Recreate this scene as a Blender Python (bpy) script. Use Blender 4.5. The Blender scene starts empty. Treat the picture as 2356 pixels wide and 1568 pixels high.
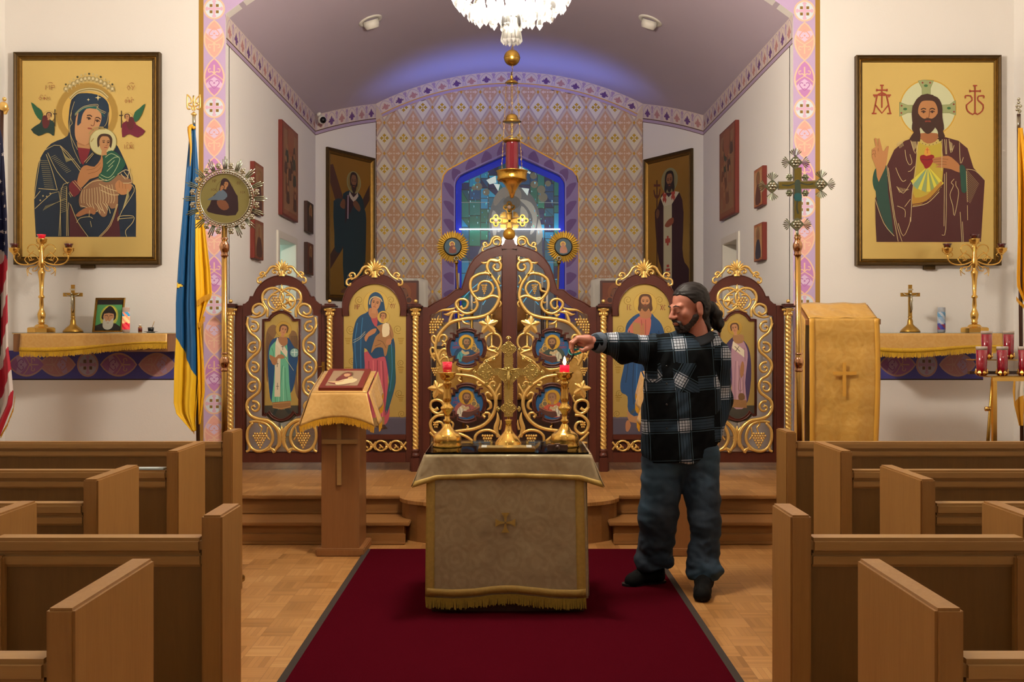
import bpy, bmesh, math, random
from math import sin, cos, pi, radians, sqrt, hypot, atan2
from mathutils import Vector, Matrix, noise
from mathutils.geometry import tessellate_polygon
random.seed(7)
S = bpy.context.scene
COL = S.collection
CX, CY, F, H = 1172.0, 768.0, 2290.0, 1.475      # principal column and horizon row, focal length (px), eye height (m)
def P(x, y, D): return Vector(((x-CX)*D/F, D, H-(y-CY)*D/F))
def lin1(c): return c/12.92 if c <= .04045 else ((c+.055)/1.055)**2.4
def hx(h):
    h = h.strip('#*')
    return tuple(lin1(int(h[i:i+2], 16)/255) for i in (0, 2, 4))
# ------------------------------------------------------------ node helper
class NT:
    def __init__(s, name):
        s.m = bpy.data.materials.new(name); s.m.use_nodes = True
        s.t = s.m.node_tree; s.n = s.t.nodes; s.b = s.n['Principled BSDF']; s.out = s.n['Material Output']
    def new(s, typ, **kw):
        n = s.n.new(typ)
        for k, v in kw.items(): setattr(n, k, v)
        return n
    def put(s, a, sock):
        if a is None: return
        if isinstance(a, (int, float)): sock.default_value = a
        elif isinstance(a, tuple): sock.default_value = a if len(a) != 3 or sock.type == 'VECTOR' else (*a, 1)
        else: s.t.links.new(a, sock)
    def math(s, op, a, b=None, c=None):
        n = s.new('ShaderNodeMath', operation=op)
        for i, v in enumerate((a, b, c)): s.put(v, n.inputs[i])
        return n.outputs[0]
    def mix(s, f, a, b, blend='MIX'):
        n = s.new('ShaderNodeMix', data_type='RGBA', blend_type=blend)
        s.put(f, n.inputs[0]); s.put(a, n.inputs[6]); s.put(b, n.inputs[7]); return n.outputs[2]
    def noise(s, vec, scale, detail=3, rough=.5, dist=0):
        n = s.new('ShaderNodeTexNoise'); s.put(vec, n.inputs['Vector'])
        n.inputs['Scale'].default_value = scale; n.inputs['Detail'].default_value = detail
        n.inputs['Roughness'].default_value = rough; n.inputs['Distortion'].default_value = dist
        return n.outputs['Fac']
    def coord(s, kind='Object'): return s.new('ShaderNodeTexCoord').outputs[kind]
    def geo(s): return s.new('ShaderNodeNewGeometry').outputs['Position']
    def mapv(s, vec, scale=(1, 1, 1), rot=(0, 0, 0)):
        n = s.new('ShaderNodeMapping'); s.put(vec, n.inputs['Vector'])
        n.inputs['Scale'].default_value = scale; n.inputs['Rotation'].default_value = rot; return n.outputs[0]
    def ramp(s, f, stops):
        n = s.new('ShaderNodeValToRGB'); s.put(f, n.inputs[0]); e = n.color_ramp.elements
        while len(e) < len(stops): e.new(.5)
        for i, (p, c) in enumerate(stops): e[i].position = p; e[i].color = (*c, 1)
        return n.outputs[0]
    def bump(s, h, strength=.3, dist=.01):
        n = s.new('ShaderNodeBump'); n.inputs['Strength'].default_value = strength
        n.inputs['Distance'].default_value = dist; s.put(h, n.inputs['Height'])
        s.t.links.new(n.outputs[0], s.b.inputs['Normal'])
    def set(s, **kw):
        for k, v in kw.items(): s.put(v, s.b.inputs[k.replace('_', ' ')])
        return s
def mat(name, col, rough=.5, metal=0., nscale=0, namp=.12, bump=0, **kw):
    t = NT(name); c = hx(col) if isinstance(col, str) else col
    if nscale:
        f = t.noise(t.coord(), nscale, 4)
        lo = tuple(x*(1-namp) for x in c); hi = tuple(min(1, x*(1+namp)) for x in c)
        t.set(Base_Color=t.mix(f, lo, hi))
        if bump: t.bump(f, bump, .005)
    else: t.set(Base_Color=c)
    t.set(Roughness=rough, Metallic=metal, **kw); return t.m
def emis(name, col, strength):
    t = NT(name); c = hx(col); t.set(Base_Color=c, Emission_Color=c, Emission_Strength=strength, Roughness=.5); return t.m
def woodmat(name, a, b, rough=.35, axis=2, scale=9., streak=14):
    t = NT(name); co = t.coord()
    sc = [streak]*3; sc[axis] = 1.0
    v = t.mapv(co, tuple(sc))
    f = t.noise(v, 2.2, 5, .6, .6); g = t.noise(t.mapv(co, tuple(x*4 for x in sc)), 3., 2)
    c = t.mix(t.math('ADD', t.math('MULTIPLY', f, .7), t.math('MULTIPLY', g, .3)), hx(a), hx(b))
    t.set(Base_Color=c, Roughness=t.math('ADD', t.math('MULTIPLY', g, .12), rough-.05)); t.bump(g, .08, .002)
    return t.m
def attrmat(name, rough, mrough, bumpscale=0, bs=.1, coat=0, pattern=None, mgain=.75):
    """Colour and metal share come from the mesh: Col.rgb and Col.a (a=1 paint, a=0 gold leaf)."""
    t = NT(name); a = t.new('ShaderNodeAttribute', attribute_name='Col')
    gold = t.math('SUBTRACT', 1., a.outputs['Alpha'])
    t.set(Base_Color=a.outputs['Color'], Metallic=t.math('MULTIPLY', gold, mgain),
          Roughness=t.math('ADD', rough, t.math('MULTIPLY', gold, mrough-rough)), Coat_Weight=coat)
    if bumpscale: t.bump(t.noise(t.coord(), bumpscale, 3), bs, .004)
    return t.m
# ------------------------------------------------------------ mesh builder
ORG = {}
class MB:
    def __init__(s): s.v = []; s.f = []; s.sm = []; s.c = []; s.mi = []; s.hascol = False
    def add(s, vs, fs, smooth=False, col=None, mi=0):
        o = len(s.v); s.v += [Vector(v) for v in vs]
        for f in fs: s.f.append([i+o for i in f]); s.sm.append(smooth); s.c.append(col); s.mi.append(mi)
        if col is not None: s.hascol = True
        return s
    def box(s, a, b, col=None, mi=0, bev=0):
        x0, y0, z0 = (min(a[i], b[i]) for i in range(3)); x1, y1, z1 = (max(a[i], b[i]) for i in range(3))
        if bev:
            e = min(bev, (x1-x0)/2.01, (y1-y0)/2.01, (z1-z0)/2.01)
            bm = bmesh.new(); bmesh.ops.create_cube(bm, size=1)
            for v in bm.verts: v.co = Vector(((x0+x1)/2+v.co.x*(x1-x0), (y0+y1)/2+v.co.y*(y1-y0), (z0+z1)/2+v.co.z*(z1-z0)))
            bmesh.ops.bevel(bm, geom=bm.edges[:], offset=e, segments=2, affect='EDGES')
            s.bm(bm, col=col, mi=mi); bm.free(); return s
        vs = [(x0, y0, z0), (x1, y0, z0), (x1, y1, z0), (x0, y1, z0), (x0, y0, z1), (x1, y0, z1), (x1, y1, z1), (x0, y1, z1)]
        return s.add(vs, [(0, 3, 2, 1), (4, 5, 6, 7), (0, 1, 5, 4), (1, 2, 6, 5), (2, 3, 7, 6), (3, 0, 4, 7)], False, col, mi)
    def bm(s, bm, smooth=False, col=None, mi=0):
        bm.verts.index_update()
        return s.add([v.co.copy() for v in bm.verts], [[v.index for v in f.verts] for f in bm.faces], smooth, col, mi)
    def tube(s, pts, r, n=8, cap=True, flat=1., up=None, col=None, mi=0):
        pts = [Vector(p) for p in pts]; k = len(pts)
        if k < 2: return s
        rr = r if isinstance(r, (list, tuple)) else [r]*k
        if len(rr) != k:   # interpolate radii over the length
            q = []
            for i in range(k):
                t = i/(k-1)*(len(rr)-1); j = min(int(t), len(rr)-2); q.append(rr[j]+(rr[j+1]-rr[j])*(t-j))
            rr = q
        vs = []; prev = None
        for i in range(k):
            t = (pts[min(i+1, k-1)]-pts[max(i-1, 0)])
            if t.length < 1e-9: t = Vector((0, 0, 1))
            t.normalize()
            if up is not None: b = Vector(up); a = t.cross(b)
            else:
                ref = prev if prev is not None else (Vector((0, 1, 0)) if abs(t.y) < .9 else Vector((1, 0, 0)))
                a = t.cross(ref)
                if a.length < 1e-6: a = t.cross(Vector((1, .2, 0)))
            a.normalize(); b = a.cross(t).normalized(); prev = b
            for j in range(n):
                an = 2*pi*j/n; vs.append(pts[i]+a*(cos(an)*rr[i])+b*(sin(an)*rr[i]*flat))
        fs = [(i*n+j, i*n+(j+1) % n, (i+1)*n+(j+1) % n, (i+1)*n+j) for i in range(k-1) for j in range(n)]
        if cap: fs += [list(range(n))[::-1], [(k-1)*n+j for j in range(n)]]
        return s.add(vs, fs, True, col, mi)
    def lathe(s, prof, c, n=24, axis=(0, 0, 1), col=None, mi=0, mod=None, smooth=True, sx=1.):
        """prof: (height, radius) pairs above point c."""
        c = Vector(c); ax = Vector(axis).normalized()
        a = ax.cross(Vector((0, 1, 0)) if abs(ax.y) < .9 else Vector((1, 0, 0))).normalized(); b = ax.cross(a)
        vs = []
        for h, r in prof:
            for j in range(n):
                an = 2*pi*j/n; q = r*(mod(an, h) if mod else 1); vs.append(c+ax*h+a*(cos(an)*q*sx)+b*(sin(an)*q))
        k = len(prof)
        fs = [(i*n+j, i*n+(j+1) % n, (i+1)*n+(j+1) % n, (i+1)*n+j) for i in range(k-1) for j in range(n)]
        fs += [list(range(n))[::-1], [(k-1)*n+j for j in range(n)]]
        return s.add(vs, fs, smooth, col, mi)
    def ball(s, c, r, n=10, m=6, col=None, sc=(1, 1, 1), mi=0):
        c = Vector(c); vs = [c+Vector((0, 0, -r*sc[2]))]
        for i in range(1, m):
            ph = -pi/2+pi*i/m
            for j in range(n):
                an = 2*pi*j/n; vs.append(c+Vector((cos(ph)*cos(an)*r*sc[0], cos(ph)*sin(an)*r*sc[1], sin(ph)*r*sc[2])))
        vs.append(c+Vector((0, 0, r*sc[2]))); fs = []
        for j in range(n):
            fs.append((0, 1+(j+1) % n, 1+j)); fs.append((len(vs)-1, 1+(m-2)*n+j, 1+(m-2)*n+(j+1) % n))
            for i in range(m-2): fs.append((1+i*n+j, 1+i*n+(j+1) % n, 1+(i+1)*n+(j+1) % n, 1+(i+1)*n+j))
        return s.add(vs, fs, True, col, mi)
    def prism(s, pts, n, th, holes=None, col=None, mi=0):
        """closed planar outline (world points) pushed back by th along -n (n faces the viewer)."""
        n = Vector(n); loops = [[Vector(p) for p in pts]]+[[Vector(p) for p in h] for h in (holes or [])]
        tris = tessellate_polygon(loops); front = [p for l in loops for p in l]; k = len(front)
        vs = front+[p-n*th for p in front]; fs = []
        for t in tris:
            a, b, c = (front[i] for i in t)
            if (b-a).cross(c-a).dot(n) < 0: t = (t[0], t[2], t[1])
            fs.append(t); fs.append(tuple(i+k for i in reversed(t)))
        o = 0
        for l in loops:
            m = len(l)
            for i in range(m): j = (i+1) % m; fs.append((o+i, o+j, o+j+k, o+i+k))
            o += m
        s.add(vs, fs, False, col, mi); return s
    def grid(s, fn, nu, nv, col=None, smooth=True, closeu=False, mi=0, colfn=None):
        vs = [fn(i/nu, j/nv) for j in range(nv+1) for i in range(nu+(0 if closeu else 1))]
        w = nu if closeu else nu+1
        for j in range(nv):
            for i in range(nu):
                f = (j*w+i, j*w+(i+1) % w, (j+1)*w+(i+1) % w, (j+1)*w+i)
                s.f.append([q+len(s.v) for q in f]); s.sm.append(smooth); s.mi.append(mi)
                s.c.append(colfn((i+.5)/nu, (j+.5)/nv) if colfn else col)
        if colfn or col is not None: s.hascol = True
        s.v += [Vector(v) for v in vs]; return s
    def build(s, name, m, parent=None, org=None, solid=0, recalc=False):
        me = bpy.data.meshes.new(name)
        if parent is not None: org = ORG[parent.name]
        elif org is None:
            xs = [v.x for v in s.v]; ys = [v.y for v in s.v]; zs = [v.z for v in s.v]
            org = Vector(((min(xs)+max(xs))/2, (min(ys)+max(ys))/2, min(zs)))
        org = Vector(org)
        me.from_pydata([v-org for v in s.v], [], s.f)
        me.polygons.foreach_set('use_smooth', s.sm); me.polygons.foreach_set('material_index', s.mi)
        if s.hascol:
            ca = me.color_attributes.new('Col', 'FLOAT_COLOR', 'CORNER'); d = []
            for p, c in zip(me.polygons, s.c):
                if c is None: c = (.8, .8, .8, 1)
                d += list(c)*p.loop_total
            ca.data.foreach_set('color', d)
        for mm in (m if isinstance(m, list) else [m]): me.materials.append(mm)
        if recalc:
            b = bmesh.new(); b.from_mesh(me); bmesh.ops.recalc_face_normals(b, faces=b.faces); b.to_mesh(me); b.free()
        me.validate(); me.update()
        o = bpy.data.objects.new(name, me); COL.objects.link(o)
        if parent is not None: o.parent = parent
        else: o.location = org
        ORG[o.name] = org
        if solid:
            md = o.modifiers.new('solid', 'SOLIDIFY'); md.thickness = solid; md.offset = 0
        return o
def thing(name, label, cat, loc, group=None):
    o = bpy.data.objects.new(name, None); COL.objects.link(o); o.location = loc; o.empty_display_size = .05
    ORG[o.name] = Vector(loc); o['label'] = label; o['category'] = cat
    if group: o['group'] = group
    return o
def tag(o, label, cat, group=None):
    o['label'] = label; o['category'] = cat
    if group: o['group'] = group
    return o
def struct(o): o['kind'] = 'structure'; return o
def dup(root, loc, label=None, rotz=None, scale=None):
    r = root.copy(); COL.objects.link(r); r.location = loc
    if rotz is not None: r.rotation_euler = (0, 0, rotz)
    if scale: r.scale = scale
    if label: r['label'] = label
    for ch in list(root.children):
        c = ch.copy(); COL.objects.link(c); c.parent = r
        for g in list(ch.children):
            d = g.copy(); COL.objects.link(d); d.parent = c
    return r
# ------------------------------------------------------------ 2D helpers
def cr(pts, n=5, closed=False):
    """Catmull-Rom through 2D/3D points"""
    k = len(pts); out = []
    if k < 3 and not closed: return [tuple(p) for p in pts]
    g = (lambda i: pts[i % k]) if closed else (lambda i: pts[max(0, min(k-1, i))])
    for i in range(k if closed else k-1):
        p0, p1, p2, p3 = g(i-1), g(i), g(i+1), g(i+2)
        for j in range(n):
            t = j/n
            out.append(tuple(.5*((2*b)+(c-a)*t+(2*a-5*b+4*c-d)*t*t+(-a+3*b-3*c+d)*t**3) for a, b, c, d in zip(p0, p1, p2, p3)))
    if not closed: out.append(tuple(pts[-1]))
    return out
def ell(cx, cy, rx, ry=None, n=24, a0=0, a1=2*pi, rot=0):
    ry = rx if ry is None else ry; full = abs(a1-a0) > 6.28; m = n if full else n+1
    q = [(rx*cos(a0+(a1-a0)*i/n), ry*sin(a0+(a1-a0)*i/n)) for i in range(m)]
    return [(cx+x*cos(rot)-y*sin(rot), cy+x*sin(rot)+y*cos(rot)) for x, y in q]
def ribbon(pts, w):
    k = len(pts); ww = w if isinstance(w, (list, tuple)) else [w]*k; L = []; R = []
    for i in range(k):
        a = pts[max(i-1, 0)]; b = pts[min(i+1, k-1)]; dx, dy = b[0]-a[0], b[1]-a[1]; l = hypot(dx, dy) or 1
        t = i/(k-1)*(len(ww)-1); j = min(int(t), len(ww)-2) if len(ww) > 1 else 0
        h = (ww[j]+(ww[j+1]-ww[j])*(t-j))/2 if len(ww) > 1 else ww[0]/2
        L.append((pts[i][0]-dy/l*h, pts[i][1]+dx/l*h)); R.append((pts[i][0]+dy/l*h, pts[i][1]-dx/l*h))
    return L, R
def clipconvex(poly, planes):
    """planes: (a,b,c) keeps a*x+b*y<=c"""
    for a, b, c in planes:
        out = []; k = len(poly)
        for i in range(k):
            p, q = poly[i], poly[(i+1) % k]; dp = a*p[0]+b*p[1]-c; dq = a*q[0]+b*q[1]-c
            if dp <= 0: out.append(p)
            if (dp < 0 < dq) or (dq < 0 < dp):
                t = dp/(dp-dq); out.append((p[0]+(q[0]-p[0])*t, p[1]+(q[1]-p[1])*t))
        poly = out
        if len(poly) < 3: return []
    return poly
class Paint:
    """flat painted shapes stacked a tenth of a millimetre apart on a surface given by fn(u,v)->point"""
    def __init__(s, fn, n=(0, -1, 0), step=.00007, base=.0006, clip=None):
        s.mb = MB(); s.fn = fn; s.n = Vector(n); s.k = 0; s.step = step; s.base = base; s.clip = clip; s.q = 0
    def c(s, h): return (*hx(h), 0. if h.endswith('*') else 1.)
    def poly(s, pts, col, smooth=0, lift=True):
        if smooth: pts = cr(pts, smooth, True)
        pts = [q for i, q in enumerate(pts) if hypot(q[0]-pts[i-1][0], q[1]-pts[i-1][1]) > 1e-5]
        if lift: s.k += 1
        s.q = (s.q+1) % 9
        off = s.n*(s.base+s.k*s.step+s.q*6e-6); col = s.c(col) if isinstance(col, str) else col
        parts = [pts] if s.clip is None else [clipconvex(pts, c) for c in s.clip]
        for q in parts:
            if len(q) < 3: continue
            vs = [s.fn(*p) for p in q]
            fs = []
            for t in tessellate_polygon([[Vector((p[0], p[1], 0)) for p in q]]):
                a, b, c = (vs[i] for i in t)
                if (b-a).cross(c-a).dot(s.n) < 0: t = (t[0], t[2], t[1])
                fs.append(t)
            s.mb.add([v+off for v in vs], fs, False, col)
        return s
    def line(s, pts, w, col, smooth=4, lift=True):
        if smooth and len(pts) > 2: pts = cr(pts, smooth)
        L, R = ribbon(pts, w)
        if lift: s.k += 1
        s.q = (s.q+1) % 9
        off = s.n*(s.base+s.k*s.step+s.q*6e-6); col = s.c(col) if isinstance(col, str) else col
        for i in range(len(L)-1):
            q = [L[i], L[i+1], R[i+1], R[i]]
            for pl in (s.clip or [None]):
                z = q if pl is None else clipconvex(q, pl)
                if len(z) < 3: continue
                vs = [s.fn(*p)+off for p in z]
                f = list(range(len(z)))
                if len(vs) > 2 and (vs[1]-vs[0]).cross(vs[2]-vs[0]).dot(s.n) < 0: f.reverse()
                s.mb.add(vs, [f], False, col)
        return s
    def disc(s, x, y, r, col, ry=None, n=20, rot=0, lift=True): return s.poly(ell(x, y, r, ry, n, rot=rot), col, lift=lift)
    def ring(s, x, y, r, w, col, ry=None, n=28): return s.line(ell(x, y, r, ry, n)+[ell(x, y, r, ry, n)[0]], w, col, 0)
    def star(s, x, y, r, col, k=5, q=.4, rot=-pi/2):
        return s.poly([(x+(r if i % 2 == 0 else r*q)*cos(rot+pi*i/k), y+(r if i % 2 == 0 else r*q)*sin(rot+pi*i/k)) for i in range(2*k)], col)
    def lines(s, L, w, col):
        s.k += 1
        for l in L: s.line(l, w, col, 3, lift=False)
        return s
def arcpts(a, b, n, fn): return [fn(a+(b-a)*i/n) for i in range(n+1)]
GL = {  # stroke lettering in a 1x1 box (y down)
 'M': [[(0, 1), (.08, 0), (.5, .6), (.92, 0), (1, 1)]], 'P': [[(.1, 1), (.1, 0), (.8, .05), (.85, .45), (.1, .52)]],
 'O': [[(.5, 0), (.05, .5), (.5, 1), (.95, .5), (.5, 0)]], 'Y': [[(0, 0), (.5, .55), (1, 0)], [(.5, .55), (.3, 1)]],
 'T': [[(0, 0), (1, 0)], [(.5, 0), (.5, 1)]], 'F': [[(.5, 0), (.5, 1)], [(.5, .25), (.05, .45), (.5, .7), (.95, .45), (.5, .25)]],
 'G': [[(.1, 1), (.1, 0), (.9, 0), (.9, .25)]], 'I': [[(.5, 0), (.5, 1)]], 'C': [[(.9, .15), (.4, 0), (.1, .5), (.4, 1), (.9, .85)]],
 'X': [[(0, 0), (1, 1)], [(1, 0), (0, 1)]], 'H': [[(0, 0), (0, 1)], [(1, 0), (1, 1)], [(0, .5), (1, .5)]], '~': [[(0, .6), (.3, .2), (.7, .7), (1, .3)]],
 'B': [[(.1, 0), (.1, 1), (.9, .8), (.7, .5), (.1, .5)], [(.7, .5), (.8, .1), (.1, 0)]], 'A': [[(0, 1), (.5, 0), (1, 1)], [(.2, .6), (.8, .6)]],
 'K': [[(.1, 0), (.1, 1)], [(.9, 0), (.1, .5), (.9, 1)]], 'L': [[(.1, 1), (.5, 0), (.9, 1)]], 'U': [[(0, 0), (.2, .5), (.5, .55)], [(1, 0), (.6, .8), (.1, 1)]], 'E': [[(.9, 0), (.1, 0), (.1, 1), (.9, 1)], [(.1, .5), (.7, .5)]],
 'N': [[(0, 0), (0, 1)], [(0, .35), (1, .65)], [(1, 0), (1, 1)]], 'R': [[(0, 1), (0, 0), (.9, .1), (.8, .45), (0, .5), (.9, 1)]], ' ': [], 'TH': [], }
def text(p, t, x, y, h, w, col, lw, gap=1.25):
    for ch in t:
        for st in GL.get(ch, []): p.line([(x+a*w, y+b*h) for a, b in st], lw, col, 0, lift=False)
        x += w*gap
# ------------------------------------------------------------ materials
M = {}
def wallmat(name, col):
    t = NT(name); g = t.geo(); f = t.noise(g, 1.3, 3); k = t.noise(g, 60, 3, .6)
    c = hx(col); t.set(Base_Color=t.mix(f, tuple(x*.95 for x in c), c), Roughness=.85); t.bump(k, .25, .003); return t.m
M['wall'] = wallmat('wall_paint', '#f5f0ea'); M['vault'] = wallmat('vault_paint', '#c6b6c4')
M['ceil'] = wallmat('ceiling_paint', '#ded6cf'); M['backwall'] = wallmat('pattern_wall_paint', '#d2bea9')
M['pew'] = woodmat('pew_oak', '#a47840', '#7f562a', .36, 2); M['pewh'] = woodmat('pew_oak_rail', '#ae8650', '#8a6438', .36, 0)
M['pewy'] = woodmat('pew_oak_end_top', '#b98a56', '#a0723f', .36, 1)
M['panel'] = woodmat('pew_panel', '#7a572a', '#5c401c', .45, 2, streak=10)
M['lect'] = woodmat('lectern_oak', '#96643a', '#774c26', .38, 2)
M['step'] = woodmat('step_oak', '#9c6c3a', '#7a5028', .4, 0)
M['maho'] = woodmat('mahogany', '#5a281c', '#3e1a12', .33, 2, streak=20)
M['darkwood'] = woodmat('dark_wood', '#4a2a1c', '#2d170f', .4, 2)
M['gold'] = mat('gilded_carving', '#ebc270', .32, .7, 40, .12, .1)
M['goldb'] = mat('brass_polished', '#dfb25c', .2, .92, 30, .1)
M['brass'] = mat('brass_aged', '#a8843f', .32, 1., 25, .2)
M['chain'] = mat('brass_chain', '#8c7145', .35, 1.)
M['frame'] = mat('bronze_frame', '#7b5a24', .38, .8, 30, .35)
M['framed'] = mat('bronze_frame_dark', '#4b3717', .45, .6, 30, .3)
M['silver'] = mat('silvered_metal', '#b9b39c', .25, .95, 40, .25)
M['silverg'] = mat('green_silver', '#8b9077', .3, .9, 40, .25)
M['white'] = mat('white_paint', '#e8e2d6', .5)
M['black'] = mat('black_plastic', '#0c0c0e', .35)
M['paint'] = attrmat('icon_paint', .55, .34, 30, .08)
M['wpaint'] = attrmat('wall_stencil_paint', .85, .5)
M['cloth'] = attrmat('satin_cloth', .45, .35)
M['flag'] = attrmat('flag_nylon', .6, .5)
M['glassmos'] = attrmat('leaded_glass', .3, .3, 26, .25, .1)
t = NT('flag_gold_fringe'); t.set(Base_Color=hx('#d79a1e'), Roughness=.55); M['fringe'] = t.m
def brocade(name, a, b, rough=.38, scale=1.):
    t = NT(name); co = t.coord(); v = t.new('ShaderNodeTexVoronoi', feature='F1'); v.inputs['Scale'].default_value = 7*scale; v.inputs['Randomness'].default_value = .35; t.put(co, v.inputs['Vector'])
    f = t.math('GREATER_THAN', t.math('SINE', t.math('ADD', t.math('MULTIPLY', v.outputs['Distance'], 26.), t.math('MULTIPLY', t.noise(co, 22*scale, 2), 9.))), .1); n = t.noise(co, 4, 3); n2 = t.noise(co, 11, 2)
    c = t.mix(t.math('MULTIPLY', f, .14), hx(a), hx(b)); c = t.mix(t.math('MULTIPLY', n, .15), c, tuple(x*.7 for x in hx(a)))
    t.set(Base_Color=c, Roughness=t.math('SUBTRACT', rough+.08, t.math('MULTIPLY', f, .1)), Sheen_Weight=.15, Metallic=.15); t.bump(t.math('ADD', n, t.math('MULTIPLY', n2, .5)), .5, .03); return t.m
M['cream'] = brocade('cream_damask', '#9c8865', '#c3b28e'); M['goldcloth'] = brocade('gold_damask', '#d2a04a', '#e8c277', .34, .8)
M['goldcloth2'] = brocade('pale_gold_damask', '#cf9f55', '#e2bd7c', .36, 1.4)
M['trimc'] = mat('gold_braid', '#a98a42', .5, .2, 60, .2, .2)
M['fringe2'] = mat('antique_gold_fringe', '#8f7320', .6, .1, 80, .3)
M['fringe3'] = mat('bright_gold_fringe', '#d49a1c', .55, .1, 80, .25)
M['fringe4'] = mat('yellow_gold_fringe', '#cda023', .55, .1, 80, .25)
M['carpet'] = mat('red_carpet', '#420812', .95, 0, 260, .45, .5, Specular_IOR_Level=0.); M['carpetedge'] = mat('carpet_binding', '#2a2018', .9)
t = NT('table_glass'); fr_ = t.new('ShaderNodeFresnel'); fr_.inputs[0].default_value = 1.12; tr = t.new('ShaderNodeBsdfTransparent'); tr.inputs[0].default_value = (.9, .93, .88, 1); gl = t.new('ShaderNodeBsdfGlossy'); gl.inputs['Roughness'].default_value = .03
mx = t.new('ShaderNodeMixShader'); t.put(fr_.outputs[0], mx.inputs[0]); t.t.links.new(tr.outputs[0], mx.inputs[1]); t.t.links.new(gl.outputs[0], mx.inputs[2]); t.t.links.new(mx.outputs[0], t.out.inputs['Surface']); M['glass'] = t.m
t = NT('ruby_glass'); t.set(Base_Color=hx('#c8102e'), Roughness=.08, Transmission_Weight=.55, IOR=1.4, Emission_Color=hx('#d0102c'), Emission_Strength=0.0); M['ruby'] = t.m
t = NT('ruby_glass_lit'); t.set(Base_Color=hx('#f01838'), Roughness=.15, Emission_Color=hx('#ff1030'), Emission_Strength=.9); M['rubylit'] = t.m
M['rubydark'] = mat('ruby_glass_unlit', '#4a0610', .1, 0, Coat_Weight=.6)
M['rubymid'] = mat('ruby_votive', '#8c0820', .14, 0, 30, .1, Coat_Weight=.5)
M['clear'] = mat('clear_rim', '#b8a89c', .12, 0, Coat_Weight=.5)
M['flame'] = emis('candle_flame', '#ffe6b0', 30); M['bulb'] = emis('lamp_bulb', '#fff0d2', 60)
M['tube'] = emis('white_reflection_glow', '#f2f0ff', 6)  # emission for the reflection bar in the window, not a lamp
M['led'] = emis('blue_led_strip', '#1f3cff', 5)
t = NT('chandelier_crystal'); tr = t.new('ShaderNodeBsdfTransparent'); tl = t.new('ShaderNodeBsdfTranslucent'); gl = t.new('ShaderNodeBsdfGlossy'); gl.inputs['Roughness'].default_value = .1
mx = t.new('ShaderNodeMixShader'); mx.inputs[0].default_value = .75; t.t.links.new(tr.outputs[0], mx.inputs[1]); t.t.links.new(tl.outputs[0], mx.inputs[2])
mx2 = t.new('ShaderNodeMixShader'); mx2.inputs[0].default_value = .2; t.t.links.new(mx.outputs[0], mx2.inputs[1]); t.t.links.new(gl.outputs[0], mx2.inputs[2])
t.t.links.new(mx2.outputs[0], t.out.inputs['Surface']); M['crystal'] = t.m
def parquet(name, tile=.152, k=6):
    t = NT(name); g = t.geo(); sp = t.new('ShaderNodeSeparateXYZ'); t.put(g, sp.inputs[0]); X, Y = sp.outputs[0], sp.outputs[1]
    u = t.math('DIVIDE', X, tile); v = t.math('DIVIDE', Y, tile); iu = t.math('FLOOR', u); iv = t.math('FLOOR', v)
    par = t.math('FLOORED_MODULO', t.math('ADD', iu, iv), 2.)
    fu = t.math('FRACT', u); fv = t.math('FRACT', v)
    a = t.math('ADD', t.math('MULTIPLY', fu, par), t.math('MULTIPLY', fv, t.math('SUBTRACT', 1., par)))   # across the strips
    st = t.math('MULTIPLY', a, float(k)); si = t.math('FLOOR', st); sf = t.math('FRACT', st)
    cv = t.new('ShaderNodeCombineXYZ'); t.put(iu, cv.inputs[0]); t.put(iv, cv.inputs[1]); t.put(t.math('MULTIPLY', si, 7.3), cv.inputs[2])
    wn = t.new('ShaderNodeTexWhiteNoise'); t.t.links.new(cv.outputs[0], wn.inputs[0])
    wt = t.new('ShaderNodeTexWhiteNoise'); cv2 = t.new('ShaderNodeCombineXYZ'); t.put(iu, cv2.inputs[0]); t.put(iv, cv2.inputs[1]); t.t.links.new(cv2.outputs[0], wt.inputs[0])
    r = t.math('ADD', t.math('MULTIPLY', wn.outputs[0], .45), t.math('MULTIPLY', wt.outputs[0], .55))
    big = t.noise(g, 1.7, 2)
    c = t.ramp(t.math('ADD', t.math('MULTIPLY', r, .75), t.math('MULTIPLY', big, .25)), [(0, hx('#7e5428')), (.35, hx('#a2723e')), (.7, hx('#b5834c')), (1, hx('#c4965e'))])
    gap = t.math('LESS_THAN', t.math('ABSOLUTE', t.math('SUBTRACT', sf, .5)), .455)
    gp = t.math('MULTIPLY', t.math('LESS_THAN', t.math('ABSOLUTE', t.math('SUBTRACT', fu, .5)), .488), t.math('LESS_THAN', t.math('ABSOLUTE', t.math('SUBTRACT', fv, .5)), .488))
    k_ = t.math('MULTIPLY', gap, gp)
    c = t.mix(t.math('ADD', t.math('MULTIPLY', k_, .45), .55), hx('#6e4220'), c)
    t.set(Base_Color=c, Roughness=.33, Coat_Weight=.15, Coat_Roughness=.2); return t.m
M['parquet'] = parquet('oak_parquet')

_n = M['glassmos'].node_tree; _b = _n.nodes['Principled BSDF']; _a = [x for x in _n.nodes if x.type == 'ATTRIBUTE'][0]; _n.links.new(_a.outputs['Color'], _b.inputs['Emission Color']); _b.inputs['Emission Strength'].default_value = .38; _b.inputs['Specular IOR Level'].default_value = .25
# ------------------------------------------------------------ room shell
DW, DC, DB = 8.74, 12.79, 13.87         # nave east wall, apse corner, back wall
W0, W1 = 2.492, 1.86; ZS = 4.285; RV = 4.109; ZV = 1.018; ZT = .291
NW = 4.43; ZC = 5.7
def zv(x): return ZV+sqrt(RV*RV-x*x)
struct(MB().box((-NW, -6, -.1), (NW, 7.45, 0)).build('floor', M['parquet']))
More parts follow.
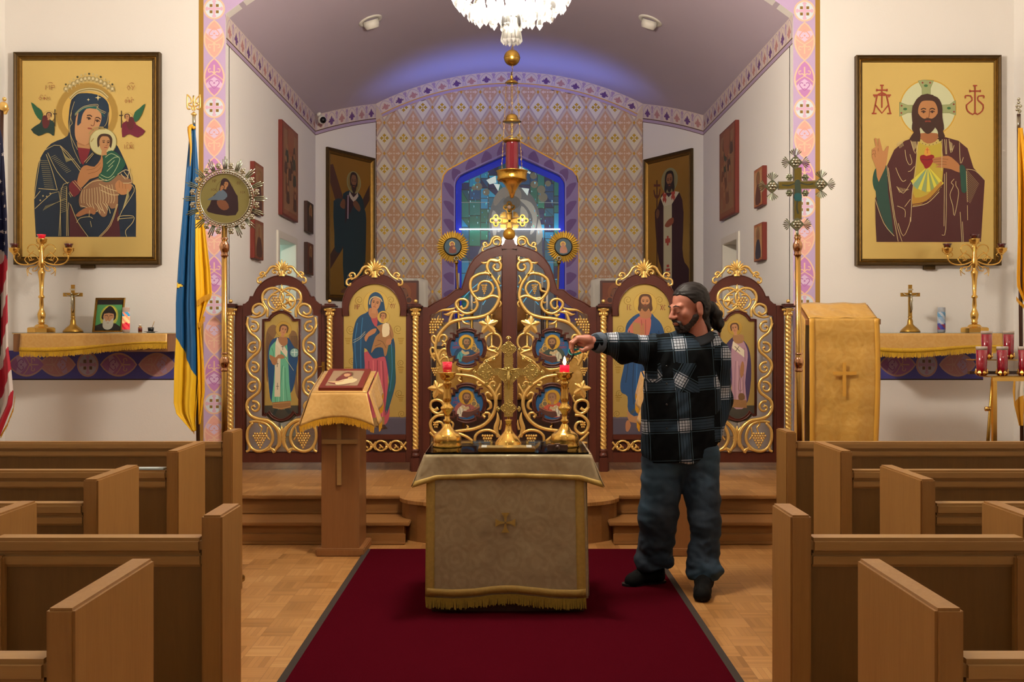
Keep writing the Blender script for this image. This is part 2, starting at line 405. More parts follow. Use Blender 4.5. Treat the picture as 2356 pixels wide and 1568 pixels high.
# raised platform with two steps and round ambo
st = MB(); st.box((-NW, 7.33, 0), (NW, DB+.4, ZT-.025)); struct(st.build('floor_platform_base', M['step']))
am = [(-.79+.0, 7.33)]+[(.79*sin(a)*1.0, 7.33-.42*cos(a)**.8 if cos(a) > 0 else 7.33) for a in [radians(-80+160*i/20) for i in range(21)]]+[(.79, 7.33)]
top = [(-NW, 7.31)]+[(-.9, 7.31)]+[(x*1.02, y-.02) for x, y in am]+[(.9, 7.31), (NW, 7.31), (NW, DB+.4), (-NW, DB+.4)]
struct(MB().prism([(x, y, ZT) for x, y in top], (0, 0, 1), .025).build('floor_platform', M['parquet']))
struct(MB().prism([(x, y, ZT-.025) for x, y in am], (0, 0, 1), ZT-.025).build('trim_ambo_riser', M['step']))
nz = MB()
for sx in (-1, 1):
    nz.box((sx*.74, 7.0, 0), (sx*NW, 7.33, .128)); nz.box((sx*.70, 6.975, .128), (sx*NW, 7.33, .153), bev=.006)
    nz.box((sx*.74, 7.305, ZT-.03), (sx*NW, 7.335, ZT-.002), bev=.006)
    nz.box((sx*.73, 6.985, 0), (sx*NW, 7.0, .075), bev=.004); nz.box((sx*.73, 6.965, 0), (sx*NW, 6.985, .02), bev=.006)
    nz.box((sx*.76, 7.31, .153), (sx*NW, 7.33, .175), bev=.006)
struct(nz.build('trim_steps', M['step']))

# nave walls
for nm, sx in (('left', -1), ('right', 1)):
    struct(MB().box((sx*NW, -6, -.1), (sx*(NW+.15), DW+.15, ZC)).build('wall_nave_'+nm, M['wall']))
    struct(MB().box((sx*W0, DW, 0), (sx*(NW), DW+.12, ZC)).build('wall_front_'+nm, M['wall']))
struct(MB().box((-NW, -6.15, -.1), (NW, -6, ZC)).build('wall_rear', M['wall']))
struct(MB().box((-NW-.15, -6.15, ZC), (NW+.15, DW+.15, ZC+.1)).build('ceiling', M['ceil']))
ap = [(-W0, DW, ZC)]+[(x, DW, zv(x)) for x in [-W0+2*W0*i/40 for i in range(41)]]+[(W0, DW, ZC)]
struct(MB().prism(ap, (0, -1, 0), .12).build('wall_front_arch', M['wall']))
# apse
vt = MB(); vt.grid(lambda u, v: Vector(((2*u-1)*(W0+.0), DW+.0+(DB+.3-DW)*v, zv((2*u-1)*W0))), 48, 10)
vt.grid(lambda u, v: Vector(((2*u-1)*(W0+.02), DW+.1+(DB+.3-DW)*v, zv((2*u-1)*W0)+.12)), 48, 2)
struct(vt.build('ceiling_vault', M['vault']))
DOORY = ((10.72, 11.55), (10.83, 11.55))
for nm, sx, (dy0, dy1) in (('left', -1, DOORY[0]), ('right', 1, DOORY[1])):
    w = MB(); zt = 2.52
    w.box((sx*W0, DW+.1, 0), (sx*(W0+.14), dy0, ZS+.03)); w.box((sx*W0, dy1, 0), (sx*(W0+.14), DC+.1, ZS+.03)); w.box((sx*W0, dy0, zt), (sx*(W0+.14), dy1, ZS+.03))
    struct(w.build('wall_sanctuary_'+nm, M['wall']))
    d = MB(); tw = .07   # door casing
    d.box((sx*(W0-.02), dy0-tw, ZT), (sx*(W0+.16), dy0+.012, zt+tw), bev=.004); d.box((sx*(W0-.02), dy1-.012, ZT), (sx*(W0+.16), dy1+tw, zt+tw), bev=.004); d.box((sx*(W0-.021), dy0, zt-.012), (sx*(W0+.161), dy1, zt+tw+.001), bev=.004)
    d.box((sx*(W0+.16), dy0-.1, 0), (sx*(W0+1.3), dy0-.05, 2.8)); d.box((sx*(W0+.16), dy1+.05, 0), (sx*(W0+1.3), dy1+.15, 2.8)); d.box((sx*(W0+1.3), dy0-.1, 0), (sx*(W0+1.35), dy1+.1, 2.8)); d.box((sx*(W0+.16), dy0-.1, 2.8), (sx*(W0+1.35), dy1+.1, 2.85))
    struct(d.build('door_1' if sx < 0 else 'door_2', M['white']))
    xs = [W0+(W1-W0)*i/8 for i in range(9)]; dy = lambda x: DC+(DB-DC)*(x-W0)/(W1-W0)
    q = [(sx*W0, DC, 0)]+[(sx*x, dy(x), zv(x)+.02) for x in xs]+[(sx*W1, DB, 0)]
    struct(MB().prism(q, Vector((-sx*(DB-DC), -(W0-W1), 0)).normalized(), .1).build('wall_angled_'+nm, M['wall']))
# back wall with pointed window opening
WX = 1173.5
def winpath(dx, yb, ysh, cw, yap, y0=740):
    """half-outline in photo pixels on the back wall: dx half width, ysh shoulder row, cw corner cut, yap apex row"""
    L = [(WX-dx, y0), (WX-dx, ysh), (WX-dx+cw*.12, ysh-cw*.55), (WX-dx+cw*.42, ysh-cw*.95), (WX-dx+cw, ysh-cw*1.28)]
    return L+[(WX, yap)]+[(2*WX-x, y) for x, y in L[::-1]]
OUT = winpath(157, 0, 420, 30, 313); BLU = winpath(126, 0, 424, 20, 351); GLS = winpath(115, 0, 430, 18, 364)
wa = [P(x, y, DB) for x, y in BLU]
bw = [Vector((x, DB, zv(x)+.02)) for x in [-W1+2*W1*i/30 for i in range(31)]]
struct(MB().prism([Vector((-W1, DB, 0))]+bw+[Vector((W1, DB, 0))], (0, -1, 0), .12, holes=[wa]).build('wall_back', M['backwall']))
cxy = (CX, CY+(H-ZV)*F/DB); RP = RV*F/DB
def circ(r): return [(sin(a), -cos(a), r+sin(a)*cxy[0]-cos(a)*cxy[1]) for a in [radians(-30+60*i/24) for i in range(25)]]
cc = circ(RP-34)+[(-1, 0, -865.5), (1, 0, 1478.5)]
CL = [cc+[(1, 0, 1022)], cc+[(-1, 0, -1325)], cc+[(-1, 0, -1022), (1, 0, WX), (.6, 1, 405+.6*1022)], cc+[(1, 0, 1325), (-1, 0, -WX), (-.6, 1, 405-.6*1325)]]
bp = Paint(lambda x, y: P(x, y, DB), clip=CL)
px_, py_ = 44.2, 70.6
di = lambda x, y, k: [(x, y-35.3*k), (x+22.1*k, y), (x, y+35.3*k), (x-22.1*k, y)]
cre = [(884.4+px_*i, 458.7+py_*j) for i in range(-1, 15) for j in range(-5, 5)]; bro = [(906.5+px_*i, 423.4+py_*j) for i in range(-2, 15) for j in range(-5, 6)]
bp.k = 1
for x, y in bro: bp.poly(di(x, y, .80), '#cb9f7e', lift=False)
for x, y in cre: bp.poly(di(x, y, .78), '#e2d6c3', lift=False)
bp.k = 3
for x, y in cre: bp.line(di(x, y, .905)+[di(x, y, .905)[0]], 3.0, '#b8a2a2', 0, lift=False)
bp.k = 5
for x, y in cre:
    for a in range(4):
        ca, sa = cos(a*pi/2), sin(a*pi/2); pt = [(2.2, 0), (5.4, -3.6), (7.2, -4.6), (8.0, -2), (11.2, 0), (8.0, 2), (7.2, 4.6), (5.4, 3.6)]
        bp.poly([(x+u*ca-v*sa, y+u*sa+v*ca) for u, v in pt], '#b08a2e*' if a % 2 else '#a88a30*', lift=False)
    bp.poly(di(x, y, .07), '#b08a2e*', lift=False)
for x, y in bro:
    bp.disc(x, y, 2, '#e2cab6', 2.4, 6, lift=False)
    for a, r in ((0, 15), (pi/2, 21), (pi, 15), (3*pi/2, 21)):
        ca, sa = cos(a), sin(a); k = r/15
        bp.poly([(x+u*k*ca-v*sa, y+u*k*sa+v*ca) for u, v in [(9, -4.2), (14.6, 0), (9, 4.2), (9, 1.4), (5, 1.4), (4, 2), (4, -2), (5, -1.4), (9, -1.4)]], '#e2cab6', lift=False)
bp.k = 6
for x, y in cre:
    for ox, oy in ((22.1, 0), (0, 35.3)): bp.poly([(x+ox, y+oy-5), (x+ox+3.2, y+oy), (x+ox, y+oy+5), (x+ox-3.2, y+oy)], '#b8893a*', lift=False)
bp.clip = None; bp.k = 8
bp.line(OUT, 3.2, '#c9963c*', 0)
# purple surround with leaf arches
N = len(OUT)
def poly_at(path, n):
    L = [0]
    for i in range(1, len(path)): L.append(L[-1]+hypot(path[i][0]-path[i-1][0], path[i][1]-path[i-1][1]))
    o = []
    for k in range(n+1):
        d = L[-1]*k/n; i = 1
        while i < len(L)-1 and L[i] < d: i += 1
        t = (d-L[i-1])/max(1e-6, L[i]-L[i-1]); o.append((path[i-1][0]+(path[i][0]-path[i-1][0])*t, path[i-1][1]+(path[i][1]-path[i-1][1])*t))
    return o
for a, b in zip(range(N-1), range(1, N)): bp.poly([OUT[a], OUT[b], BLU[b], BLU[a]], '#a08cc0', lift=False)
h2 = len(OUT)//2
for side in (0, 1):
    o_ = OUT[:h2+1] if side == 0 else OUT[h2:][::-1]; b_ = BLU[:h2+1] if side == 0 else BLU[h2:][::-1]
    k = 12; oo = poly_at(o_, k*6); bb = poly_at(b_, k*6)
    mixp = lambda i, t: (oo[i][0]+(bb[i][0]-oo[i][0])*t, oo[i][1]+(bb[i][1]-oo[i][1])*t)
    for j in range(k):
        i = j*6; q = [mixp(i+1, .98), mixp(i+1, .62), mixp(i+2, .3), mixp(i+3, .12), mixp(i+4, .3), mixp(i+5, .62), mixp(i+5, .98)]
        bp.k = 11; bp.poly([q[0]]+cr(q[1:-1], 3)+[q[-1]], '#80649c', lift=False); bp.k = 13
        bp.line([mixp(i, .95), mixp(i+1, .5), mixp(i+2, .2), mixp(i+3, .05), mixp(i+4, .2), mixp(i+5, .5), mixp(i+6, .95)], 1.6, '#9c8fc0', 2, lift=False)
        bp.line([mixp(i+1, .1), mixp(i+1, .5), mixp(i, .98), mixp(i, .5)], 1.2, '#9c8fc0', 2, lift=False)
bp.k = 15; bp.line(winpath(128, 0, 423, 21, 347), 2.6, '#a99ce0', 0)
# frieze
def frieze(pt, fn_back, L, unit, hf, goldtone, off=0.):
    """pt Paint whose fn takes (u, v): u along, v down from the vault (metres)"""
    dk = '#c9963c*' if goldtone else '#5a3d22'; n = int(L/.1)
    strip = lambda v0, v1, c: [pt.poly([(L*i/n, v0), (L*(i+1)/n, v0), (L*(i+1)/n, v1), (L*i/n, v1)], c, lift=False) for i in range(n)]
    pt.k = 0; strip(0, hf, '#dccabf'); strip(hf+.012, hf+.052, '#b7a0bd'); pt.k = 1; strip(hf, hf+.012, dk); strip(hf+.05, hf+.058, dk)
    k = int(L/unit)+1
    fl = [(0, -.5), (.1, -.32), (.2, -.1), (.34, -.22), (.3, .02), (.46, .0), (.44, .22), (.2, .2), (.22, .38), (0, .5)]
    fl = fl+[(-x, y) for x, y in fl[::-1][1:-1]]
    for i in range(k):
        c = off+unit*(i+.5)
        if c > L-unit*.35 or c < unit*.35: continue
        pt.k = 3
        for s_ in (-1, 1):
            pt.line([(c+s_*unit*.46, hf*.98), (c+s_*unit*.42, hf*.55), (c+s_*unit*.2, hf*.2), (c, hf*.06)], unit*.04, '#bba4bb', 3, lift=False)
            pt.line([(c+s_*unit*.62, hf*.02), (c+s_*unit*.5, hf*.3), (c+s_*unit*.36, hf*.98)], unit*.05, '#c3aebf', 3, lift=False)
        pt.k = 4; pt.poly([(c+x*unit*.62, hf*.6+y*hf*.62) for x, y in fl], '#6f4a80' if i % 2 else '#bd8886', lift=False)
        if c+unit*.5 < L-.03: pt.poly([(c+unit*.5+x*unit*.3, hf*.25+y*hf*.36) for x, y in [(0, -.5), (.5, -.1), (.3, .1), (.1, .9), (-.1, .9), (-.3, .1), (-.5, -.1)]], '#b295b5', lift=False)
th0 = math.asin(W1/RV)
fb = lambda u, v: Vector((sin(-th0+u/RV)*(RV-v), DB, ZV+cos(-th0+u/RV)*(RV-v)))
pf = Paint(fb); frieze(pf, None, 2*th0*RV, .2135, .155, True); o = pf.mb.build('trim_1', M['wpaint']); struct(o)
bp.clip = None; bp.k = 2
for x in (865, 1479): bp.poly([(x-1, 243+36), (x+1.6, 243+36), (x+1.6, 740), (x-1, 740)], '#5a3d22', lift=False)
struct(bp.mb.build('trim_2', M['wpaint']))
k = 3
for sx in (-1, 1):
    n_ = Vector((-sx, 0, 0)); pf = Paint(lambda u, v, sx=sx: Vector((sx*W0, DW+.02+u, ZS-v)), n=n_); frieze(pf, None, DC-DW-.02, .2135, .2, False)
    struct(pf.mb.build('trim_%d' % k, M['wpaint'])); k += 1
    La = hypot(W0-W1, DB-DC); n_ = Vector((-sx*(DB-DC), -(W0-W1), 0)).normalized()
    fa = lambda u, v, sx=sx: Vector((sx*(W0+(W1-W0)*u/La), DC+(DB-DC)*u/La, zv(W0+(W1-W0)*u/La)-v))
    pf = Paint(fa, n=n_); frieze(pf, None, La, La/6, .2, False); struct(pf.mb.build('trim_%d' % k, M['wpaint'])); k += 1
# border round the arch
def border_motif(p, kind, T, r=.095):
    """T maps (a across, b along) metres to the paint's plane"""
    q = lambda pts: [T(*z) for z in pts]
    if kind == 'c':
        p.k = 2; p.poly(q(ell(0, 0, r, r)), '#f0c8ae', lift=False); p.k = 3; p.poly(q(ell(0, 0, r*.84, r*.84)), '#dfe8f2', lift=False); p.k = 4
        p.poly(q([(-.012, -.012), (.012, -.012), (.012, .012), (-.012, .012)]), '#e2b9d2', lift=False)
        for a in range(4):
            ca, sa = cos(a*pi/2), sin(a*pi/2)
            p.poly(q([(u*ca-v*sa, u*sa+v*ca) for u, v in [(.012, -.012), (.055, -.01), (.06, -.018), (.072, -.016), (.078, 0), (.072, .016), (.06, .018), (.055, .01), (.012, .012)]]), '#e2b9d2', lift=False)
            sx, sy = (1, 1, -1, -1)[a], (1, -1, 1, -1)[a]
            p.poly(q([(sx*.015, sy*.015), (sx*.04, sy*.015), (sx*.04, sy*.04), (sx*.015, sy*.04)]), '#8a6a2c', lift=False)
    else:
        pk = kind == 'p'; f, l, d = ('#eeb3a6', '#e4cbe6', '#e8a9a0') if pk else ('#c98ac6', '#e6c6e8', '#b878b8'); s = 1 if pk else -1; ry = .172
        lens = lambda kx, ky: [(kx*r*.98*sin(pi*i/12)**.75, -ky*ry+2*ky*ry*i/12) for i in range(13)]+[(-kx*r*.98*sin(pi*i/12)**.75, -ky*ry+2*ky*ry*i/12) for i in range(11, 0, -1)]
        p.k = 2; p.poly(q(lens(1, 1)), '#f3cbb0', lift=False); p.k = 3; p.poly(q(lens(.84, .92)), f, lift=False); p.k = 4
        p.poly(q([(0, s*-.005), (.04, s*.025), (.075, s*.06), (.06, s*.095), (.02, s*.085), (0, s*.075), (-.02, s*.085), (-.06, s*.095), (-.075, s*.06), (-.04, s*.025)]), l, lift=False)
        p.k = 5
        p.line(q([(0, s*.1), (.03, s*.07), (.045, s*.045), (.03, s*.028), (.012, s*.035)]), .009, d, 3, lift=False); p.line(q([(0, s*.1), (-.03, s*.07), (-.045, s*.045), (-.03, s*.028), (-.012, s*.035)]), .009, d, 3, lift=False)
        p.disc(*T(0, s*.05), .009, d, n=8, lift=False)
        for e in (-1, 1):
            p.line(q([(0, s*-.03), (e*.02, s*-.05), (e*.045, s*-.045), (e*.05, s*-.07), (e*.03, s*-.075)]), .009, '#f3cbb0', 3, lift=False)
            p.line(q([(e*.08, s*.03), (e*.05, s*.0), (0, s*-.03)]), .008, '#f3cbb0', 3, lift=False)
        p.line(q([(0, s*-.03), (0, s*-.11)]), .012, '#f3cbb0', 0, lift=False)
for sx in (-1, 1):
    p = Paint(lambda x, z: Vector((x, DW, z)))
    x0, x1 = W0, W0+.194
    p.poly([(sx*x0, 0), (sx*x1, 0), (sx*x1, 4.5), (sx*x0, ZS)], '#c6abd3', lift=False)
    p.poly([(sx*x1, 0), (sx*(x1+.042), 0), (sx*(x1+.042), 4.62), (sx*x1, 4.6)], '#a27a30', lift=False)
    a0 = math.asin(W0/RV)
    for i in range(20):
        a = a0-(a0)*i/20; b = a0-a0*(i+1)/20
        p.poly([(sx*sin(a)*RV, ZV+cos(a)*RV), (sx*sin(b)*RV, ZV+cos(b)*RV), (sx*sin(b)*(RV+.236), ZV+cos(b)*(RV+.236)), (sx*sin(a)*(RV+.236), ZV+cos(a)*(RV+.236))], '#c6abd3', lift=False)
    p.poly([(sx*x0, ZS), (sx*x1, 4.5), (sx*sin(a0)*(RV+.236), ZV+cos(a0)*(RV+.236))], '#c6abd3', lift=False)
    p.poly([(sx*x1, 4.5), (sx*x1, 4.62), (sx*sin(a0)*(RV+.236), ZV+cos(a0)*(RV+.236))], '#c6abd3', lift=False)
    xc = sx*(x0+.1)
    for yy in range(-1, 5):
        zc_ = H+(CY-(20+227*yy))*DW/F if sx < 0 else H+(CY-(25+225*yy))*DW/F
        if yy >= 0: border_motif(p, 'c', lambda a, b, z=zc_: (xc+a, z-b))
        if yy >= 0:
            border_motif(p, 'p', lambda a, b, z=zc_-.267: (xc+a, z+b)); border_motif(p, 'v', lambda a, b, z=zc_-.602: (xc+a, z+b))
    zz = 0
    for i in range(6):
        an = a0-(.25+.345*i+(.09 if i else 0))/RV; cx_, cz_ = sin(an)*(RV+.118), ZV+cos(an)*(RV+.118)
        border_motif(p, 'vpcvpc'[i], lambda a, b, cx_=cx_, cz_=cz_, an=an: (sx*(cx_+a*sin(an)+b*cos(an)), cz_+a*cos(an)-b*sin(an)))
    struct(p.mb.build('trim_%d' % k, M['wpaint'])); k += 1
    # painted band under the side altar
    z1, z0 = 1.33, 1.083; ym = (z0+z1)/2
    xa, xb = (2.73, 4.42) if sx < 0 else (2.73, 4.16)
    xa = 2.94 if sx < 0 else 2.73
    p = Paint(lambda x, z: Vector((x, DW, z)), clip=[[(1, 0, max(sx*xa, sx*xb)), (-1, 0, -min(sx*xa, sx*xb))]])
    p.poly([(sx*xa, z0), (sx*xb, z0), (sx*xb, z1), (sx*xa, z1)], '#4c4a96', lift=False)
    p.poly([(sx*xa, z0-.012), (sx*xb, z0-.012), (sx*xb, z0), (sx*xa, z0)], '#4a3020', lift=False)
    k2 = .95
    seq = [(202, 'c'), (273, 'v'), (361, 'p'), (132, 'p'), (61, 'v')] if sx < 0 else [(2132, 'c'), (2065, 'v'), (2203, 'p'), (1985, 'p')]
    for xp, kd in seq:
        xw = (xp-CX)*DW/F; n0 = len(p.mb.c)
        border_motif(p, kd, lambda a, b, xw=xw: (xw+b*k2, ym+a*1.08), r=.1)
    # motif colours darkened to carry the shelf's shade; the blue ground is real paint
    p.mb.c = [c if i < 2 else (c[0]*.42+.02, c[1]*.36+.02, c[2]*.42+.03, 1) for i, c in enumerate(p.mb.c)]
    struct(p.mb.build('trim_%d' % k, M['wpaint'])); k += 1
# stained window: reveal, mosaic, reflection bar
rv = MB(); n = len(BLU); A = [P(x, y, DB) for x, y in BLU]; B = [P(x, y, DB)+Vector((0, .17, 0)) for x, y in BLU]; Cc = [P(x, y, DB)+Vector((0, .17, 0)) for x, y in winpath(113, 0, 431, 18, 366)]
for i in range(n):
    j = (i+1) % n; rv.add([A[i], A[j], B[j], B[i]], [(0, 1, 2, 3)]); rv.add([B[i], B[j], Cc[j], Cc[i]], [(0, 1, 2, 3)])
t = NT('blue_lit_reveal'); t.set(Base_Color=hx('#2a3fd8'), Roughness=.6, Emission_Color=hx('#1830e8'), Emission_Strength=.1); M['reveal'] = t.m  # blue LED light on the reveal is put into its colour and emission
wb = thing('window_1', 'pointed stained glass window of blue and teal panes with a grey robed figure', 'window', P(WX, 740, DB+.19)); del wb['category']; wb['kind'] = 'structure'
rv.build('reveal', M['reveal'], wb)
gp = Paint(lambda x, y: P(x, y, DB)+Vector((0, .16, 0)), base=.001)
g0 = MB().prism([P(x, y, DB)+Vector((0, .17, 0)) for x, y in winpath(113, 0, 431, 18, 366)], (0, -1, 0), .01, col=(*hx('#16201f'), 1)); g0.build('lead_sheet', M['glassmos'], wb)
rnd = random.Random(3); pal = ['#003c6a', '#00526e', '#05605f', '#0a6a58', '#02194f', '#000f45', '#0873a0', '#00435a', '#06564a', '#0a86b0']
gl_clip = [[(-1, 0, -(WX-113)), (1, 0, WX+113), (.56, 1, 366+.56*WX+0), (-.56, 1, 366-.56*WX)]]
gl_clip = [[(-1, 0, -(WX-113)), (1, 0, WX+113), (-.455, -1, -(366+.455*WX)), (.455, -1, -(366-.455*WX))]]
gp.clip = gl_clip
x = WX-113
while x < WX+113:
    w = rnd.uniform(14, 30); y = 360
    while y < 740:
        h = rnd.uniform(16, 40)
        if rnd.random() < .3: gp.poly([(x+.8, y+.8), (x+w-.8, y+.8), (x+w-.8, y+h-.8)], rnd.choice(pal), lift=False); gp.poly([(x+.8, y+2), (x+w-2, y+h-.8), (x+.8, y+h-.8)], rnd.choice(pal), lift=False)
        else: gp.poly([(x+.8, y+.8), (x+w-.8, y+.8), (x+w-.8, y+h-.8), (x+.8, y+h-.8)], rnd.choice(pal), lift=False)
        y += h
    x += w
gp.k = 3; L = gp.line; Q = gp.poly
for px, py, r in ((1100, 425, 9), (1118, 438, 8), (1090, 428, 6), (1098, 410, 6), (1230, 420, 9), (1246, 432, 10), (1250, 450, 11), (1262, 418, 7), (1228, 400, 8), (1148, 478, 9)): gp.disc(px, py, r, '#5e5d50', n=12)
Q([(1180, 424), (1146, 440), (1130, 470), (1124, 505), (1128, 560), (1100, 590), (1085, 660), (1080, 740), (1262, 740), (1270, 650), (1250, 590), (1248, 540), (1240, 480), (1224, 446), (1200, 428)], '#4d5257', 3)
Q([(1165, 426), (1150, 432), (1135, 455), (1140, 470), (1160, 450), (1168, 470), (1190, 470), (1200, 450), (1194, 430)], '#6b6660', 3)
gp.disc(1178, 440, 17, '#6d665e', 20); gp.disc(1178, 462, 20, '#3b3936', 16)
for q in ([(1134, 480), (1130, 510), (1138, 545), (1146, 500)], [(1150, 490), (1144, 530), (1158, 520), (1160, 488)], [(1196, 455), (1222, 462), (1236, 490), (1232, 524), (1220, 536), (1226, 500), (1214, 474)], [(1200, 470), (1216, 490), (1210, 520), (1198, 500)], [(1240, 500), (1250, 540), (1234, 560)], [(1150, 560), (1140, 600), (1150, 640), (1160, 590)], [(1208, 550), (1220, 600), (1216, 650), (1204, 600)], [(1110, 560), (1096, 600), (1126, 590), (1140, 562)], [(1180, 560), (1186, 640), (1192, 560)]):
    Q(q, '#8f9088', 3)
for a in ([(1120, 650), (1150, 580), (1160, 560)], [(1100, 740), (1120, 640), (1130, 590)], [(1230, 740), (1232, 640), (1222, 560)], [(1180, 480), (1176, 600), (1180, 740)], [(1058, 600), (1290, 602)], [(1058, 462), (1125, 462)], [(1240, 462), (1290, 463)]): L(a, 1.2, '#7b8c90', 3)
for a in ([(1060, 690), (1100, 650), (1150, 640)], [(1200, 700), (1240, 650), (1290, 640)], [(1110, 700), (1140, 660), (1180, 655), (1210, 668), (1240, 700)], [(1150, 740), (1160, 690), (1200, 690), (1210, 740)]): L(a, 2, '#5fc0e8', 3)
for i in range(60):
    px, py = rnd.uniform(1070, 1125) if i % 2 else rnd.uniform(1215, 1285), rnd.uniform(385, 560); gp.poly([(px, py), (px+rnd.uniform(1, 3), py+1), (px+1, py+rnd.uniform(3, 8))], rnd.choice(['#3fb6e0', '#1a8fd0', '#4fd0b0', '#9fd8f0']), lift=False)
for q in ([(1118, 410), (1140, 400), (1142, 416), (1126, 420)], [(1135, 418), (1150, 420), (1146, 436)], [(1200, 428), (1218, 430), (1214, 446)], [(1196, 378), (1222, 392), (1220, 396), (1194, 384)]): Q(q, '#d6ece8')
gp.mb.build('pane_mosaic', M['glassmos'], wb)
MB().box(P(1057, 525.5, DB+.10), P(1289, 528.5, DB+.12)).build('reflection_bar', M['tube'], wb)  # glowing strip that stands in for a reflection on the panes
# ------------------------------------------------------------ pews
def pew(name, label, X, sx, y0, y1, zt, th, xout, zr, panel_only=False, group=None):
    t = thing(name, label, 'pew', (sx*X, (y0+y1)/2, 0), group)
    e = MB().box((sx*X, y0, 0), (sx*(X+th), y1, zt), bev=.006); e.build('end_panel', M['pewy'] if 0 else M['pew'], t)
    xi = X+th
    MB().box((sx*xi, y0+.005, zr-.045), (sx*xout, y0+.075, zr), bev=.01).build('top_rail', M['pewh'], t)
    MB().box((sx*xi, y0+.012, zr-.085), (sx*xout, y0+.06, zr-.045), bev=.008).build('rail_moulding', M['pewh'], t)
    MB().box((sx*xi, y0+.022, .06), (sx*xout, y0+.045, zr-.07)).build('back_panel', M['panel'], t)
    if panel_only:
        MB().box((sx*xi, y0+.02, 0), (sx*xout, y1-.02, .09), bev=.006).build('plinth', M['pewh'], t)
    else:
        MB().box((sx*xi, y0+.04, .41), (sx*xout, y1+.02, .45), bev=.015).build('seat', M['pewh'], t)
        MB().box((sx*xi, y0+.03, .78), (sx*xout, y0+.09, .80), bev=.006).build('seat_back_cap', M['pewh'], t)
    MB().box((sx*(xout-.04), y0, 0), (sx*(xout), y1, zr-.05), bev=.006).build('outer_support', M['pew'], t)
    return t
for sx, sd in ((-1, 'left'), (1, 'right')):
    g = None; X = 1.545
    shelf = 'blue flag' if sx < 0 else 'draped lectern'
    pew('pew_screen', 'low oak screen with a post end, frontmost row on %s side' % shelf, X, sx, 5.55, 5.765, .93, .056, NW-.02, .872, True)
    pew('pew', 'oak pew right behind the front screen on %s side' % shelf, X, sx, 4.643, 5.06, .93, .056, NW-.02, .838)
    pew('pew', 'brightly lit oak pew, third row from the front, %s side' % shelf, X, sx, 3.735, 4.157, .93, .056, NW-.02, .838)
    pew('pew', 'oak pew half hidden by the short aisle screen, %s side' % shelf, X, sx, 2.99, 3.26, .93, .056, NW-.02, .82)
    XA = .829 if sx < 0 else .812
    pew('pew_screen', 'short oak screen before the nearest pew, %s side' % shelf, XA, sx, 2.87, 3.08, .952, .06, 1.50, .885, True)
    pew('pew', 'nearest oak pew with broad end panel top, %s side' % shelf, XA, sx, 1.895, 2.325, .952, .055, 1.9, .852)
# papers on the bench ledge
tag(MB().box((-1.62, 4.66, .8392), (-1.79, 4.712, .847), bev=.002).build('booklet', mat('blue_paper', '#b8c4c4', .6)), 'pale blue booklet lying on the pew rail near the blue and yellow flag', 'booklet')
# runner carpet
t = thing('carpet_runner', 'deep red carpet runner with dark binding along the aisle', 'carpet', (0, 4.9, 0))
MB().box((-.945, 3.5, .001), (.955, 6.79, .011)).build('pile', M['carpet'], t)
for nm, a, b in (('binding', (-.98, 3.5, .001), (-.945, 6.79, .0115)), ('binding', (.955, 3.5, .001), (.99, 6.79, .0115))): MB().box(a, b).build(nm, M['carpetedge'], t)
# ------------------------------------------------------------ iconostasis
DI = 8.63; SI = F/DI; XI = 1172.
def pi_(x, y, d=0.): return P(x, y, DI)+Vector((0, -d, 0))      # d: metres toward the nave
NF = Vector((0, -1, 0))
def mirror(pts): return [(2*XI-x, y) for x, y in pts]
def carve(mb, pts, r, d=.012, n=5, seg=6, fl=.8, tr=lambda x, y: (x, y)):
    """carved stem through traced points; r radii in photo pixels"""
    q = cr(pts, n) if len(pts) > 2 else pts
    rr = [v*1.14/SI for v in (r if isinstance(r, (list, tuple)) else [r])]
    rr = rr if len(rr) > 1 else rr[0]
    mb.tube([pi_(*tr(x, y), d) for x, y in q], rr, seg, True, fl, up=(0, 1, 0))
def spiral(cx, cy, r0, a0, turns, r1=.12, n=26):
    return [(cx+r0*(1-(1-r1)*i/n)*cos(a0+turns*2*pi*i/n), cy+r0*(1-(1-r1)*i/n)*sin(a0+turns*2*pi*i/n)) for i in range(n+1)]
def leafshape(mb, cx, cy, s, rot, lobes=5, d=.014, th=.012, tr=lambda x, y: (x, y), fan=2.5):
    """pointed vine leaf: domed lobes round a centre"""
    pts = []
    for i in range(lobes):
        a = -fan+2*fan*i/(lobes-1); l = s*(1-.22*abs(a)/fan)
        pts += [(a-fan/(lobes-1), .46*s), (a-.44, .70*l), (a-.30, .72*l), (a-.2, .88*l), (a, 1.05*l), (a+.2, .88*l), (a+.30, .72*l), (a+.44, .70*l)]
    pts += [(fan+.5, .34*s), (pi, .12*s)]
    P2 = [(cx+r*cos(a+rot), cy+r*sin(a+rot)) for a, r in pts]
    k = len(P2); c0 = pi_(*tr(cx, cy), d+.022)
    ring = [pi_(*tr(x, y), d) for x, y in P2]; mid = [pi_(*tr(cx+(x-cx)*.55, cy+(y-cy)*.55), d+(.020 if i % 8 in (4,) else .004)) for i, (x, y) in enumerate(P2)]
    vs = [c0]+mid+ring; fs = []
    for i in range(k):
        j = (i+1) % k; fs += [(0, 1+i, 1+j), (1+i, 1+k+i, 1+k+j, 1+j)]
    mb.add(vs, fs, True)
def frond(mb, pts, w, d=.012, tr=lambda x, y: (x, y)):
    """acanthus tongue: tapering half-round leaf along a path, w widths in px"""
    q = cr(pts, 5); L, R = ribbon(q, w); k = len(q)
    vs = []
    for i in range(k): vs += [pi_(*tr(*L[i]), d-.004), pi_(*tr(*q[i]), d+.013), pi_(*tr(*R[i]), d-.004)]
    mb.add(vs, [f for i in range(k-1) for f in ((3*i, 3*i+1, 3*i+4, 3*i+3), (3*i+1, 3*i+2, 3*i+5, 3*i+4))], True)
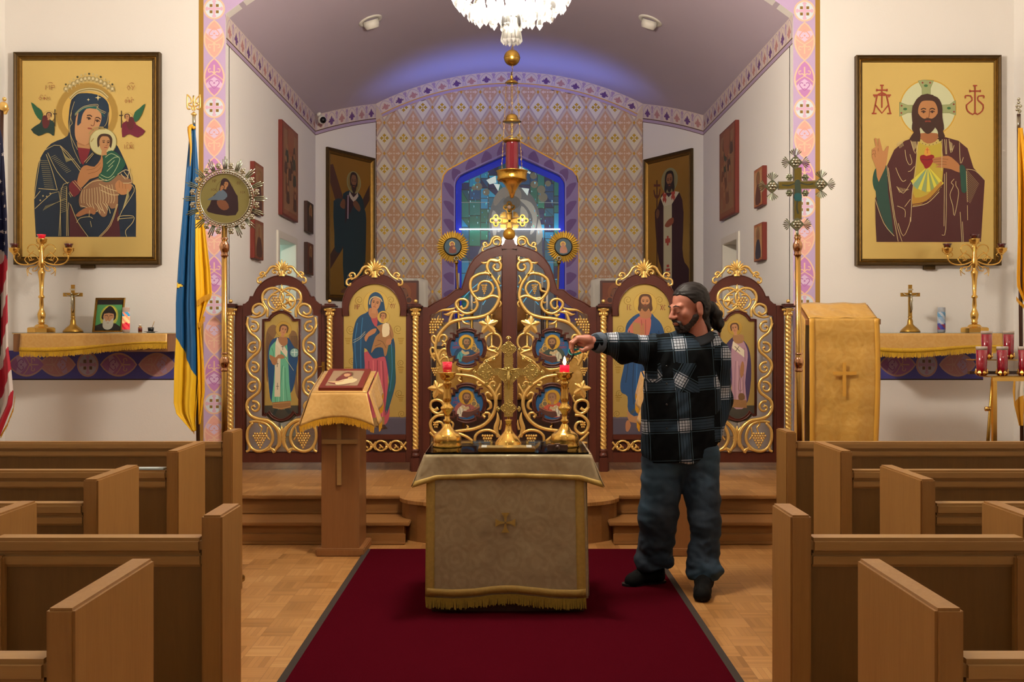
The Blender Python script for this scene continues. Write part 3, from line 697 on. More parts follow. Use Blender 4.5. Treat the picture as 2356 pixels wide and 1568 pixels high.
def grapes(name, par, cx, cy, w, h, rows, d=.014, tr=lambda x, y: (x, y), r=None, slant=0.):
    mb = MB(); k = rows[0]; r = r or w/k/1.75
    for j, c in enumerate(rows):
        for i in range(c):
            x = cx+(i-(c-1)/2)*w/k+slant*j*w/k; y = cy-h/2+h*(j+.5)/len(rows); p = pi_(*tr(x, y), d+.006*((i+j) % 2))
            mb.ball(p, r/SI, 7, 5)
    return mb.build(name, M['gold'], par)
def board(name, par, outer, th=.045, holes=None, d=0., m='maho'):
    return MB().prism([pi_(x, y, d) for x, y in outer], NF, th, [[pi_(x, y, d) for x, y in h] for h in (holes or [])]).build(name, M[m], par)
def bead(mb, pts, r, d, closed=False, n=3, seg=6):
    q = cr(pts, n) if n > 1 and len(pts) > 2 else list(pts)
    if closed: q = q+[q[0]]
    mb.tube([pi_(x, y, d) for x, y in q], r/SI, seg, True, 1, up=(0, 1, 0))
def arcp(cx, cy, r, a0, a1, n=16, ry=None): return [(cx+r*cos(radians(a0+(a1-a0)*i/n)), cy-(ry or r)*sin(radians(a0+(a1-a0)*i/n))) for i in range(n+1)]
# --- crests
def crest(par, cx, cy, w, h, name='crest'):
    mb = MB(); n = 9
    for i in range(n):
        a = radians(-82+164*i/(n-1)); l = h*.62*(1-.22*abs(a))
        frond(mb, [(cx+2*sin(a), cy-h*.3-2*cos(a)), (cx+l*.6*sin(a), cy-h*.32-l*.6*cos(a)), (cx+l*sin(a)*1.04, cy-h*.32-l*cos(a))], [2, 5.4, 5, .6], .016)
    frond(mb, [(cx, cy+1), (cx, cy-h*.3)], [14, 11], .014)
    for s in (-1, 1):
        X = lambda u: cx+s*u
        carve(mb, [(X(3), cy-h*.1), (X(8), cy-h*.38), (X(16), cy-h*.52), (X(26), cy-h*.46), (X(33), cy-h*.22), (X(42), cy+h*.0), (X(w*.45), cy+h*.14)], [2.2, 2.8, 3, 2.8, 2.4, 2.2, 1.8])
        carve(mb, [(X(12), cy-h*.05), (X(7), cy-h*.18), (X(10), cy-h*.33), (X(17), cy-h*.36), (X(21), cy-h*.24), (X(17), cy-h*.14), (X(13), cy-h*.2)], [1.2, 1.8, 2.2, 2.2, 1.8, 1.8])
        carve(mb, [(X(w*.36), cy+h*.08), (X(w*.38), cy-h*.16), (X(w*.44), cy-h*.2), (X(w*.48), cy-h*.08), (X(w*.44), cy-h*.0)], [1.6, 1.8, 2, 2, 2.4])
        carve(mb, [(X(w*.42), cy+h*.05), (X(w*.52), cy+h*.14), (X(w*.53), cy+h*.36), (X(w*.47), cy+h*.42), (X(w*.46), cy+h*.3)], [1.6, 2, 2.2, 2, 2.4])
        mb.ball(pi_(X(15.5), cy-h*.2, .018), 2.6/SI, 7, 5); mb.ball(pi_(X(w*.44), cy-h*.06, .018), 2.4/SI, 7, 5)
    return mb.build(name, M['gold'], par)
# --- columns
def column(cx, label):
    t = thing('twisted_column', label, 'column', pi_(cx, 1083, .03), 'gilded twisted columns of the icon screen')
    MB().box(pi_(cx-10, 1083, .075), pi_(cx+10, 1050, -.02), bev=.006).build('pedestal', M['maho'], t)
    z = lambda y: H-(y-CY)/SI
    c0 = pi_(cx, 1083, .03); Z = lambda y: z(y)-c0.z
    MB().lathe([(Z(1050), .030), (Z(1046), .040), (Z(1042), .030), (Z(1038), .026), (Z(1034), .036), (Z(1031), .028)], c0, 16).build('base_ring', M['maho'], t)
    sh = MB(); k = 330; r0 = 7/SI; vs = []; n = 18
    for i in range(k+1):
        zz = Z(1031)+(Z(732)-Z(1031))*i/k; tw = i*.30
        for j in range(n):
            an = 2*pi*j/n; rr = r0*(.80+.27*abs(cos(1.5*(an+tw*.66)))); vs.append(c0+Vector((cos(an)*rr, sin(an)*rr, zz)))
    sh.add(vs, [(i*n+j, i*n+(j+1) % n, (i+1)*n+(j+1) % n, (i+1)*n+j) for i in range(k) for j in range(n)], True); sh.build('twisted_shaft', M['gold'], t)
    cp = MB().lathe([(Z(733), .027), (Z(731), .03), (Z(728), .025), (Z(718), .028), (Z(712), .036), (Z(708), .042)], c0, 12)
    for s in (-1, 1):
        for dy in (.03, -.02):
            cp.lathe([(-.01, .006), (-.006, .014), (.006, .014), (.01, .006)], c0+Vector((s*.034, dy*.8, Z(712))), 8, axis=(0, 1, 0))
    for a in range(8): cp.ball(c0+Vector((.03*cos(a*pi/4), .03*sin(a*pi/4), Z(722))), .011, 6, 4, sc=(1, 1, 1.6))
    cp.build('capital', M['gold'], t)
    MB().box(pi_(cx-17, 707, .09), pi_(cx+17, 702.5, -.06), bev=.008).box(pi_(cx-12, 702.5, .07), pi_(cx+12, 698.5, -.04), bev=.006).build('cap_slab', M['maho'], t)
    MB().ball(c0+Vector((0, 0, Z(693))), 4.6/SI, 12, 8).build('ball_finial', M['gold'], t)
for cx, lb in ((533, 'gilded twisted column beside the painted border near the blue and yellow flag'), (760, 'gilded twisted column between archangel door and the mother and child icon'), (957, 'gilded twisted column between the mother and child icon and the double gates'),
               (1387.5, 'gilded twisted column between the double gates and the blue-robed saviour icon'), (1584, 'gilded twisted column mostly hidden behind the man in plaid'), (1811, 'gilded twisted column next to the silver processional cross')): column(cx, lb)
# --- fixed posts and bottom
pst = thing('screen_frame', 'dark mahogany posts and bottom rails that carry the icon screen', 'screen frame', pi_(XI, 1066))
for sx in (0, 1):
    for x0, x1, yt in ((540, 558.5, 702), (739.5, 757, 702), (765, 790, 708), (934, 952, 708), (962, 972, 706)):
        a, b = (x0, x1) if sx == 0 else (2*XI-x1, 2*XI-x0)
        MB().box(pi_(a, 1063, .0), pi_(b, yt, -.045), bev=.003).build('post', M['maho'], pst)
    for x in (545, 949):
        a = x if sx == 0 else 2*XI-x; MB().box(pi_(a-6, 1083, 0), pi_(a+6, 1063.2, -.04)).build('foot', M['maho'], pst)
# --- side doors
def tplain(x, y): return (x, y)
def tmir(x, y): return (2*XI-x, y)
def cpx(pts, s=2.904, ox=500, oy=560): return [(ox+x/s, oy+y/s) for x, y in pts]
def side_door(flip, label):
    T = tmir if flip else tplain; tm = lambda L: [T(*p) for p in L]
    t = thing('deacon_door', label, 'door', pi_(*T(649, 1063)))
    outer = [(558.8, 1063), (558.8, 699), (564, 698), (572, 691), (575, 682), (582, 682)]+arcp(649, 702, 69, 163, 17, 20)+[(716, 682), (723, 682), (726, 691), (734, 698), (739.2, 699), (739.2, 1063)]
    inner = [(565, 1039), (565, 727), (578, 724), (579, 712), (590, 704), (600, 700)]+arcp(649, 704, 50, 172, 8, 18)+[(698, 700), (708, 704), (719, 712), (720, 724), (732, 727), (732, 1039)]
    board('door_frame', t, tm(outer), .04, [tm(inner)], d=.004)
    mb = MB(); bead(mb, tm(inner), 1.3, .006, True, 1)
    bead(mb, tm([(575, 682), (582, 682)]+arcp(649, 702, 69, 163, 17, 20)+[(716, 682), (723, 682)]), 1.3, .004, False, 1); mb.build('moulding', M['maho'], t)
    # icon
    io = [(605, 955), (605, 734), (612, 734)]+arcp(648, 748, 33, 155, 25, 14)+[(684, 734), (692, 734), (692, 955), (684, 956)]+[(x, 2*955-y-5) for x, y in arcp(648, 972, 34, 25, 155, 14)]+[(612, 956)]
    ii = [(x+(3.6 if x < 640 else (-3.6 if x > 657 else 0)), y+(4 if y < 800 else -4)) for x, y in io]
    ic = board('icon_frame', t, tm(io), .03, [tm(ii)], d=.016)
    mb = MB(); bead(mb, tm(io), 1.6, .016, True, 1); bead(mb, tm(ii), .9, .018, True, 1); mb.build('frame_moulding', M['maho'], ic)
    p = Paint(lambda x, y: pi_(x, y, .006)); p.poly(tm(ii), '#dcc070*')
    p.poly(tm([(609, 932), (688, 932), (688, 951), (672, 966), (648, 972), (624, 966), (609, 951)]), '#3c372c')
    (paint_deacon if flip else paint_archangel)(p, T)
    p.mb.build('icon_panel', M['paint'], t)
    # carving
    g = MB(); C_ = lambda pts, r, **k: carve(g, cpx(pts), r, tr=T, **k)
    for m in (0, 1):
        MX = (lambda L: L) if m == 0 else (lambda L: [(864-x, y) for x, y in L])
        C_(MX([(208, 492), (202, 540), (222, 592), (262, 624), (286, 660), (280, 716), (240, 752), (206, 790), (204, 838), (230, 880), (270, 905), (287, 945), (278, 990), (240, 1020), (206, 1050), (200, 1100), (226, 1148), (280, 1172), (340, 1182), (392, 1222), (418, 1280), (412, 1340), (385, 1384)]), [2.4, 3.0, 3.2, 3.2, 3.2, 3.2, 3.4, 3.4, 3.4, 4, 4.4, 4.4, 3.0])
        for cx, cy, a0, tn in ((245, 560, -2.4, 1.05), (242, 700, -.6, -1.05), (248, 832, -2.4, 1.05), (242, 962, -.6, -1.05), (250, 1092, -2.4, 1.05)):
            q = spiral(cx, cy, 44, a0, tn, .25); C_(MX(q[2:]), [2.8, 2.8, 2.6, 2.2, 1.8])
            e = MX([q[-1]])[0]; leafshape(g, *cpx([e])[0], 6.5, (.5 if m == 0 else 2.6), 3, tr=T, fan=1.2)
            e = MX([(cx-30 if tn > 0 else cx+38, cy-44)])[0]; frond(g, cpx(MX([(cx-40 if tn > 0 else cx+40, cy+6), (cx-52 if tn > 0 else cx+50, cy-26)])), [4, .5], tr=T)
        C_(MX([(336, 492), (336, 440), (306, 388), (308, 336), (342, 304), (396, 300), (440, 340), (436, 392), (400, 424)]), [2.6, 3, 3.2, 3, 2.8, 2.6, 2.4, 2]); C_(MX([(220, 486), (262, 492), (312, 470), (320, 430), (286, 404), (246, 420), (240, 458), (268, 474), (290, 456)]), [2, 2.6, 3, 3, 2.8, 2.6, 2.8])
        C_(MX([(432, 430), (400, 444), (358, 424), (342, 384), (366, 346), (404, 344)]), [2, 2.2, 2.4, 2.2, 2]); C_(MX([(365, 460), (400, 446), (440, 410), (470, 400)]), [1.6, 2.4, 2.4, 1.8])
        frond(g, cpx(MX([(340, 306), (372, 300), (382, 322)])), [5, 4, .5], tr=T); frond(g, cpx(MX([(306, 380), (322, 372), (338, 384)])), [4, 4, .5], tr=T)
        C_(MX([(215, 1192), (270, 1186), (330, 1204), (364, 1250), (372, 1310), (340, 1364), (284, 1386), (232, 1366), (204, 1310), (206, 1240), (240, 1196)]), [2.6, 3.2, 3.4, 3.4, 3.4, 3.4, 3.4, 3.2, 2.8]); C_(MX([(300, 1386), (360, 1370), (385, 1384), (372, 1392)]), [2.6, 3, 3.6, 3]); C_(MX([(196, 1388), (216, 1374), (212, 1330)]), [2.6, 3, 2])
        C_(MX([(290, 1262), (300, 1230), (282, 1208), (290, 1192), (306, 1202)]), [1.4, 1.8, 2, 2, 2.2]); C_(MX([(340, 1226), (332, 1280), (352, 1310)]), [1.4, 2, 1.4])
        frond(g, cpx(MX([(372, 1384), (352, 1350), (368, 1330)])), [5, 5, .5], tr=T)
    for a in (-.35, 0, .35): frond(g, cpx([(432, 1290), (432+30*a, 1250), (432+90*a, 1215)]), [3, 7, 1], tr=T)
    for a in (-.3, .3): frond(g, cpx([(432, 1300), (432+40*a, 1340), (432+50*a, 1362)]), [3, 6, 1], tr=T)
    C_([(404, 1292), (432, 1298), (460, 1292)], 1.8); C_([(404, 1308), (432, 1314), (460, 1308)], 1.8); frond(g, cpx([(432, 272), (432, 300), (424, 318)]), [1, 7, 4], tr=T)
    C_([(360, 345), (400, 322), (440, 300)], [1.5, 2.4, 2]) ; C_([(504, 345), (464, 322), (424, 300)], [1.5, 2.4, 2])
    g.build('carved_vine', M['gold'], t)
    for cx in (288, 576): grapes('grape_cluster', t, *cpx([(cx, 1314)])[0], 29, 37, (5, 6, 5, 4, 3, 2, 1), tr=T, r=2.9)
    grapes('grape_cluster', t, *cpx([(398, 396)])[0], 20, 27, (3, 4, 3, 2, 1), tr=T, r=3.1)
    l = MB(); leafshape(l, *cpx([(482, 384)])[0], 14, 1.2, 5, tr=T); l.build('vine_leaf', M['gold'], t)
    crest(t, *T(649, 634), 104, 40)
    hx0 = T(744, 0)[0]; h = MB(); h.box(pi_(hx0-3.5, 859, .008), pi_(hx0+3.5, 832, .003), bev=.001); h.tube([pi_(hx0, 842, .008), pi_(hx0, 842, .04), pi_(hx0-(3 if not flip else -3), 842, .045), pi_(hx0-(9 if not flip else -9), 843, .045)], .0045, 6); h.build('door_handle', M['brass'], t)
def face(p, T, x, y, s, tilt=0., skin='#b07a50', hair='#4a2c18', beard=None, halo=None, look=0., long=False, young=True):
    """small painted face; s half-height in px"""
    R = lambda u, v: T(x+(u*cos(tilt)-v*sin(tilt))*s, y+(u*sin(tilt)+v*cos(tilt))*s); G = lambda L: [R(*q) for q in L]
    if halo: p.disc(*T(x, y-.15*s), s*halo[1], halo[0], n=28); p.ring(*T(x, y-.15*s), s*halo[1], s*.07, halo[2] if len(halo) > 2 else '#8a5a22')
    hh = [(0, -1.12), (.55, -1.0), (.86, -.55), (.84, .1), (.72, .5), (.5, .2), (0, 0), (-.5, .2), (-.72, .5), (-.84, .1), (-.86, -.55), (-.55, -1.0)]
    if long: hh = [(0, -1.15), (.6, -1.02), (.88, -.5), (.9, .2), (1.0, .95), (.7, 1.25), (.5, .9), (0, .6), (-.5, .9), (-.7, 1.25), (-1.0, .95), (-.9, .2), (-.88, -.5), (-.6, -1.02)]
    p.poly(G(hh), hair, 3)
    if not beard: p.poly(G([(-.25, .6), (.25, .6), (.32, 1.35), (-.32, 1.35)]), skin)
    p.poly(G([(0, -.82), (.38, -.76), (.58, -.4), (.6, 0), (.5, .5), (.25, .85), (0, .95), (-.25, .85), (-.5, .5), (-.6, 0), (-.58, -.4), (-.38, -.76)]), skin, 3)
    if beard: p.poly(G([(-.6, 0), (-.48, .15), (-.25, .3), (0, .26), (.25, .3), (.48, .15), (.6, 0), (.56, .6), (.3, 1.05), (0, 1.25), (-.3, 1.05), (-.56, .6)]), beard, 3)
    L = look*.16; dk = '#3a2010'
    p.k += 1
    for e in (-1, 1):
        p.line(G([(e*.44+L, -.26), (e*.27+L, -.34), (e*.12+L, -.28)]), s*.07, dk, 2, lift=False)
        p.line(G([(e*.42+L, -.12), (e*.27+L, -.19), (e*.14+L, -.11)]), s*.06, dk, 2, lift=False); p.disc(*R(e*.27+L, -.11), s*.075, dk, n=8, lift=False)
    p.line(G([(.1+L, -.28), (.07+L*1.6, .18), (-.03+L*1.6, .26), (-.1+L*1.4, .22)]), s*.05, '#7a4a2c', 2, lift=False)
    p.line(G([(-.18+L, .48), (0+L, .45), (.18+L, .48)]), s*.09, '#8a3c2c', 2, lift=False)
    if beard: p.line(G([(-.32+L, .5), (-.14+L, .34), (0+L, .38), (.14+L, .34), (.32+L, .5)]), s*.11, beard, 2, lift=False)
def folds(p, T, L, w, col):
    p.k += 1
    for l in L: p.line([T(*q) for q in l], w, col, 3, lift=False)
def paint_archangel(p, T):
    m = lambda L: [T(*q) for q in L]
    for q in ([(611, 790), (614, 762), (624, 748), (634, 748), (638, 760), (630, 780), (622, 800), (616, 880), (612, 840)], [(664, 790), (668, 764), (676, 760), (684, 770), (686, 800), (682, 850), (688, 915), (680, 900), (672, 840)]):
        p.poly(m(q), '#7a5a38', 3)
    p.k += 1
    for i in range(9): p.line(m([(616+i*2, 764+i*2), (614+i*1.6, 790), (615, 815+4*i)]), .9, '#4d3620', 2, lift=False); p.line(m([(670+i*1.8, 772), (671+i*1.5, 800), (678+i*.6, 830+5*i)]), .9, '#4d3620', 2, lift=False)
    p.poly(m([(636, 776), (622, 788), (617, 815), (617, 860), (622, 915), (630, 925), (640, 912), (668, 905), (678, 880), (682, 850), (686, 815), (672, 790), (662, 776)]), '#15406a', 3)
    p.poly(m([(634, 785), (622, 800), (620, 825), (632, 838), (630, 880), (628, 935), (668, 935), (666, 880), (664, 840), (660, 785), (648, 776)]), '#5fa888', 3)
    folds(p, T, [[(650, 840), (646, 880), (644, 925)], [(656, 845), (658, 890), (662, 925)], [(626, 800), (630, 815), (626, 828)], [(638, 850), (634, 890), (634, 925)]], 1.2, '#387a60'); folds(p, T, [[(653, 842), (652, 885), (653, 925)], [(641, 800), (644, 830), (642, 925)]], 1.2, '#9fd0b0')
    p.poly(m([(627, 925), (669, 921), (670, 937), (648, 942), (628, 938)]), '#8a6238'); folds(p, T, [[(628, 928), (648, 926), (669, 924)], [(628, 936), (648, 939), (669, 934)]], .9, '#c99a58')
    p.poly(m([(634, 790), (638, 778), (646, 790), (645, 912), (632, 912)]), '#cfc0a4'); p.poly(m([(638, 776), (646, 782), (662, 808), (660, 822), (634, 790)]), '#d8cbb0')
    for x, y in ((639, 888), (638, 836), (651, 797)): folds(p, T, [[(x, y-8), (x, y+8)], [(x-3.5, y), (x+3.5, y)]], 1.1, '#3a2a30')
    p.poly(m([(620, 815), (634, 822), (640, 816), (650, 815), (656, 822), (648, 825), (640, 824), (636, 838), (628, 838), (624, 830)]), '#9a6a44', 2)
    p.disc(*T(678, 811), 10.5, '#7ea6a0', n=20); p.ring(*T(678, 811), 10.5, 1.4, '#2c4a50'); folds(p, T, [[(678, 803), (678, 818)], [(671, 810), (685, 810)]], 2, '#c3d6cc')
    folds(p, T, [[(657, 823), (676, 852)]], .8, '#d8c890'); p.poly(m([(632, 940), (640, 940), (634, 952), (626, 957)]), '#1f2a28'); p.poly(m([(655, 940), (664, 938), (672, 948), (664, 951)]), '#1f2a28')
    p.poly(m([(642, 775), (660, 775), (662, 790), (652, 796), (642, 786)]), '#9a6a44', 2); face(p, T, 653, 759, 12, .18, '#b58058', '#4c2f1c', halo=('#e3bf62*', 1.5, '#b08a3c'), look=.6)
def paint_deacon(p, T):
    m = lambda L: [T(*q) for q in L]      # traced on the far door; T mirrors back
    X = lambda L: [(2*XI-x, y) for x, y in L]
    p.poly(X([(0+1692, 772)]) and m(X([(1690, 772), (1676, 784), (1668, 800), (1676, 830), (1684, 900), (1690, 930), (1716, 930), (1726, 890), (1728, 840), (1722, 800), (1708, 780), (1698, 770)])), '#3f3054', 3)
    p.poly(m(X([(1688, 782), (1682, 810), (1684, 870), (1684, 934), (1716, 934), (1714, 880), (1720, 820), (1716, 796), (1704, 778)])), '#a98290', 3)
    folds(p, T, [X(l) for l in ([(1692, 830), (1690, 880), (1691, 920)], [(1700, 840), (1703, 890), (1700, 925)], [(1711, 860), (1709, 920)], [(1712, 800), (1714, 830)])], 1.2, '#7d5868'); folds(p, T, [X(l) for l in ([(1696, 830), (1696, 920)], [(1706, 850), (1707, 920)])], 1.1, '#cfaeb0')
    p.poly(m(X([(1684, 918), (1717, 920), (1718, 938), (1684, 936)])), '#8a6238'); p.poly(m(X([(1686, 784), (1712, 805), (1712, 822), (1684, 800)])), '#d8cbb0')
    folds(p, T, [X(l) for l in ([(1690, 796), (1702, 808)], [(1700, 796), (1692, 808)])], 1.3, '#3a2a30')
    p.poly(m(X([(1707, 830), (1712, 840), (1710, 862), (1704, 868), (1702, 850)])), '#9a6a44', 2); folds(p, T, [X([(1702, 866), (1698, 895), (1708, 895), (1706, 866)])], .8, '#6a4a28'); p.poly(m(X([(1700, 905), (1711, 905), (1713, 918), (1699, 918)])), '#6a4a28', 2)
    p.poly(m(X([(1686, 770), (1710, 770), (1708, 788), (1690, 788)])), '#9a7048', 2); face(p, T, 2*XI-1690, 755, 11.5, -.12 if False else .12, '#b58058', '#4c2f1c', halo=('#e3bf62*', 1.5, '#b08a3c'), look=.5)
side_door(False, 'openwork mahogany door with the winged archangel in blue and green')
side_door(True, 'openwork mahogany door with the young deacon saint in mauve')
# --- large icons
def icon_bay(flip, label, painter):
    T = tmir if flip else tplain; tm = lambda L: [T(*p) for p in L]
    t = thing('icon_panel_bay', label, 'icon', pi_(*T(862, 1063)))
    ar = arcp(862, 703, 74, 176, 4, 22); outer = [(773, 1063), (773, 708), (788, 708)]+ar+[(936, 708), (949, 708), (949, 1063)]
    outer = [(790.2, 1063), (790.2, 725.5), (788, 725.5), (788, 708)]+ar+[(936, 708), (936, 725.5), (933.8, 725.5), (933.8, 1063)]
    ia = arcp(862, 711, 61, 180, 0, 22); inner = [(790.3, 725.6), (801, 725.6)]+ia+[(923, 725.6), (933.7, 725.6), (933.7, 725.7)]
    outer2 = [(788, 726), (788, 708)]+ar+[(936, 708), (936, 726), (921, 726)]+[(x, y) for x, y in arcp(862, 712, 60, 0, 180, 22)]+[(803, 726)]
    board('arch_frame', t, tm(outer2), .045, d=.006); mb = MB(); bead(mb, tm([(788, 726), (788, 708)]+ar+[(936, 708), (936, 726)]), 1.4, .006, False, 1); bead(mb, tm([(803, 726)]+arcp(862, 712, 60, 180, 0, 22)+[(921, 726)]), 1.1, .008, False, 1); mb.build('moulding', M['maho'], t)
    for a, b in (((790.3, 1011), (933.7, 999)), ((790.3, 1063), (933.7, 1040))): MB().box(pi_(*T(*a), .002), pi_(*T(*b), -.04), bev=.002).build('rail', M['maho'], t)
    MB().box(pi_(*T(790.3, 1040), -.02), pi_(*T(933.7, 1011), -.04)).build('strip_board', M['maho'], t)
    p = Paint(lambda x, y: pi_(x, y, -.012)); p.poly(tm([(790.3, 999), (790.3, 726), (802, 726)]+arcp(862, 712, 60.5, 180, 0, 22)+[(922, 726), (933.7, 726), (933.7, 999)]), '#dcbf6e*'); p.poly(tm([(790.3, 959), (933.7, 959), (933.7, 999), (790.3, 999)]), '#47404e'); p.line(tm([(790.3, 961), (933.7, 961)]), 2, '#5f5868', 0)
    # tooled gold
    for r_ in (1, -1):
        for cx, cy, rr in ((806, 758, 11), (915, 757, 11), (810, 830, 9), (922, 835, 9), (918, 905, 10), (826, 690, 11), (899, 690, 11), (800, 870, 8), (808, 940, 10), (924, 952, 9)): p.line(spiral(T(cx, cy)[0], cy, rr, 1, 1.6, .2, 16), 1.1, '#f4e2a0*' if r_ > 0 else '#a88840*', 0, lift=False); p.k += 0
        p.k += 1
    for x in (800, 922):
        for y in (778, 845, 910):
            for i in range(4): p.line([T(x-7+i, y+i*4), T(x+7-i, y+i*4)], 1.3, '#b58c34*', 0, lift=False)
    painter(p, T); p.mb.build('painted_panel', M['paint'], t)
    g = MB()
    for cx in (806, 841, 876, 911):
        carve(g, [T(*q) for q in ell(cx, 1025, 13, 11.5, 16)+[ell(cx, 1025, 13, 11.5, 16)[0]]], 2.2, -.002, 1); leafshape(g, *T(cx+2, 1026), 9, 2.4, 3, d=-.004, fan=1.4)
        carve(g, [T(cx+10, 1016), T(cx+17.5, 1025), T(cx+24, 1034)], 2.2, -.002); carve(g, [T(cx+10, 1034), T(cx+17.5, 1025), T(cx+24, 1016)], 2.2, .002)
    g.build('carved_strip', M['gold'], t); crest(t, *T(862, 637), 120, 46); return t
def paint_mother(p, T):
    m = lambda L: [T(*q) for q in L]
    p.disc(*T(864, 697), 29, '#e6c56a*', n=30); p.ring(*T(864, 697), 29, 1.2, '#b08a3c')
    p.poly(m([(838, 810), (836, 860), (846, 960), (852, 975), (884, 978), (896, 950), (892, 880), (888, 815)]), '#a94552', 3)
    folds(p, T, [[(848, 830), (850, 900), (856, 965)], [(868, 828), (868, 900), (874, 965)], [(880, 830), (884, 900), (886, 955)]], 2.2, '#7c2b3c'); folds(p, T, [[(858, 828), (860, 900), (864, 965)], [(876, 830), (878, 900), (880, 960)]], 1.8, '#c8686a')
    p.poly(m([(850, 962), (884, 958), (884, 980), (856, 984)]), '#8a6a3c'); p.poly(m([(862, 980), (884, 976), (892, 986), (878, 988)]), '#3c2418')
    p.poly(m([(846, 700), (846, 716), (828, 726), (817, 742), (810, 780), (812, 812), (814, 858), (838, 858), (838, 800), (858, 824), (880, 820), (888, 830), (896, 900), (888, 955), (900, 920), (910, 880), (909, 840), (908, 790), (900, 766), (890, 740), (884, 700), (878, 680), (864, 671), (850, 680)]), '#123c5c', 3)
    p.poly(m([(890, 800), (896, 860), (891, 900), (886, 950), (902, 905), (909, 860), (906, 800)]), '#0d4a50', 3)
    folds(p, T, [[(822, 742), (816, 790), (820, 850)], [(834, 730), (830, 780), (830, 850)], [(900, 790), (902, 850), (896, 900)]], 1.6, '#2a6a94'); folds(p, T, [[(812, 782), (826, 776), (840, 762)], [(812, 788), (826, 780), (840, 767)]], 1, '#a9a488')
    folds(p, T, [[(852, 712), (858, 740), (870, 762), (868, 800)]], 2, '#0a2238'); p.poly(m([(850, 716), (858, 712), (868, 730), (866, 752), (856, 740)]), '#a04048', 2); p.poly(m([(850, 708), (868, 712), (868, 728), (856, 732), (848, 722)]), '#a87048', 2)
    face(p, T, 864, 698, 17, .22, '#b07a50', '#123c5c', look=-.3); p.line(m([(850, 700), (852, 688), (862, 682), (874, 686), (879, 694)]), 2.2, '#c9b27a')
    # child
    p.disc(*T(882, 729), 14, '#e6c56a*', n=22); p.ring(*T(882, 729), 14, .9, '#b08a3c')
    p.poly(m([(872, 748), (892, 742), (902, 756), (905, 776), (895, 788), (889, 815), (884, 818), (880, 800), (864, 800), (854, 812), (856, 798), (864, 774), (874, 764), (866, 752)]), '#94683c', 3)
    p.poly(m([(880, 746), (894, 744), (896, 764), (892, 772), (880, 774)]), '#d9c8a0', 2); folds(p, T, [[(868, 782), (880, 786), (888, 800)], [(862, 796), (876, 790)], [(896, 760), (900, 776)]], 1.1, '#5e3c20')
    p.poly(m([(838, 776), (846, 764), (858, 756), (866, 756), (862, 766), (848, 774), (842, 786)]), '#a87048', 2); p.poly(m([(890, 780), (900, 780), (898, 792), (888, 792)]), '#a87048', 2)
    face(p, T, 881, 728, 9, .1, '#b07a50', '#5a3820', look=-1)
    p.k += 1; text(p, 'MP', T(822, 0)[0]-6, 700, 11, 5, '#7a3020', 1.2); text(p, 'OY', T(898, 0)[0], 698, 11, 5, '#7a3020', 1.2)
def paint_saviour(p, T):
    X = lambda L: [T(2*XI-x, y) for x, y in L]     # traced directly in photo pixels
    TT = lambda x, y: T(2*XI-x, y)
    p.disc(*TT(1485, 699), 27, '#e6c56a*', n=30); p.ring(*TT(1485, 699), 27, 1.2, '#b08a3c')
    p.poly(X([(1448, 940), (1446, 965), (1460, 972), (1500, 972), (1502, 930)]), '#a0744a', 3); p.poly(X([(1446, 966), (1452, 978), (1446, 992), (1440, 990), (1440, 972)]), '#a06a44', 2)
    p.poly(X([(1472, 720), (1452, 732), (1440, 752), (1438, 800), (1436, 840), (1428, 880), (1430, 902), (1444, 912), (1446, 945), (1470, 955), (1520, 900), (1536, 850), (1532, 780), (1522, 745), (1506, 728), (1498, 720)]), '#123f6c', 3)
    p.poly(X([(1470, 728), (1496, 728), (1496, 760), (1480, 800), (1452, 800), (1442, 780), (1446, 756)]), '#b0604e', 3); folds(p, TT, [[(1476, 735), (1480, 770)], [(1486, 735), (1486, 770)], [(1452, 770), (1462, 790)]], 1.3, '#7e3a34')
    p.poly(X([(1456, 740), (1474, 744), (1474, 775), (1458, 780)]), '#9a7444'); p.poly(X([(1476, 752), (1482, 742), (1483, 760), (1484, 775), (1476, 776)]), '#a06a44', 2)
    folds(p, TT, [[(1448, 760), (1446, 830), (1440, 880)], [(1460, 820), (1456, 880), (1458, 930)], [(1476, 810), (1478, 860), (1474, 920)], [(1500, 780), (1504, 850), (1496, 910)], [(1516, 760), (1522, 820)]], 1.8, '#0a2440'); folds(p, TT, [[(1444, 760), (1441, 800)], [(1466, 830), (1464, 900)], [(1490, 780), (1492, 850)]], 1.5, '#2b669c')
    p.line(X([(1452, 950), (1476, 930), (1496, 905)]), 7, '#3a4448'); p.poly(X([(1474, 712), (1496, 712), (1498, 730), (1474, 730)]), '#a06a44', 2)
    face(p, TT, 1485, 695, 17, 0, '#b07a50', '#4a2c18', beard='#5a3820', look=0, long=True)
    p.k += 1; text(p, 'IC', TT(1441, 0)[0], 701, 12, 5.5, '#7a3020', 1.3); text(p, 'XC', TT(1520, 0)[0], 701, 12, 5.5, '#7a3020', 1.3)
icon_bay(False, 'tall arched icon of a blue-mantled mother holding a child on tooled gold', paint_mother)
icon_bay(True, 'tall arched icon of the saviour in blue and rose on tooled gold', paint_saviour)
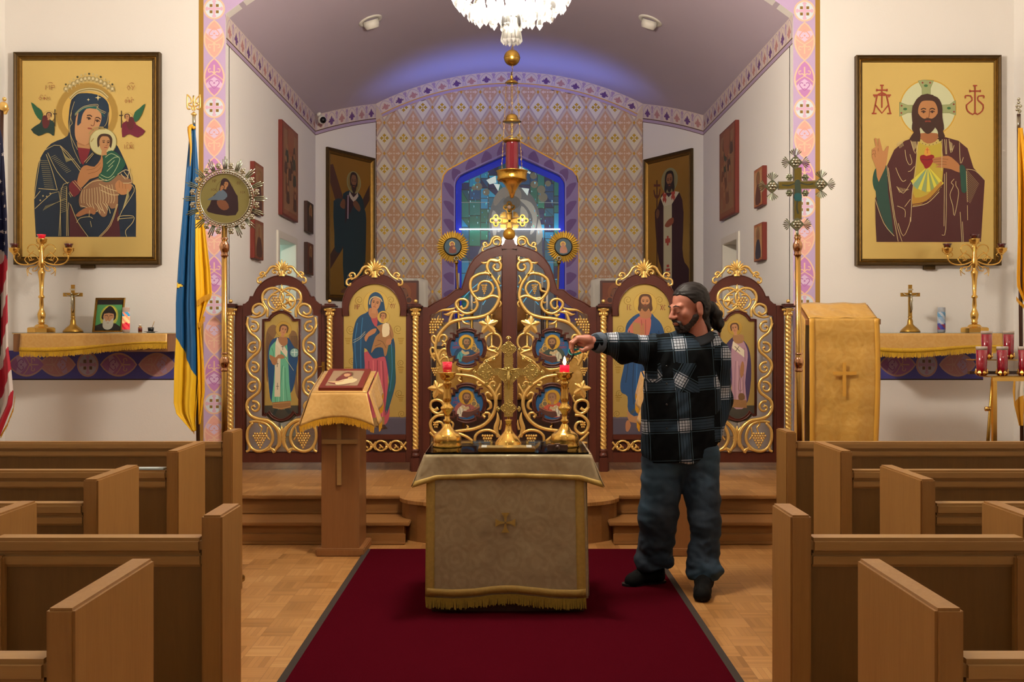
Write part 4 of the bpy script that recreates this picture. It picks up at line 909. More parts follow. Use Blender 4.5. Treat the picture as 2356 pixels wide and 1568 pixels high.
# ------------------------------------------------------------ central double gates
def c3(pts): return [(960+x/3.014, 540+y/3.014) for x, y in pts]
def quatre(cx, cy, r, k=.80):
    """barbed quatrefoil outline"""
    o = []
    for q in range(4):
        a0 = 90*q
        o += [(cx+r*cos(radians(a)), cy-r*sin(radians(a))) for a in (a0-24, a0-12, a0, a0+12, a0+24)] if 0 else [(cx+r*cos(radians(a0+d)), cy-r*sin(radians(a0+d))) for d in (-30, -20, -10, 0, 10, 20, 30)]
        o += [(cx+r*.97*cos(radians(a0+36)), cy-r*.97*sin(radians(a0+36))), (cx+r*1.0*cos(radians(a0+45)), cy-r*1.0*sin(radians(a0+45))), (cx+r*.97*cos(radians(a0+54)), cy-r*.97*sin(radians(a0+54)))] if 0 else [(cx+r*.80*cos(radians(a0+35)), cy-r*.80*sin(radians(a0+35))), (cx+r*.98*cos(radians(a0+45)), cy-r*.98*sin(radians(a0+45))), (cx+r*.80*cos(radians(a0+55)), cy-r*.80*sin(radians(a0+55)))]
    return o
def evangelist(p, T, cx, cy, robe, robe2, hair, beard, seed, young=False):
    m = lambda L: [T(cx+x, cy+y) for x, y in L]
    p.poly(m(quatre(0, 0, 38)), '#0f4f80')
    p.poly(m([(14, -28), (20, -10), (27, 4), (30, 14), (14, 18), (4, 6), (8, -12)]), '#6a5c40', 2); p.ring(*T(cx+17, cy+2), 6, 1.6, '#c9a04c'); p.ring(*T(cx+25, cy+6), 4, 1.2, '#a8853c'); p.line(m([(10, -2), (17, -10), (22, -4)]), 1.2, '#c9a04c')
    p.poly(m([(-30, 22), (-26, 8), (-14, -2), (-6, 4), (10, 4), (22, 14), (16, 28), (-6, 34), (-24, 30)]), robe, 3); p.poly(m([(-22, 20), (-16, 10), (-6, 6), (0, 16), (-2, 26), (-14, 32), (-20, 28)]), robe2, 3)
    folds(p, T, [[(cx-16, cy+12), (cx-14, cy+26)], [(cx-8, cy+10), (cx-8, cy+26)], [(cx+6, cy+8), (cx+10, cy+18)]], 1, '#20262a')
    p.poly(m([(-10, 4), (-4, 10), (4, 8), (6, 14), (-4, 16), (-12, 10)]), '#b09a70', 2)
    p.poly(m([(-10, 22), (-6, 18), (10, 18), (14, 15), (31, 8), (30, 18), (22, 26), (0, 35), (-12, 30)]), '#4a261c'); p.line(m([(-8, 19), (11, 18.5), (31, 9)]), 1.3, '#a8684a')
    p.disc(*T(cx-1, cy-13), 17, '#e8b94a*', n=30); p.ring(*T(cx-1, cy-13), 17, 1, '#a0762c')
    face(p, T, cx, cy-11, 11.5, .06, '#8f6a48', hair, beard=None if young else beard, look=.9)
    # two short lines of red lettering
    s = T(cx, cy)[0] > XI
    x0 = T(cx, cy)[0]+(17 if s else -32); p.k += 1; text(p, 'CB', x0+3, cy-13, 6, 3.6, '#8c2a34', 1); text(p, 'MAPKO' if seed % 2 else 'LYKA', x0, cy-4, 6, 2.6, '#8c2a34', .9)
def gate(flip, label):
    T = tmir if flip else tplain; tm = lambda L: [T(*p) for p in L]
    t = thing('royal_gate', label, 'gate', pi_(*T(1080, 1063)))
    top_o = [(972.2, 706), (985, 706), (1000, 696), (1014, 689), (1027, 683), (1038, 675), (1048, 666), (1062, 665.5), (1066, 652), (1072, 632), (1080, 611), (1092, 594), (1107, 581), (1122, 573.5), (1138, 568), (1155, 564)]
    outer = [(972.2, 1063)]+top_o+[(1170, 562), (1171.6, 562), (1171.6, 1063)]
    top_i = [(990, 724), (1004, 717), (1027, 707), (1042, 697), (1054, 686), (1066, 678), (1078, 670), (1083, 645), (1094, 619), (1106, 608), (1118, 600), (1134, 592), (1153, 587)]
    inner = [(990, 1040)]+top_i+[(1155, 587), (1155, 1040)]
    board('gate_frame', t, tm(outer), .045, [tm(inner)], d=.008)
    mb = MB(); bead(mb, tm(top_o[1:]), 1.5, .008, False, 1); bead(mb, tm(inner), 1.1, .010, True, 1); mb.build('moulding', M['maho'], t)
    g = MB(); C_ = lambda pts, r, **k: carve(g, c3(pts), r, tr=T, **k); f_ = lambda pts, w, **k: frond(g, c3(pts), w, tr=T, **k)
    C_([(570, 150), (576, 172), (548, 184), (508, 176), (486, 205), (490, 245), (520, 290), (552, 340), (570, 400), (566, 450), (536, 508), (490, 550), (420, 572), (330, 582), (240, 604), (190, 644), (150, 694), (130, 745), (126, 800), (145, 860), (165, 905)], [2, 3.4, 3.8, 3.6, 3.4, 3.4, 3.6, 3.8, 4, 4, 4, 4, 4, 3.8, 3.6, 3.4, 3])
    C_([(505, 172), (550, 176), (580, 205), (574, 240), (545, 246), (528, 224), (542, 204)], [3, 3.2, 3.4, 3.2, 3, 3, 3.4])
    C_([(572, 440), (520, 422), (440, 452), (395, 422), (370, 372), (375, 312), (420, 276), (480, 266), (515, 282)], [3.4]); C_([(385, 395), (420, 384), (428, 345), (460, 322), (505, 330), (527, 375), (505, 418), (462, 440), (420, 436)], [2.2, 2.6, 2.8, 3, 3, 3, 2.8])
    C_([(405, 440), (418, 488), (392, 530), (340, 545), (290, 520), (268, 480), (290, 450), (330, 447), (352, 470), (342, 502), (316, 512), (302, 492)], [3, 3, 3.2, 3.4, 3.4, 3.2, 3, 2.8, 2.8, 2.8, 3.2])
    C_([(575, 280), (560, 310), (575, 340)], [1.6, 2.6, 1.6]); C_([(570, 455), (582, 478), (570, 500)], [2, 2.4, 1.6]); f_([(480, 250), (455, 270), (430, 262)], [5, 6, 1]); f_([(488, 190), (458, 196), (440, 188)], [4, 6, 1]); f_([(415, 455), (398, 470), (380, 462)], [5, 5, 1])
    f_([(290, 535), (250, 535), (210, 552), (182, 548)], [3, 9, 7, 1]); f_([(270, 505), (220, 518), (170, 522), (128, 545)], [2, 7, 5, 1]); C_([(222, 612), (238, 560), (262, 520)], [3.4, 3, 2]); C_([(150, 560), (140, 590), (150, 610)], [1.2])
    f_([(310, 590), (330, 612), (370, 622)], [3, 7, 1]); f_([(288, 548), (310, 560), (330, 548)], [3, 7, 1])
    C_([(430, 610), (470, 628), (520, 650)], [1.6, 2, 1.6])
    C_([(135, 740), (120, 700), (102, 712), (108, 740), (126, 760)], [2.6]); C_([(128, 800), (106, 780), (92, 800), (108, 850), (125, 870)], [2.4]); C_([(165, 905), (148, 860), (160, 810), (190, 790), (208, 812), (196, 838), (176, 830)], [3, 3.2, 3.2, 3, 2.8, 2.8, 3]); C_([(150, 742), (160, 704), (190, 694), (206, 720), (190, 742), (172, 732)], [2.4, 2.6, 2.8, 2.8, 2.6, 2.8])
    C_([(165, 905), (158, 880), (180, 850), (208, 850), (218, 878)], [2.6]); C_([(172, 770), (190, 752), (204, 770), (196, 790)], [2.2])
    # ring beside the post
    q = ell(528, 742, 56, 60, 22); C_(q+[q[0]], [2.8]); f_([(490, 790), (520, 775), (560, 790)], [3, 8, 2]); C_([(478, 700), (470, 740), (486, 790), (540, 810), (560, 830), (500, 860), (450, 900), (430, 930)], [2.6, 2.6, 3, 3, 3, 3.2, 3.4, 2.6])
    # middle band
    C_([(262, 965), (330, 972), (395, 985), (450, 1018), (500, 1056), (535, 1110), (546, 1170), (532, 1230), (500, 1282), (450, 1322), (380, 1346), (300, 1356), (240, 1366)], [2.6, 3.6, 3.8, 3.8, 4, 4, 4, 4, 4, 4, 3.8, 3.6, 3]); f_([(288, 950), (300, 928), (350, 934), (392, 924)], [4, 8, 9, 1]); C_([(290, 945), (286, 926), (306, 920)], [2.6]); C_([(300, 985), (286, 1002), (308, 1018)], [2.6]); C_([(445, 1012), (418, 1020), (422, 1042), (446, 1040)], [2.8])
    C_([(545, 1140), (548, 1090), (570, 1050), (578, 1030)], [2.8]); C_([(508, 1060), (505, 1030), (524, 1016), (540, 1030), (530, 1052)], [2.4]); C_([(575, 1100), (560, 1110), (552, 1140)], [2.2])
    C_([(520, 1120), (490, 1092), (470, 1110), (478, 1140), (504, 1160), (508, 1194), (482, 1212)], [2.6, 3, 3.2, 3.4, 3.6, 3.4, 1]); C_([(500, 1282), (500, 1240), (474, 1232), (456, 1250), (472, 1264)], [3, 3, 3, 3, 3.4]); f_([(340, 1350), (352, 1330), (340, 1316)], [4, 5, 1])
    C_([(88, 1190), (110, 1222), (150, 1238), (184, 1210), (176, 1160), (136, 1142), (100, 1156), (94, 1190), (118, 1214), (146, 1200)], [2.6, 3.4, 3.6, 3.6, 3.6, 3.4, 3, 2.8, 3, 4]); C_([(186, 1246), (130, 1256), (92, 1302), (106, 1358), (148, 1376), (182, 1344), (172, 1304), (140, 1294), (122, 1312)], [2.8, 3.4, 3.6, 3.6, 3.4, 3.2, 3, 2.8, 2.4])
    C_([(185, 1160), (200, 1130), (188, 1110)], [2.4]); C_([(400, 1432), (404, 1392), (440, 1360), (500, 1352), (556, 1380), (580, 1412)], [2.6, 3, 3.2, 3.2, 3, 2.6]); C_([(240, 1366), (300, 1380), (350, 1402), (385, 1430)], [2.6, 3.2, 3.2, 3]); C_([(88, 1366), (120, 1400), (150, 1432), (100, 1440)], [2.6, 3, 2.4]); C_([(230, 1290), (250, 1310), (240, 1350)], [2.2])
    f_([(562, 1400), (545, 1340), (560, 1280), (555, 1226)], [8, 11, 9, 1]); f_([(572, 1350), (582, 1310), (580, 1280)], [5, 6, 1]); f_([(96, 850), (120, 820), (118, 880)], [4, 7, 1]); f_([(480, 880), (520, 862), (545, 832)], [5, 5, 1])
    g.build('carved_vine', M['gold'], t)
    for q_, s__, r_ in (((490, 622), 27, .9), ((140, 1062), 24, 1.9)): lv = MB(); leafshape(lv, *c3([q_])[0], s__, r_, 5, tr=T, d=.018); lv.build('vine_leaf', M['gold'], t)
    grapes('grape_cluster', t, *c3([(465, 378)])[0], 14, 23, (4, 3, 3, 2, 1), tr=T, r=2.2); grapes('grape_cluster', t, *c3([(142, 632)])[0], 30, 36, (5, 5, 5, 4, 3, 2), tr=T, r=3.1, slant=-.45)
    grapes('grape_cluster', t, *c3([(122, 948)])[0], 18, 20, (4, 3, 2, 1), tr=T, r=2.6); grapes('grape_cluster', t, *c3([(487, 1410)])[0], 27, 19, (5, 4, 3), tr=T, r=3.2); grapes('grape_cluster', t, *c3([(130, 1315)])[0], 13, 15, (3, 3, 2), tr=T, r=2.4); grapes('grape_cluster', t, *c3([(516, 985)])[0], 15, 15, (3, 3, 2), tr=T, r=2.4)
    cs = [((1073.5, 799.5), '#123a5c', '#3c8a90', '#33402c', '#4a3c28', 1, False), ((1073.5, 926), '#8a4a44', '#c9c2ac', '#5a3a22', '#4a3020', 2, False)] if not flip else [((1073.5, 799.5), '#2c3c34', '#b8b498', '#5c3c22', '#3c2616', 3, False), ((1073.5, 926), '#b04a30', '#c9c2ac', '#7a5030', None, 4, True)]
    for (cx, cy), *a in cs:
        md = board('medallion_frame', t, tm(quatre(cx, cy, 46)), .035, [tm(quatre(cx, cy, 38.5))], d=.018)
        mb = MB(); bead(mb, tm(quatre(cx, cy, 45)), 2.0, .02, True, 1); bead(mb, tm(quatre(cx, cy, 39.5)), 1.2, .022, True, 1)
        for qx, qy in ((-33, -33), (33, -33), (-33, 33), (33, 33)): mb.box(pi_(*T(cx+qx-5, cy+qy-2), .03), pi_(*T(cx+qx+5, cy+qy+2), -.01), bev=.002)
        mb.build('frame_moulding', M['maho'], md); p = Paint(lambda x, y: pi_(x, y, .002)); evangelist(p, T, cx, cy, *a); p.mb.build('medallion_icon', M['paint'], t)
    c = MB(); T2 = lambda x, y, d: pi_(*T(x, y), d)   # small crest scrolls on the shoulder
    for pts, r in (([(1147, 566), (1152, 556), (1145, 549), (1136, 553), (1137, 561), (1144, 562)], [2, 2.4, 2.6, 2.4, 2.2, 2.8]), ([(1153, 558), (1150, 547), (1140, 544), (1132, 550), (1128, 561), (1119, 567), (1112, 568)], [1.6, 2.2, 2.6, 2.4, 2.4, 2, 2]), ([(1122, 566), (1118, 558), (1112, 560), (1114, 566)], [1.8, 2.2, 2.4, 2.6]), ([(1112, 568), (1110, 576), (1115, 578)], [2, 2.2, 2.6])): carve(c, [T(*q) for q in pts], r, .0)
    c.build('shoulder_scroll', M['gold'], t)
    return t
lg = gate(False, 'double gate leaf hung beside the mother and child icon, gilded vine openwork'); rg = gate(True, 'double gate leaf hung beside the blue-robed saviour icon, gilded vine openwork')
# cover strip with ball and jewelled cross
t = thing('gate_centre_post', 'mahogany cover post of the double gates topped by gold ball and jewelled cross', 'post', pi_(1172, 1063, .02))
MB().box(pi_(1157, 1062, .03), pi_(1187, 566, .0085), bev=.004).build('strip', M['maho'], t)
mb = MB(); mb.box(pi_(1165, 1062, .042), pi_(1179, 568, .03), bev=.004); mb.build('bead', M['maho'], t)
MB().prism([pi_(x, y, .045) for x, y in [(1155, 573), (1155, 566), (1160, 560), (1162, 552), (1182, 552), (1184, 560), (1189, 566), (1189, 573)]], NF, .05).build('cap', M['maho'], t)
MB().ball(pi_(1171.5, 539, .02), 14/SI, 24, 16).build('gold_ball', mat('matt_gold_ball', '#b98b35', .42, .75), t)
x0, y0 = 1172, 509
def shp(name, pts, d, th, m): return MB().prism([pi_(x, y, d) for x, y in pts], NF, th).build(name, m, t)
arm = []
for a in range(4):
    ca, sa = cos(a*pi/2), sin(a*pi/2); arm += [(x0+u*ca-v*sa, y0+u*sa+v*ca) for u, v in [(7, -7), (19, -7), (19, 7), (7, 7)]]
shp('cross_plate', arm, .035, .015, M['frame'])
fl = []
for a in range(4):
    ca, sa = cos(a*pi/2), sin(a*pi/2); fl += [(x0+u*ca-v*sa, y0+u*sa+v*ca) for u, v in [(2, -2), (9, -4), (15, -4.5), (15, 4.5), (9, 4), (2, 2)]]
shp('inner_cross', fl, .042, .01, M['brass']); MB().ball(pi_(x0, y0, .044), 3/SI, 10, 6).build('centre_boss', M['black'], t)
for qx, qy in ((1141, 508), (1202, 508), (1171.5, 478)):
    q = []
    for a in range(4): q += [(qx+8*cos(a*pi/2)+6.2*cos(b), qy+8*sin(a*pi/2)+6.2*sin(b)) for b in [a*pi/2+radians(-95+190*i/8) for i in range(9)]]
    s_ = shp('quatrefoil', q, .04, .02, M['brass']); mb = MB(); mb.ball(pi_(qx, qy, .042), 4.6/SI, 12, 8, sc=(1, .6, 1)); mb.build('pearl', mat('pearl', '#e8d3c8', .25), s_)
    mb = MB()
    for a in range(4): mb.ball(pi_(qx+8.2*cos(a*pi/2), qy+8.2*sin(a*pi/2), .04), 3/SI, 8, 5, sc=(1, .5, 1))
    mb.build('stones', mat('grey_enamel', '#5c6a60', .3, .4), s_)
mb = MB()
for sx in (-1, 1):
    for sy in (-1, 1):
        for i in range(5):
            a = radians(10+17.5*i); mb.add([pi_(x0+sx*8, y0+sy*8, .03), pi_(x0+sx*(8+13*cos(a-.12)), y0+sy*(8+13*sin(a-.12)), .036), pi_(x0+sx*(8+15*cos(a)), y0+sy*(8+15*sin(a)), .03), pi_(x0+sx*(8+13*cos(a+.12)), y0+sy*(8+13*sin(a+.12)), .036), pi_(x0+sx*11, y0+sy*11, .024)], [(0, 1, 2, 3), (1, 2, 3, 4)], True)
mb.build('rays', M['brass'], t)
# ------------------------------------------------------------ framed pictures
def picframe(par, x0, y0, x1, y1, D, w, dep=.05, fn=None, n=(0, -1, 0), mats=('frame', 'framed')):
    """mitred moulding; fn maps photo-like (x,y) to the wall, default frontal plane at D"""
    fn = fn or (lambda x, y: P(x, y, D)); n = Vector(n); o = MB(); i_ = MB()
    prof = [(0, -dep), (0, -.004), (.12, 0.0), (.3, -.012), (.42, -.012), (.5, -.022), (.62, -.018), (.75, -.03), (.85, -.024), (1, -.036), (1, -dep)]
    def loop(f): d = w*f; return [(x0+d, y0+d), (x1-d, y0+d), (x1-d, y1-d), (x0+d, y1-d)]
    vs = []
    for f, z in prof: vs += [fn(*q)+n*z for q in loop(f)]
    for k in range(len(prof)-1):
        for j in range(4):
            f = (4*k+j, 4*k+(j+1) % 4, 4*k+4+(j+1) % 4, 4*k+4+j); (o if k in (0, 1, 2, 3, 7) else i_).add([vs[q] for q in f], [(0, 1, 2, 3)], False)
    a = o.build('frame', M[mats[1]], par, recalc=False); i_.build('frame_inlay', M[mats[0]], a)
def c1(pts): return [(x/2.8, 80+y/2.8) for x, y in pts]
D0 = DW-.06
t = thing('framed_icon', 'large framed icon of a crowned mother in navy robe holding a child', 'icon', P(199, 608, D0))
picframe(t, 30, 119, 367, 608, D0, 20, .06)
p = Paint(lambda x, y: P(x, y, D0+.03)); I_ = lambda x, y: (x/2.8, 80+y/2.8)
p.poly([(48, 136), (350, 136), (350, 592), (48, 592)], '#d6bb72*')
G = c1
p.disc(*I_(560, 510), 72, '#a8863c', n=40); p.disc(*I_(560, 510), 57, '#d6b464*', n=40); p.ring(*I_(560, 510), 72, 1.5, '#c3a04e')
# robe
p.poly(G([(560, 375), (480, 390), (452, 450), (440, 560), (436, 650), (330, 700), (262, 790), (235, 900), (220, 1060), (231, 1290), (233, 1300), (245, 1301), (500, 1301), (864, 1301), (875, 1300), (876, 1290), (876, 1000), (850, 950), (820, 850), (760, 720), (700, 640), (700, 560), (700, 450), (650, 395)]), '#0e2236', 3)
p.poly(G([(229, 1120), (876, 1120), (876, 1300), (232, 1300)]), '#0e2236'); p.poly(G([(225, 1060), (235, 900), (262, 800), (300, 760), (350, 900), (380, 1050), (290, 1080)]), '#12283c'); p.poly(G([(450, 1080), (500, 1200), (560, 1300), (448, 1300)]), '#4a1420'); p.poly(G([(640, 1300), (740, 1180), (760, 1090), (775, 1300)]), '#45121c')
p.poly(G([(505, 700), (580, 700), (575, 760), (535, 838), (510, 780)]), '#7c1a2a', 2); p.poly(G([(495, 690), (580, 705), (580, 735), (500, 725)]), '#b98a5a')
# face
p.poly(G([(500, 500), (560, 470), (640, 490), (676, 545), (650, 620), (600, 690), (560, 712), (500, 690), (482, 620)]), '#c08e62', 3)
face(p, lambda x, y: (x, y), *I_(586, 556), 37, .27, '#c08e62', '#0f2c44', look=.7)
p.poly(G([(482, 500), (520, 474), (560, 466), (640, 480), (690, 530), (700, 480), (690, 430), (640, 395), (560, 376), (490, 400), (470, 480)]), '#0f2c44', 3); p.poly(G([(486, 520), (540, 480), (620, 478), (672, 530), (668, 515), (620, 462), (540, 462), (486, 500)]), '#0d5a56', 2)
p.lines([G([(484, 512), (520, 474), (560, 456), (630, 448), (632, 474), (684, 500)]), G([(484, 520), (522, 482), (560, 464), (624, 458), (626, 482), (678, 508)]), G([(480, 430), (455, 520), (466, 570), (450, 600), (470, 720), (520, 830)]), G([(462, 500), (448, 620), (500, 740)]), G([(700, 500), (690, 560), (674, 590)])], 1.1, '#b8a670')
p.star(*I_(632, 405), 7, '#d8c890', 4, .3); p.star(*I_(570, 418), 3.5, '#d8c890', 4, .4)
p.poly(G([(500, 690), (550, 712), (580, 690), (580, 706), (540, 716), (498, 704)]), '#a8744a')
# crown
for i in range(13):
    a = i/12; x = 425+300*a; y = 372-68*sin(pi*a); p.disc(*I_(x, y-22), 6.0, '#9c8a58'); p.disc(*I_(x, y-24), 3.0, '#d9ccA0'); p.disc(*I_(x, y-52), 2.4, '#4c4a30' if i % 3 == 0 else '#c3b27c')
    p.line(G([(x-14, y), (x, y-40), (x+14, y)]), 1.3, '#cbbb85', 0)
p.line(G([(452, 412), (500, 368), (575, 350), (650, 364), (700, 408)]), 6.5, '#98854c'); p.line(G([(452, 408), (500, 364), (575, 346), (650, 360), (700, 404)]), 1.4, '#e0d4a4'); p.line(G([(460, 418), (505, 378), (575, 360), (645, 374), (694, 414)]), 1.2, '#e0d4a4')
# mother's hand and cuffs
p.poly(G([(450, 960), (490, 935), (530, 990), (480, 1046), (448, 1000)]), '#6a1826', 2); p.lines([G([(470, 945), (510, 990), (520, 1004)]), G([(482, 938), (520, 984), (530, 996)]), G([(450, 1010), (470, 1040)]), G([(445, 1018), (460, 1046)])], 1.1, '#cbb77c')
p.poly(G([(500, 935), (525, 860), (560, 840), (610, 850), (650, 800), (655, 765), (664, 800), (664, 850), (640, 910), (580, 930), (530, 985), (505, 960)]), '#b07a4c', 2); p.lines([G([(560, 870), (610, 862), (650, 825)]), G([(570, 895), (625, 880), (655, 850)])], 1.1, '#85552f')
# child
p.disc(*I_(665, 690), 31, '#c9c490'); p.ring(*I_(665, 690), 31, 1.6, '#9a8a4c'); p.poly(G([(530, 1000), (580, 950), (650, 920), (760, 900), (840, 930), (850, 960), (770, 1010), (760, 1100), (720, 1120), (700, 1100), (690, 1160), (660, 1172), (620, 1130), (560, 1110), (520, 1110), (510, 1060)]), '#8a6446', 3)
p.poly(G([(668, 780), (720, 745), (770, 775), (810, 830), (780, 880), (730, 930), (690, 950), (640, 930), (640, 900), (665, 870)]), '#12503c', 3); p.lines([G([(680, 790), (720, 765), (770, 790)]), G([(690, 830), (740, 790), (774, 800), (740, 880), (700, 920), (650, 900)]), G([(700, 850), (740, 810)]), G([(690, 880), (730, 840)]), G([(640, 915), (690, 940), (740, 910)])], 1.4, '#a9b98a')
p.lines([G([(530+i*16, 1000-i*3), (524+i*18, 1050), (528+i*17, 1085)]) for i in range(13)], 1.2, '#cbb888'); p.lines([G([(560+i*18, 1085), (580+i*18, 1110+(i % 3)*14), (600+i*16, 1130+(i % 2)*20)]) for i in range(8)], 1.4, '#d0bd8e'); p.lines([G([(540, 990), (600, 945), (690, 935)]), G([(640, 960), (700, 990), (765, 1010)]), G([(650, 1000), (720, 1030), (770, 1030)]), G([(520, 1100), (560, 1112), (600, 1120)]), G([(760, 900), (810, 870), (840, 890), (850, 950), (780, 955)]), G([(800, 880), (830, 920)]), G([(780, 895), (810, 930)]), G([(840, 860), (820, 930)])], 1.5, '#cbb888')
p.poly(G([(745, 960), (770, 935), (800, 960), (845, 960), (850, 990), (820, 1025), (780, 1030), (750, 1000)]), '#b07a4c', 2); p.lines([G([(770, 945), (772, 985)]), G([(790, 955), (792, 990)]), G([(810, 962), (812, 992)])], 1, '#85552f')
p.poly(G([(490, 1160), (540, 1120), (600, 1110), (610, 1150), (560, 1152), (510, 1172)]), '#a06a44', 2); p.poly(G([(585, 1130), (615, 1120), (618, 1150), (600, 1158)]), '#a06a44', 2)
face(p, lambda x, y: (x, y), *I_(676, 700), 20, .05, '#b58457', '#3a2318', look=1)
p.lines([G([(580, 660), (620, 615), (680, 608)]), G([(588, 690), (606, 668)]), G([(575, 640), (610, 600), (670, 596)])], 2.4, '#a8945a')
# drapery hatching
H_ = []
for i in range(15): H_ += [G([(262+i*2, 810+i*13), (310+i*3, 812+i*13)])]
for i in range(14): H_ += [G([(300+i*10, 1100-i*3), (280+i*10, 1132-i*6)]), G([(392+0*i, 990+i*12), (436, 974+i*12)])]
for i in range(12): H_ += [G([(395+i*3, 720+i*9), (430+i*5, 820-i*2)]), G([(330+i*9, 790+i*9), (360+i*9, 776+i*9)])]
for i in range(9): H_ += [G([(790+i*3, 1130-i*10), (835-i*1, 1040-i*6)])]
p.lines(H_, .75, '#a59a68')
p.lines([G(l) for l in ([(262, 798), (236, 960), (222, 1060)], [(300, 770), (340, 880), (372, 1000)], [(296, 742), (390, 714), (520, 860)], [(310, 760), (370, 880), (440, 960)], [(390, 720), (460, 800), (520, 880)], [(250, 990), (372, 1000)], [(220, 1060), (262, 1006)], [(228, 1120), (382, 1010), (382, 1296)], [(394, 1296), (396, 1000), (448, 950)], [(432, 1296), (432, 980)], [(442, 1296), (444, 1080), (500, 1200), (570, 1300)], [(640, 1300), (710, 1220), (756, 1090)], [(650, 1300), (716, 1226), (762, 1090)], [(496, 1210), (520, 1180), (580, 1172), (600, 1184)], [(576, 1172), (580, 1130)], [(584, 1200), (592, 1238)], [(762, 1200), (770, 1170), (860, 1168), (856, 1210), (812, 1260), (818, 1300)], [(764, 1186), (860, 1178)], [(850, 965), (866, 1010), (790, 1130), (764, 1196)], [(545, 820), (600, 760)], [(556, 826), (606, 766)])], 1.3, '#c3b078')
for x, y in ((262, 1066), (280, 1038), (304, 1042), (326, 1022)): p.star(*I_(x, y), 2.8, '#c3b078', 4, .4)
# small angels
for sx, cx, cy, c_, w_ in ((1, 290, 560, '#14332e', '#1f5a3c'), (-1, 850, 570, '#6a1230', '#1f5a3c')):
    X = lambda L: [I_(cx+sx*u, cy+v) for u, v in L]
    p.poly(X([(-88, -125), (-50, -95), (-20, -70), (-10, -20), (-30, -10), (-62, -50)]), w_, 2); p.disc(*I_(cx+sx*26, cy-32), 13, '#d9be78*'); p.ring(*I_(cx+sx*26, cy-32), 13, .8, '#a8863c'); p.poly(X([(-12, -30), (10, -40), (40, -10), (62, 10), (60, 90), (40, 80), (10, 70), (-40, 92), (-88, 50), (-30, 10)]), c_, 2)
    p.poly(X([(-14, -30), (10, -40), (34, -10), (20, 40), (-10, 36)]), '#5a1c22', 2); face(p, lambda x, y: (x, y), *I_(cx+sx*28, cy-38), 7.5, .1*sx, '#b58457', '#3a2318', look=sx); p.line(X([(66, -80), (66, 30)]), 1.8, '#2a1c14', 0); p.line(X([(54, -50), (80, -50)]), 1.8, '#2a1c14', 0)
p.k += 1
for tx, x, y, h, w in (('MP', 295, 325, 30, 28), ('OFM', 252, 400, 22, 20), ('OY', 820, 328, 30, 22), ('OFG', 806, 418, 22, 16), ('ICXC', 798, 708, 26, 14)): text(p, tx, x/2.8, 80+y/2.8, h/2.8, w/2.8, '#9a4a2c', 1.0, 1.3)
for x, y, w in ((310, 314, 34), (836, 316, 30), (262, 394, 16), (288, 394, 10), (820, 410, 10), (846, 410, 8), (816, 700, 14), (840, 700, 14)): p.line(G([(x, y), (x+w/2, y-6), (x+w, y)]), .9, '#9a4a2c', 0, lift=False)
p.mb.build('painting', M['paint'], t)
MB().box(P(188, 617, DW-.005), P(217, 607, DW-.03)).build('wall_bracket', M['framed'], t)
# right
def c2(pts): return [(1940+x/2.904, 100+y/2.904) for x, y in pts]
I2 = lambda x, y: (1940+x/2.904, 100+y/2.904)
t = thing('framed_icon', 'large framed icon of a bearded figure in maroon mantle with red heart', 'icon', P(2138, 610, D0))
picframe(t, 1971, 126, 2305, 610, D0, 17, .06); p = Paint(lambda x, y: P(x, y, D0+.03)); G = c2
p.poly([(1984, 140), (2290, 140), (2290, 598), (1984, 598)], '#d8bd72*')
p.disc(*I2(566, 432), 66, '#cda13a', n=40); p.disc(*I2(566, 432), 63, '#cdd0a6', n=40)
for q in ([(500, 250), (540, 243), (605, 248), (582, 300), (582, 350), (526, 350), (526, 300)], [(376, 392), (430, 412), (480, 412), (480, 462), (430, 462), (376, 488)], [(750, 380), (710, 408), (640, 412), (640, 464), (710, 464), (752, 480)]): p.poly(G(q), '#98a06c'); p.line(G(q+[q[0]]), .8, '#6a7040', 0)
for x, y in ((552, 282), (414, 438), (706, 432)): p.disc(*I2(x, y), 4.5, '#3c6a3c', 3)
for x, y in ((530, 262), (580, 262), (390, 416), (388, 464), (738, 406), (740, 456)): p.disc(*I2(x, y), 2.2, '#8a3424', n=8)
# raised hand side
p.poly(G([(198, 890), (212, 840), (230, 830), (290, 815), (290, 900), (240, 960), (215, 985), (198, 940)]), '#1f4a3c', 2); p.poly(G([(215, 960), (290, 880), (320, 1000), (345, 1288), (300, 1250), (240, 1100)]), '#22483a', 2)
p.poly(G([(570, 640), (470, 630), (410, 650), (340, 710), (290, 820), (300, 1000), (330, 1290), (225, 1324), (208, 1050), (222, 1325), (700, 1326), (920, 1324), (945, 915), (870, 830), (830, 700), (770, 650), (680, 625)]), '#4a1d1e')
p.poly(G([(212, 1040), (222, 1325), (360, 1322), (330, 1200), (300, 1000), (286, 880), (240, 960)]), '#3f1a1c'); p.poly(G([(215, 980), (285, 850), (300, 1000), (335, 1285), (260, 1160)]), '#24453a', 2)
p.poly(G([(500, 655), (655, 660), (660, 940), (600, 1000), (480, 1060), (460, 1060), (470, 900), (490, 760)]), '#b9a438', 2)
for a in range(9):
    an = radians(200-27.5*a if a < 9 else 0); x, y = 565, 800; l = 240; p.poly(G([(x, y), (x+l*cos(an-.09), y-l*sin(an-.09)), (x+l*cos(an+.09), y-l*sin(an+.09))]), '#d6cc3c') if False else None
for a0, a1, c in ((95, 112, '#8fa06a'), (70, 82, '#8a9c5c'), (52, 62, '#9aa85a'), (118, 136, '#7fa07c')):
    p.poly(G([(565, 830), (565+150*cos(radians(a0)), 830+165*sin(radians(a0))), (565+150*cos(radians(a1)), 830+155*sin(radians(a1)))]), c)
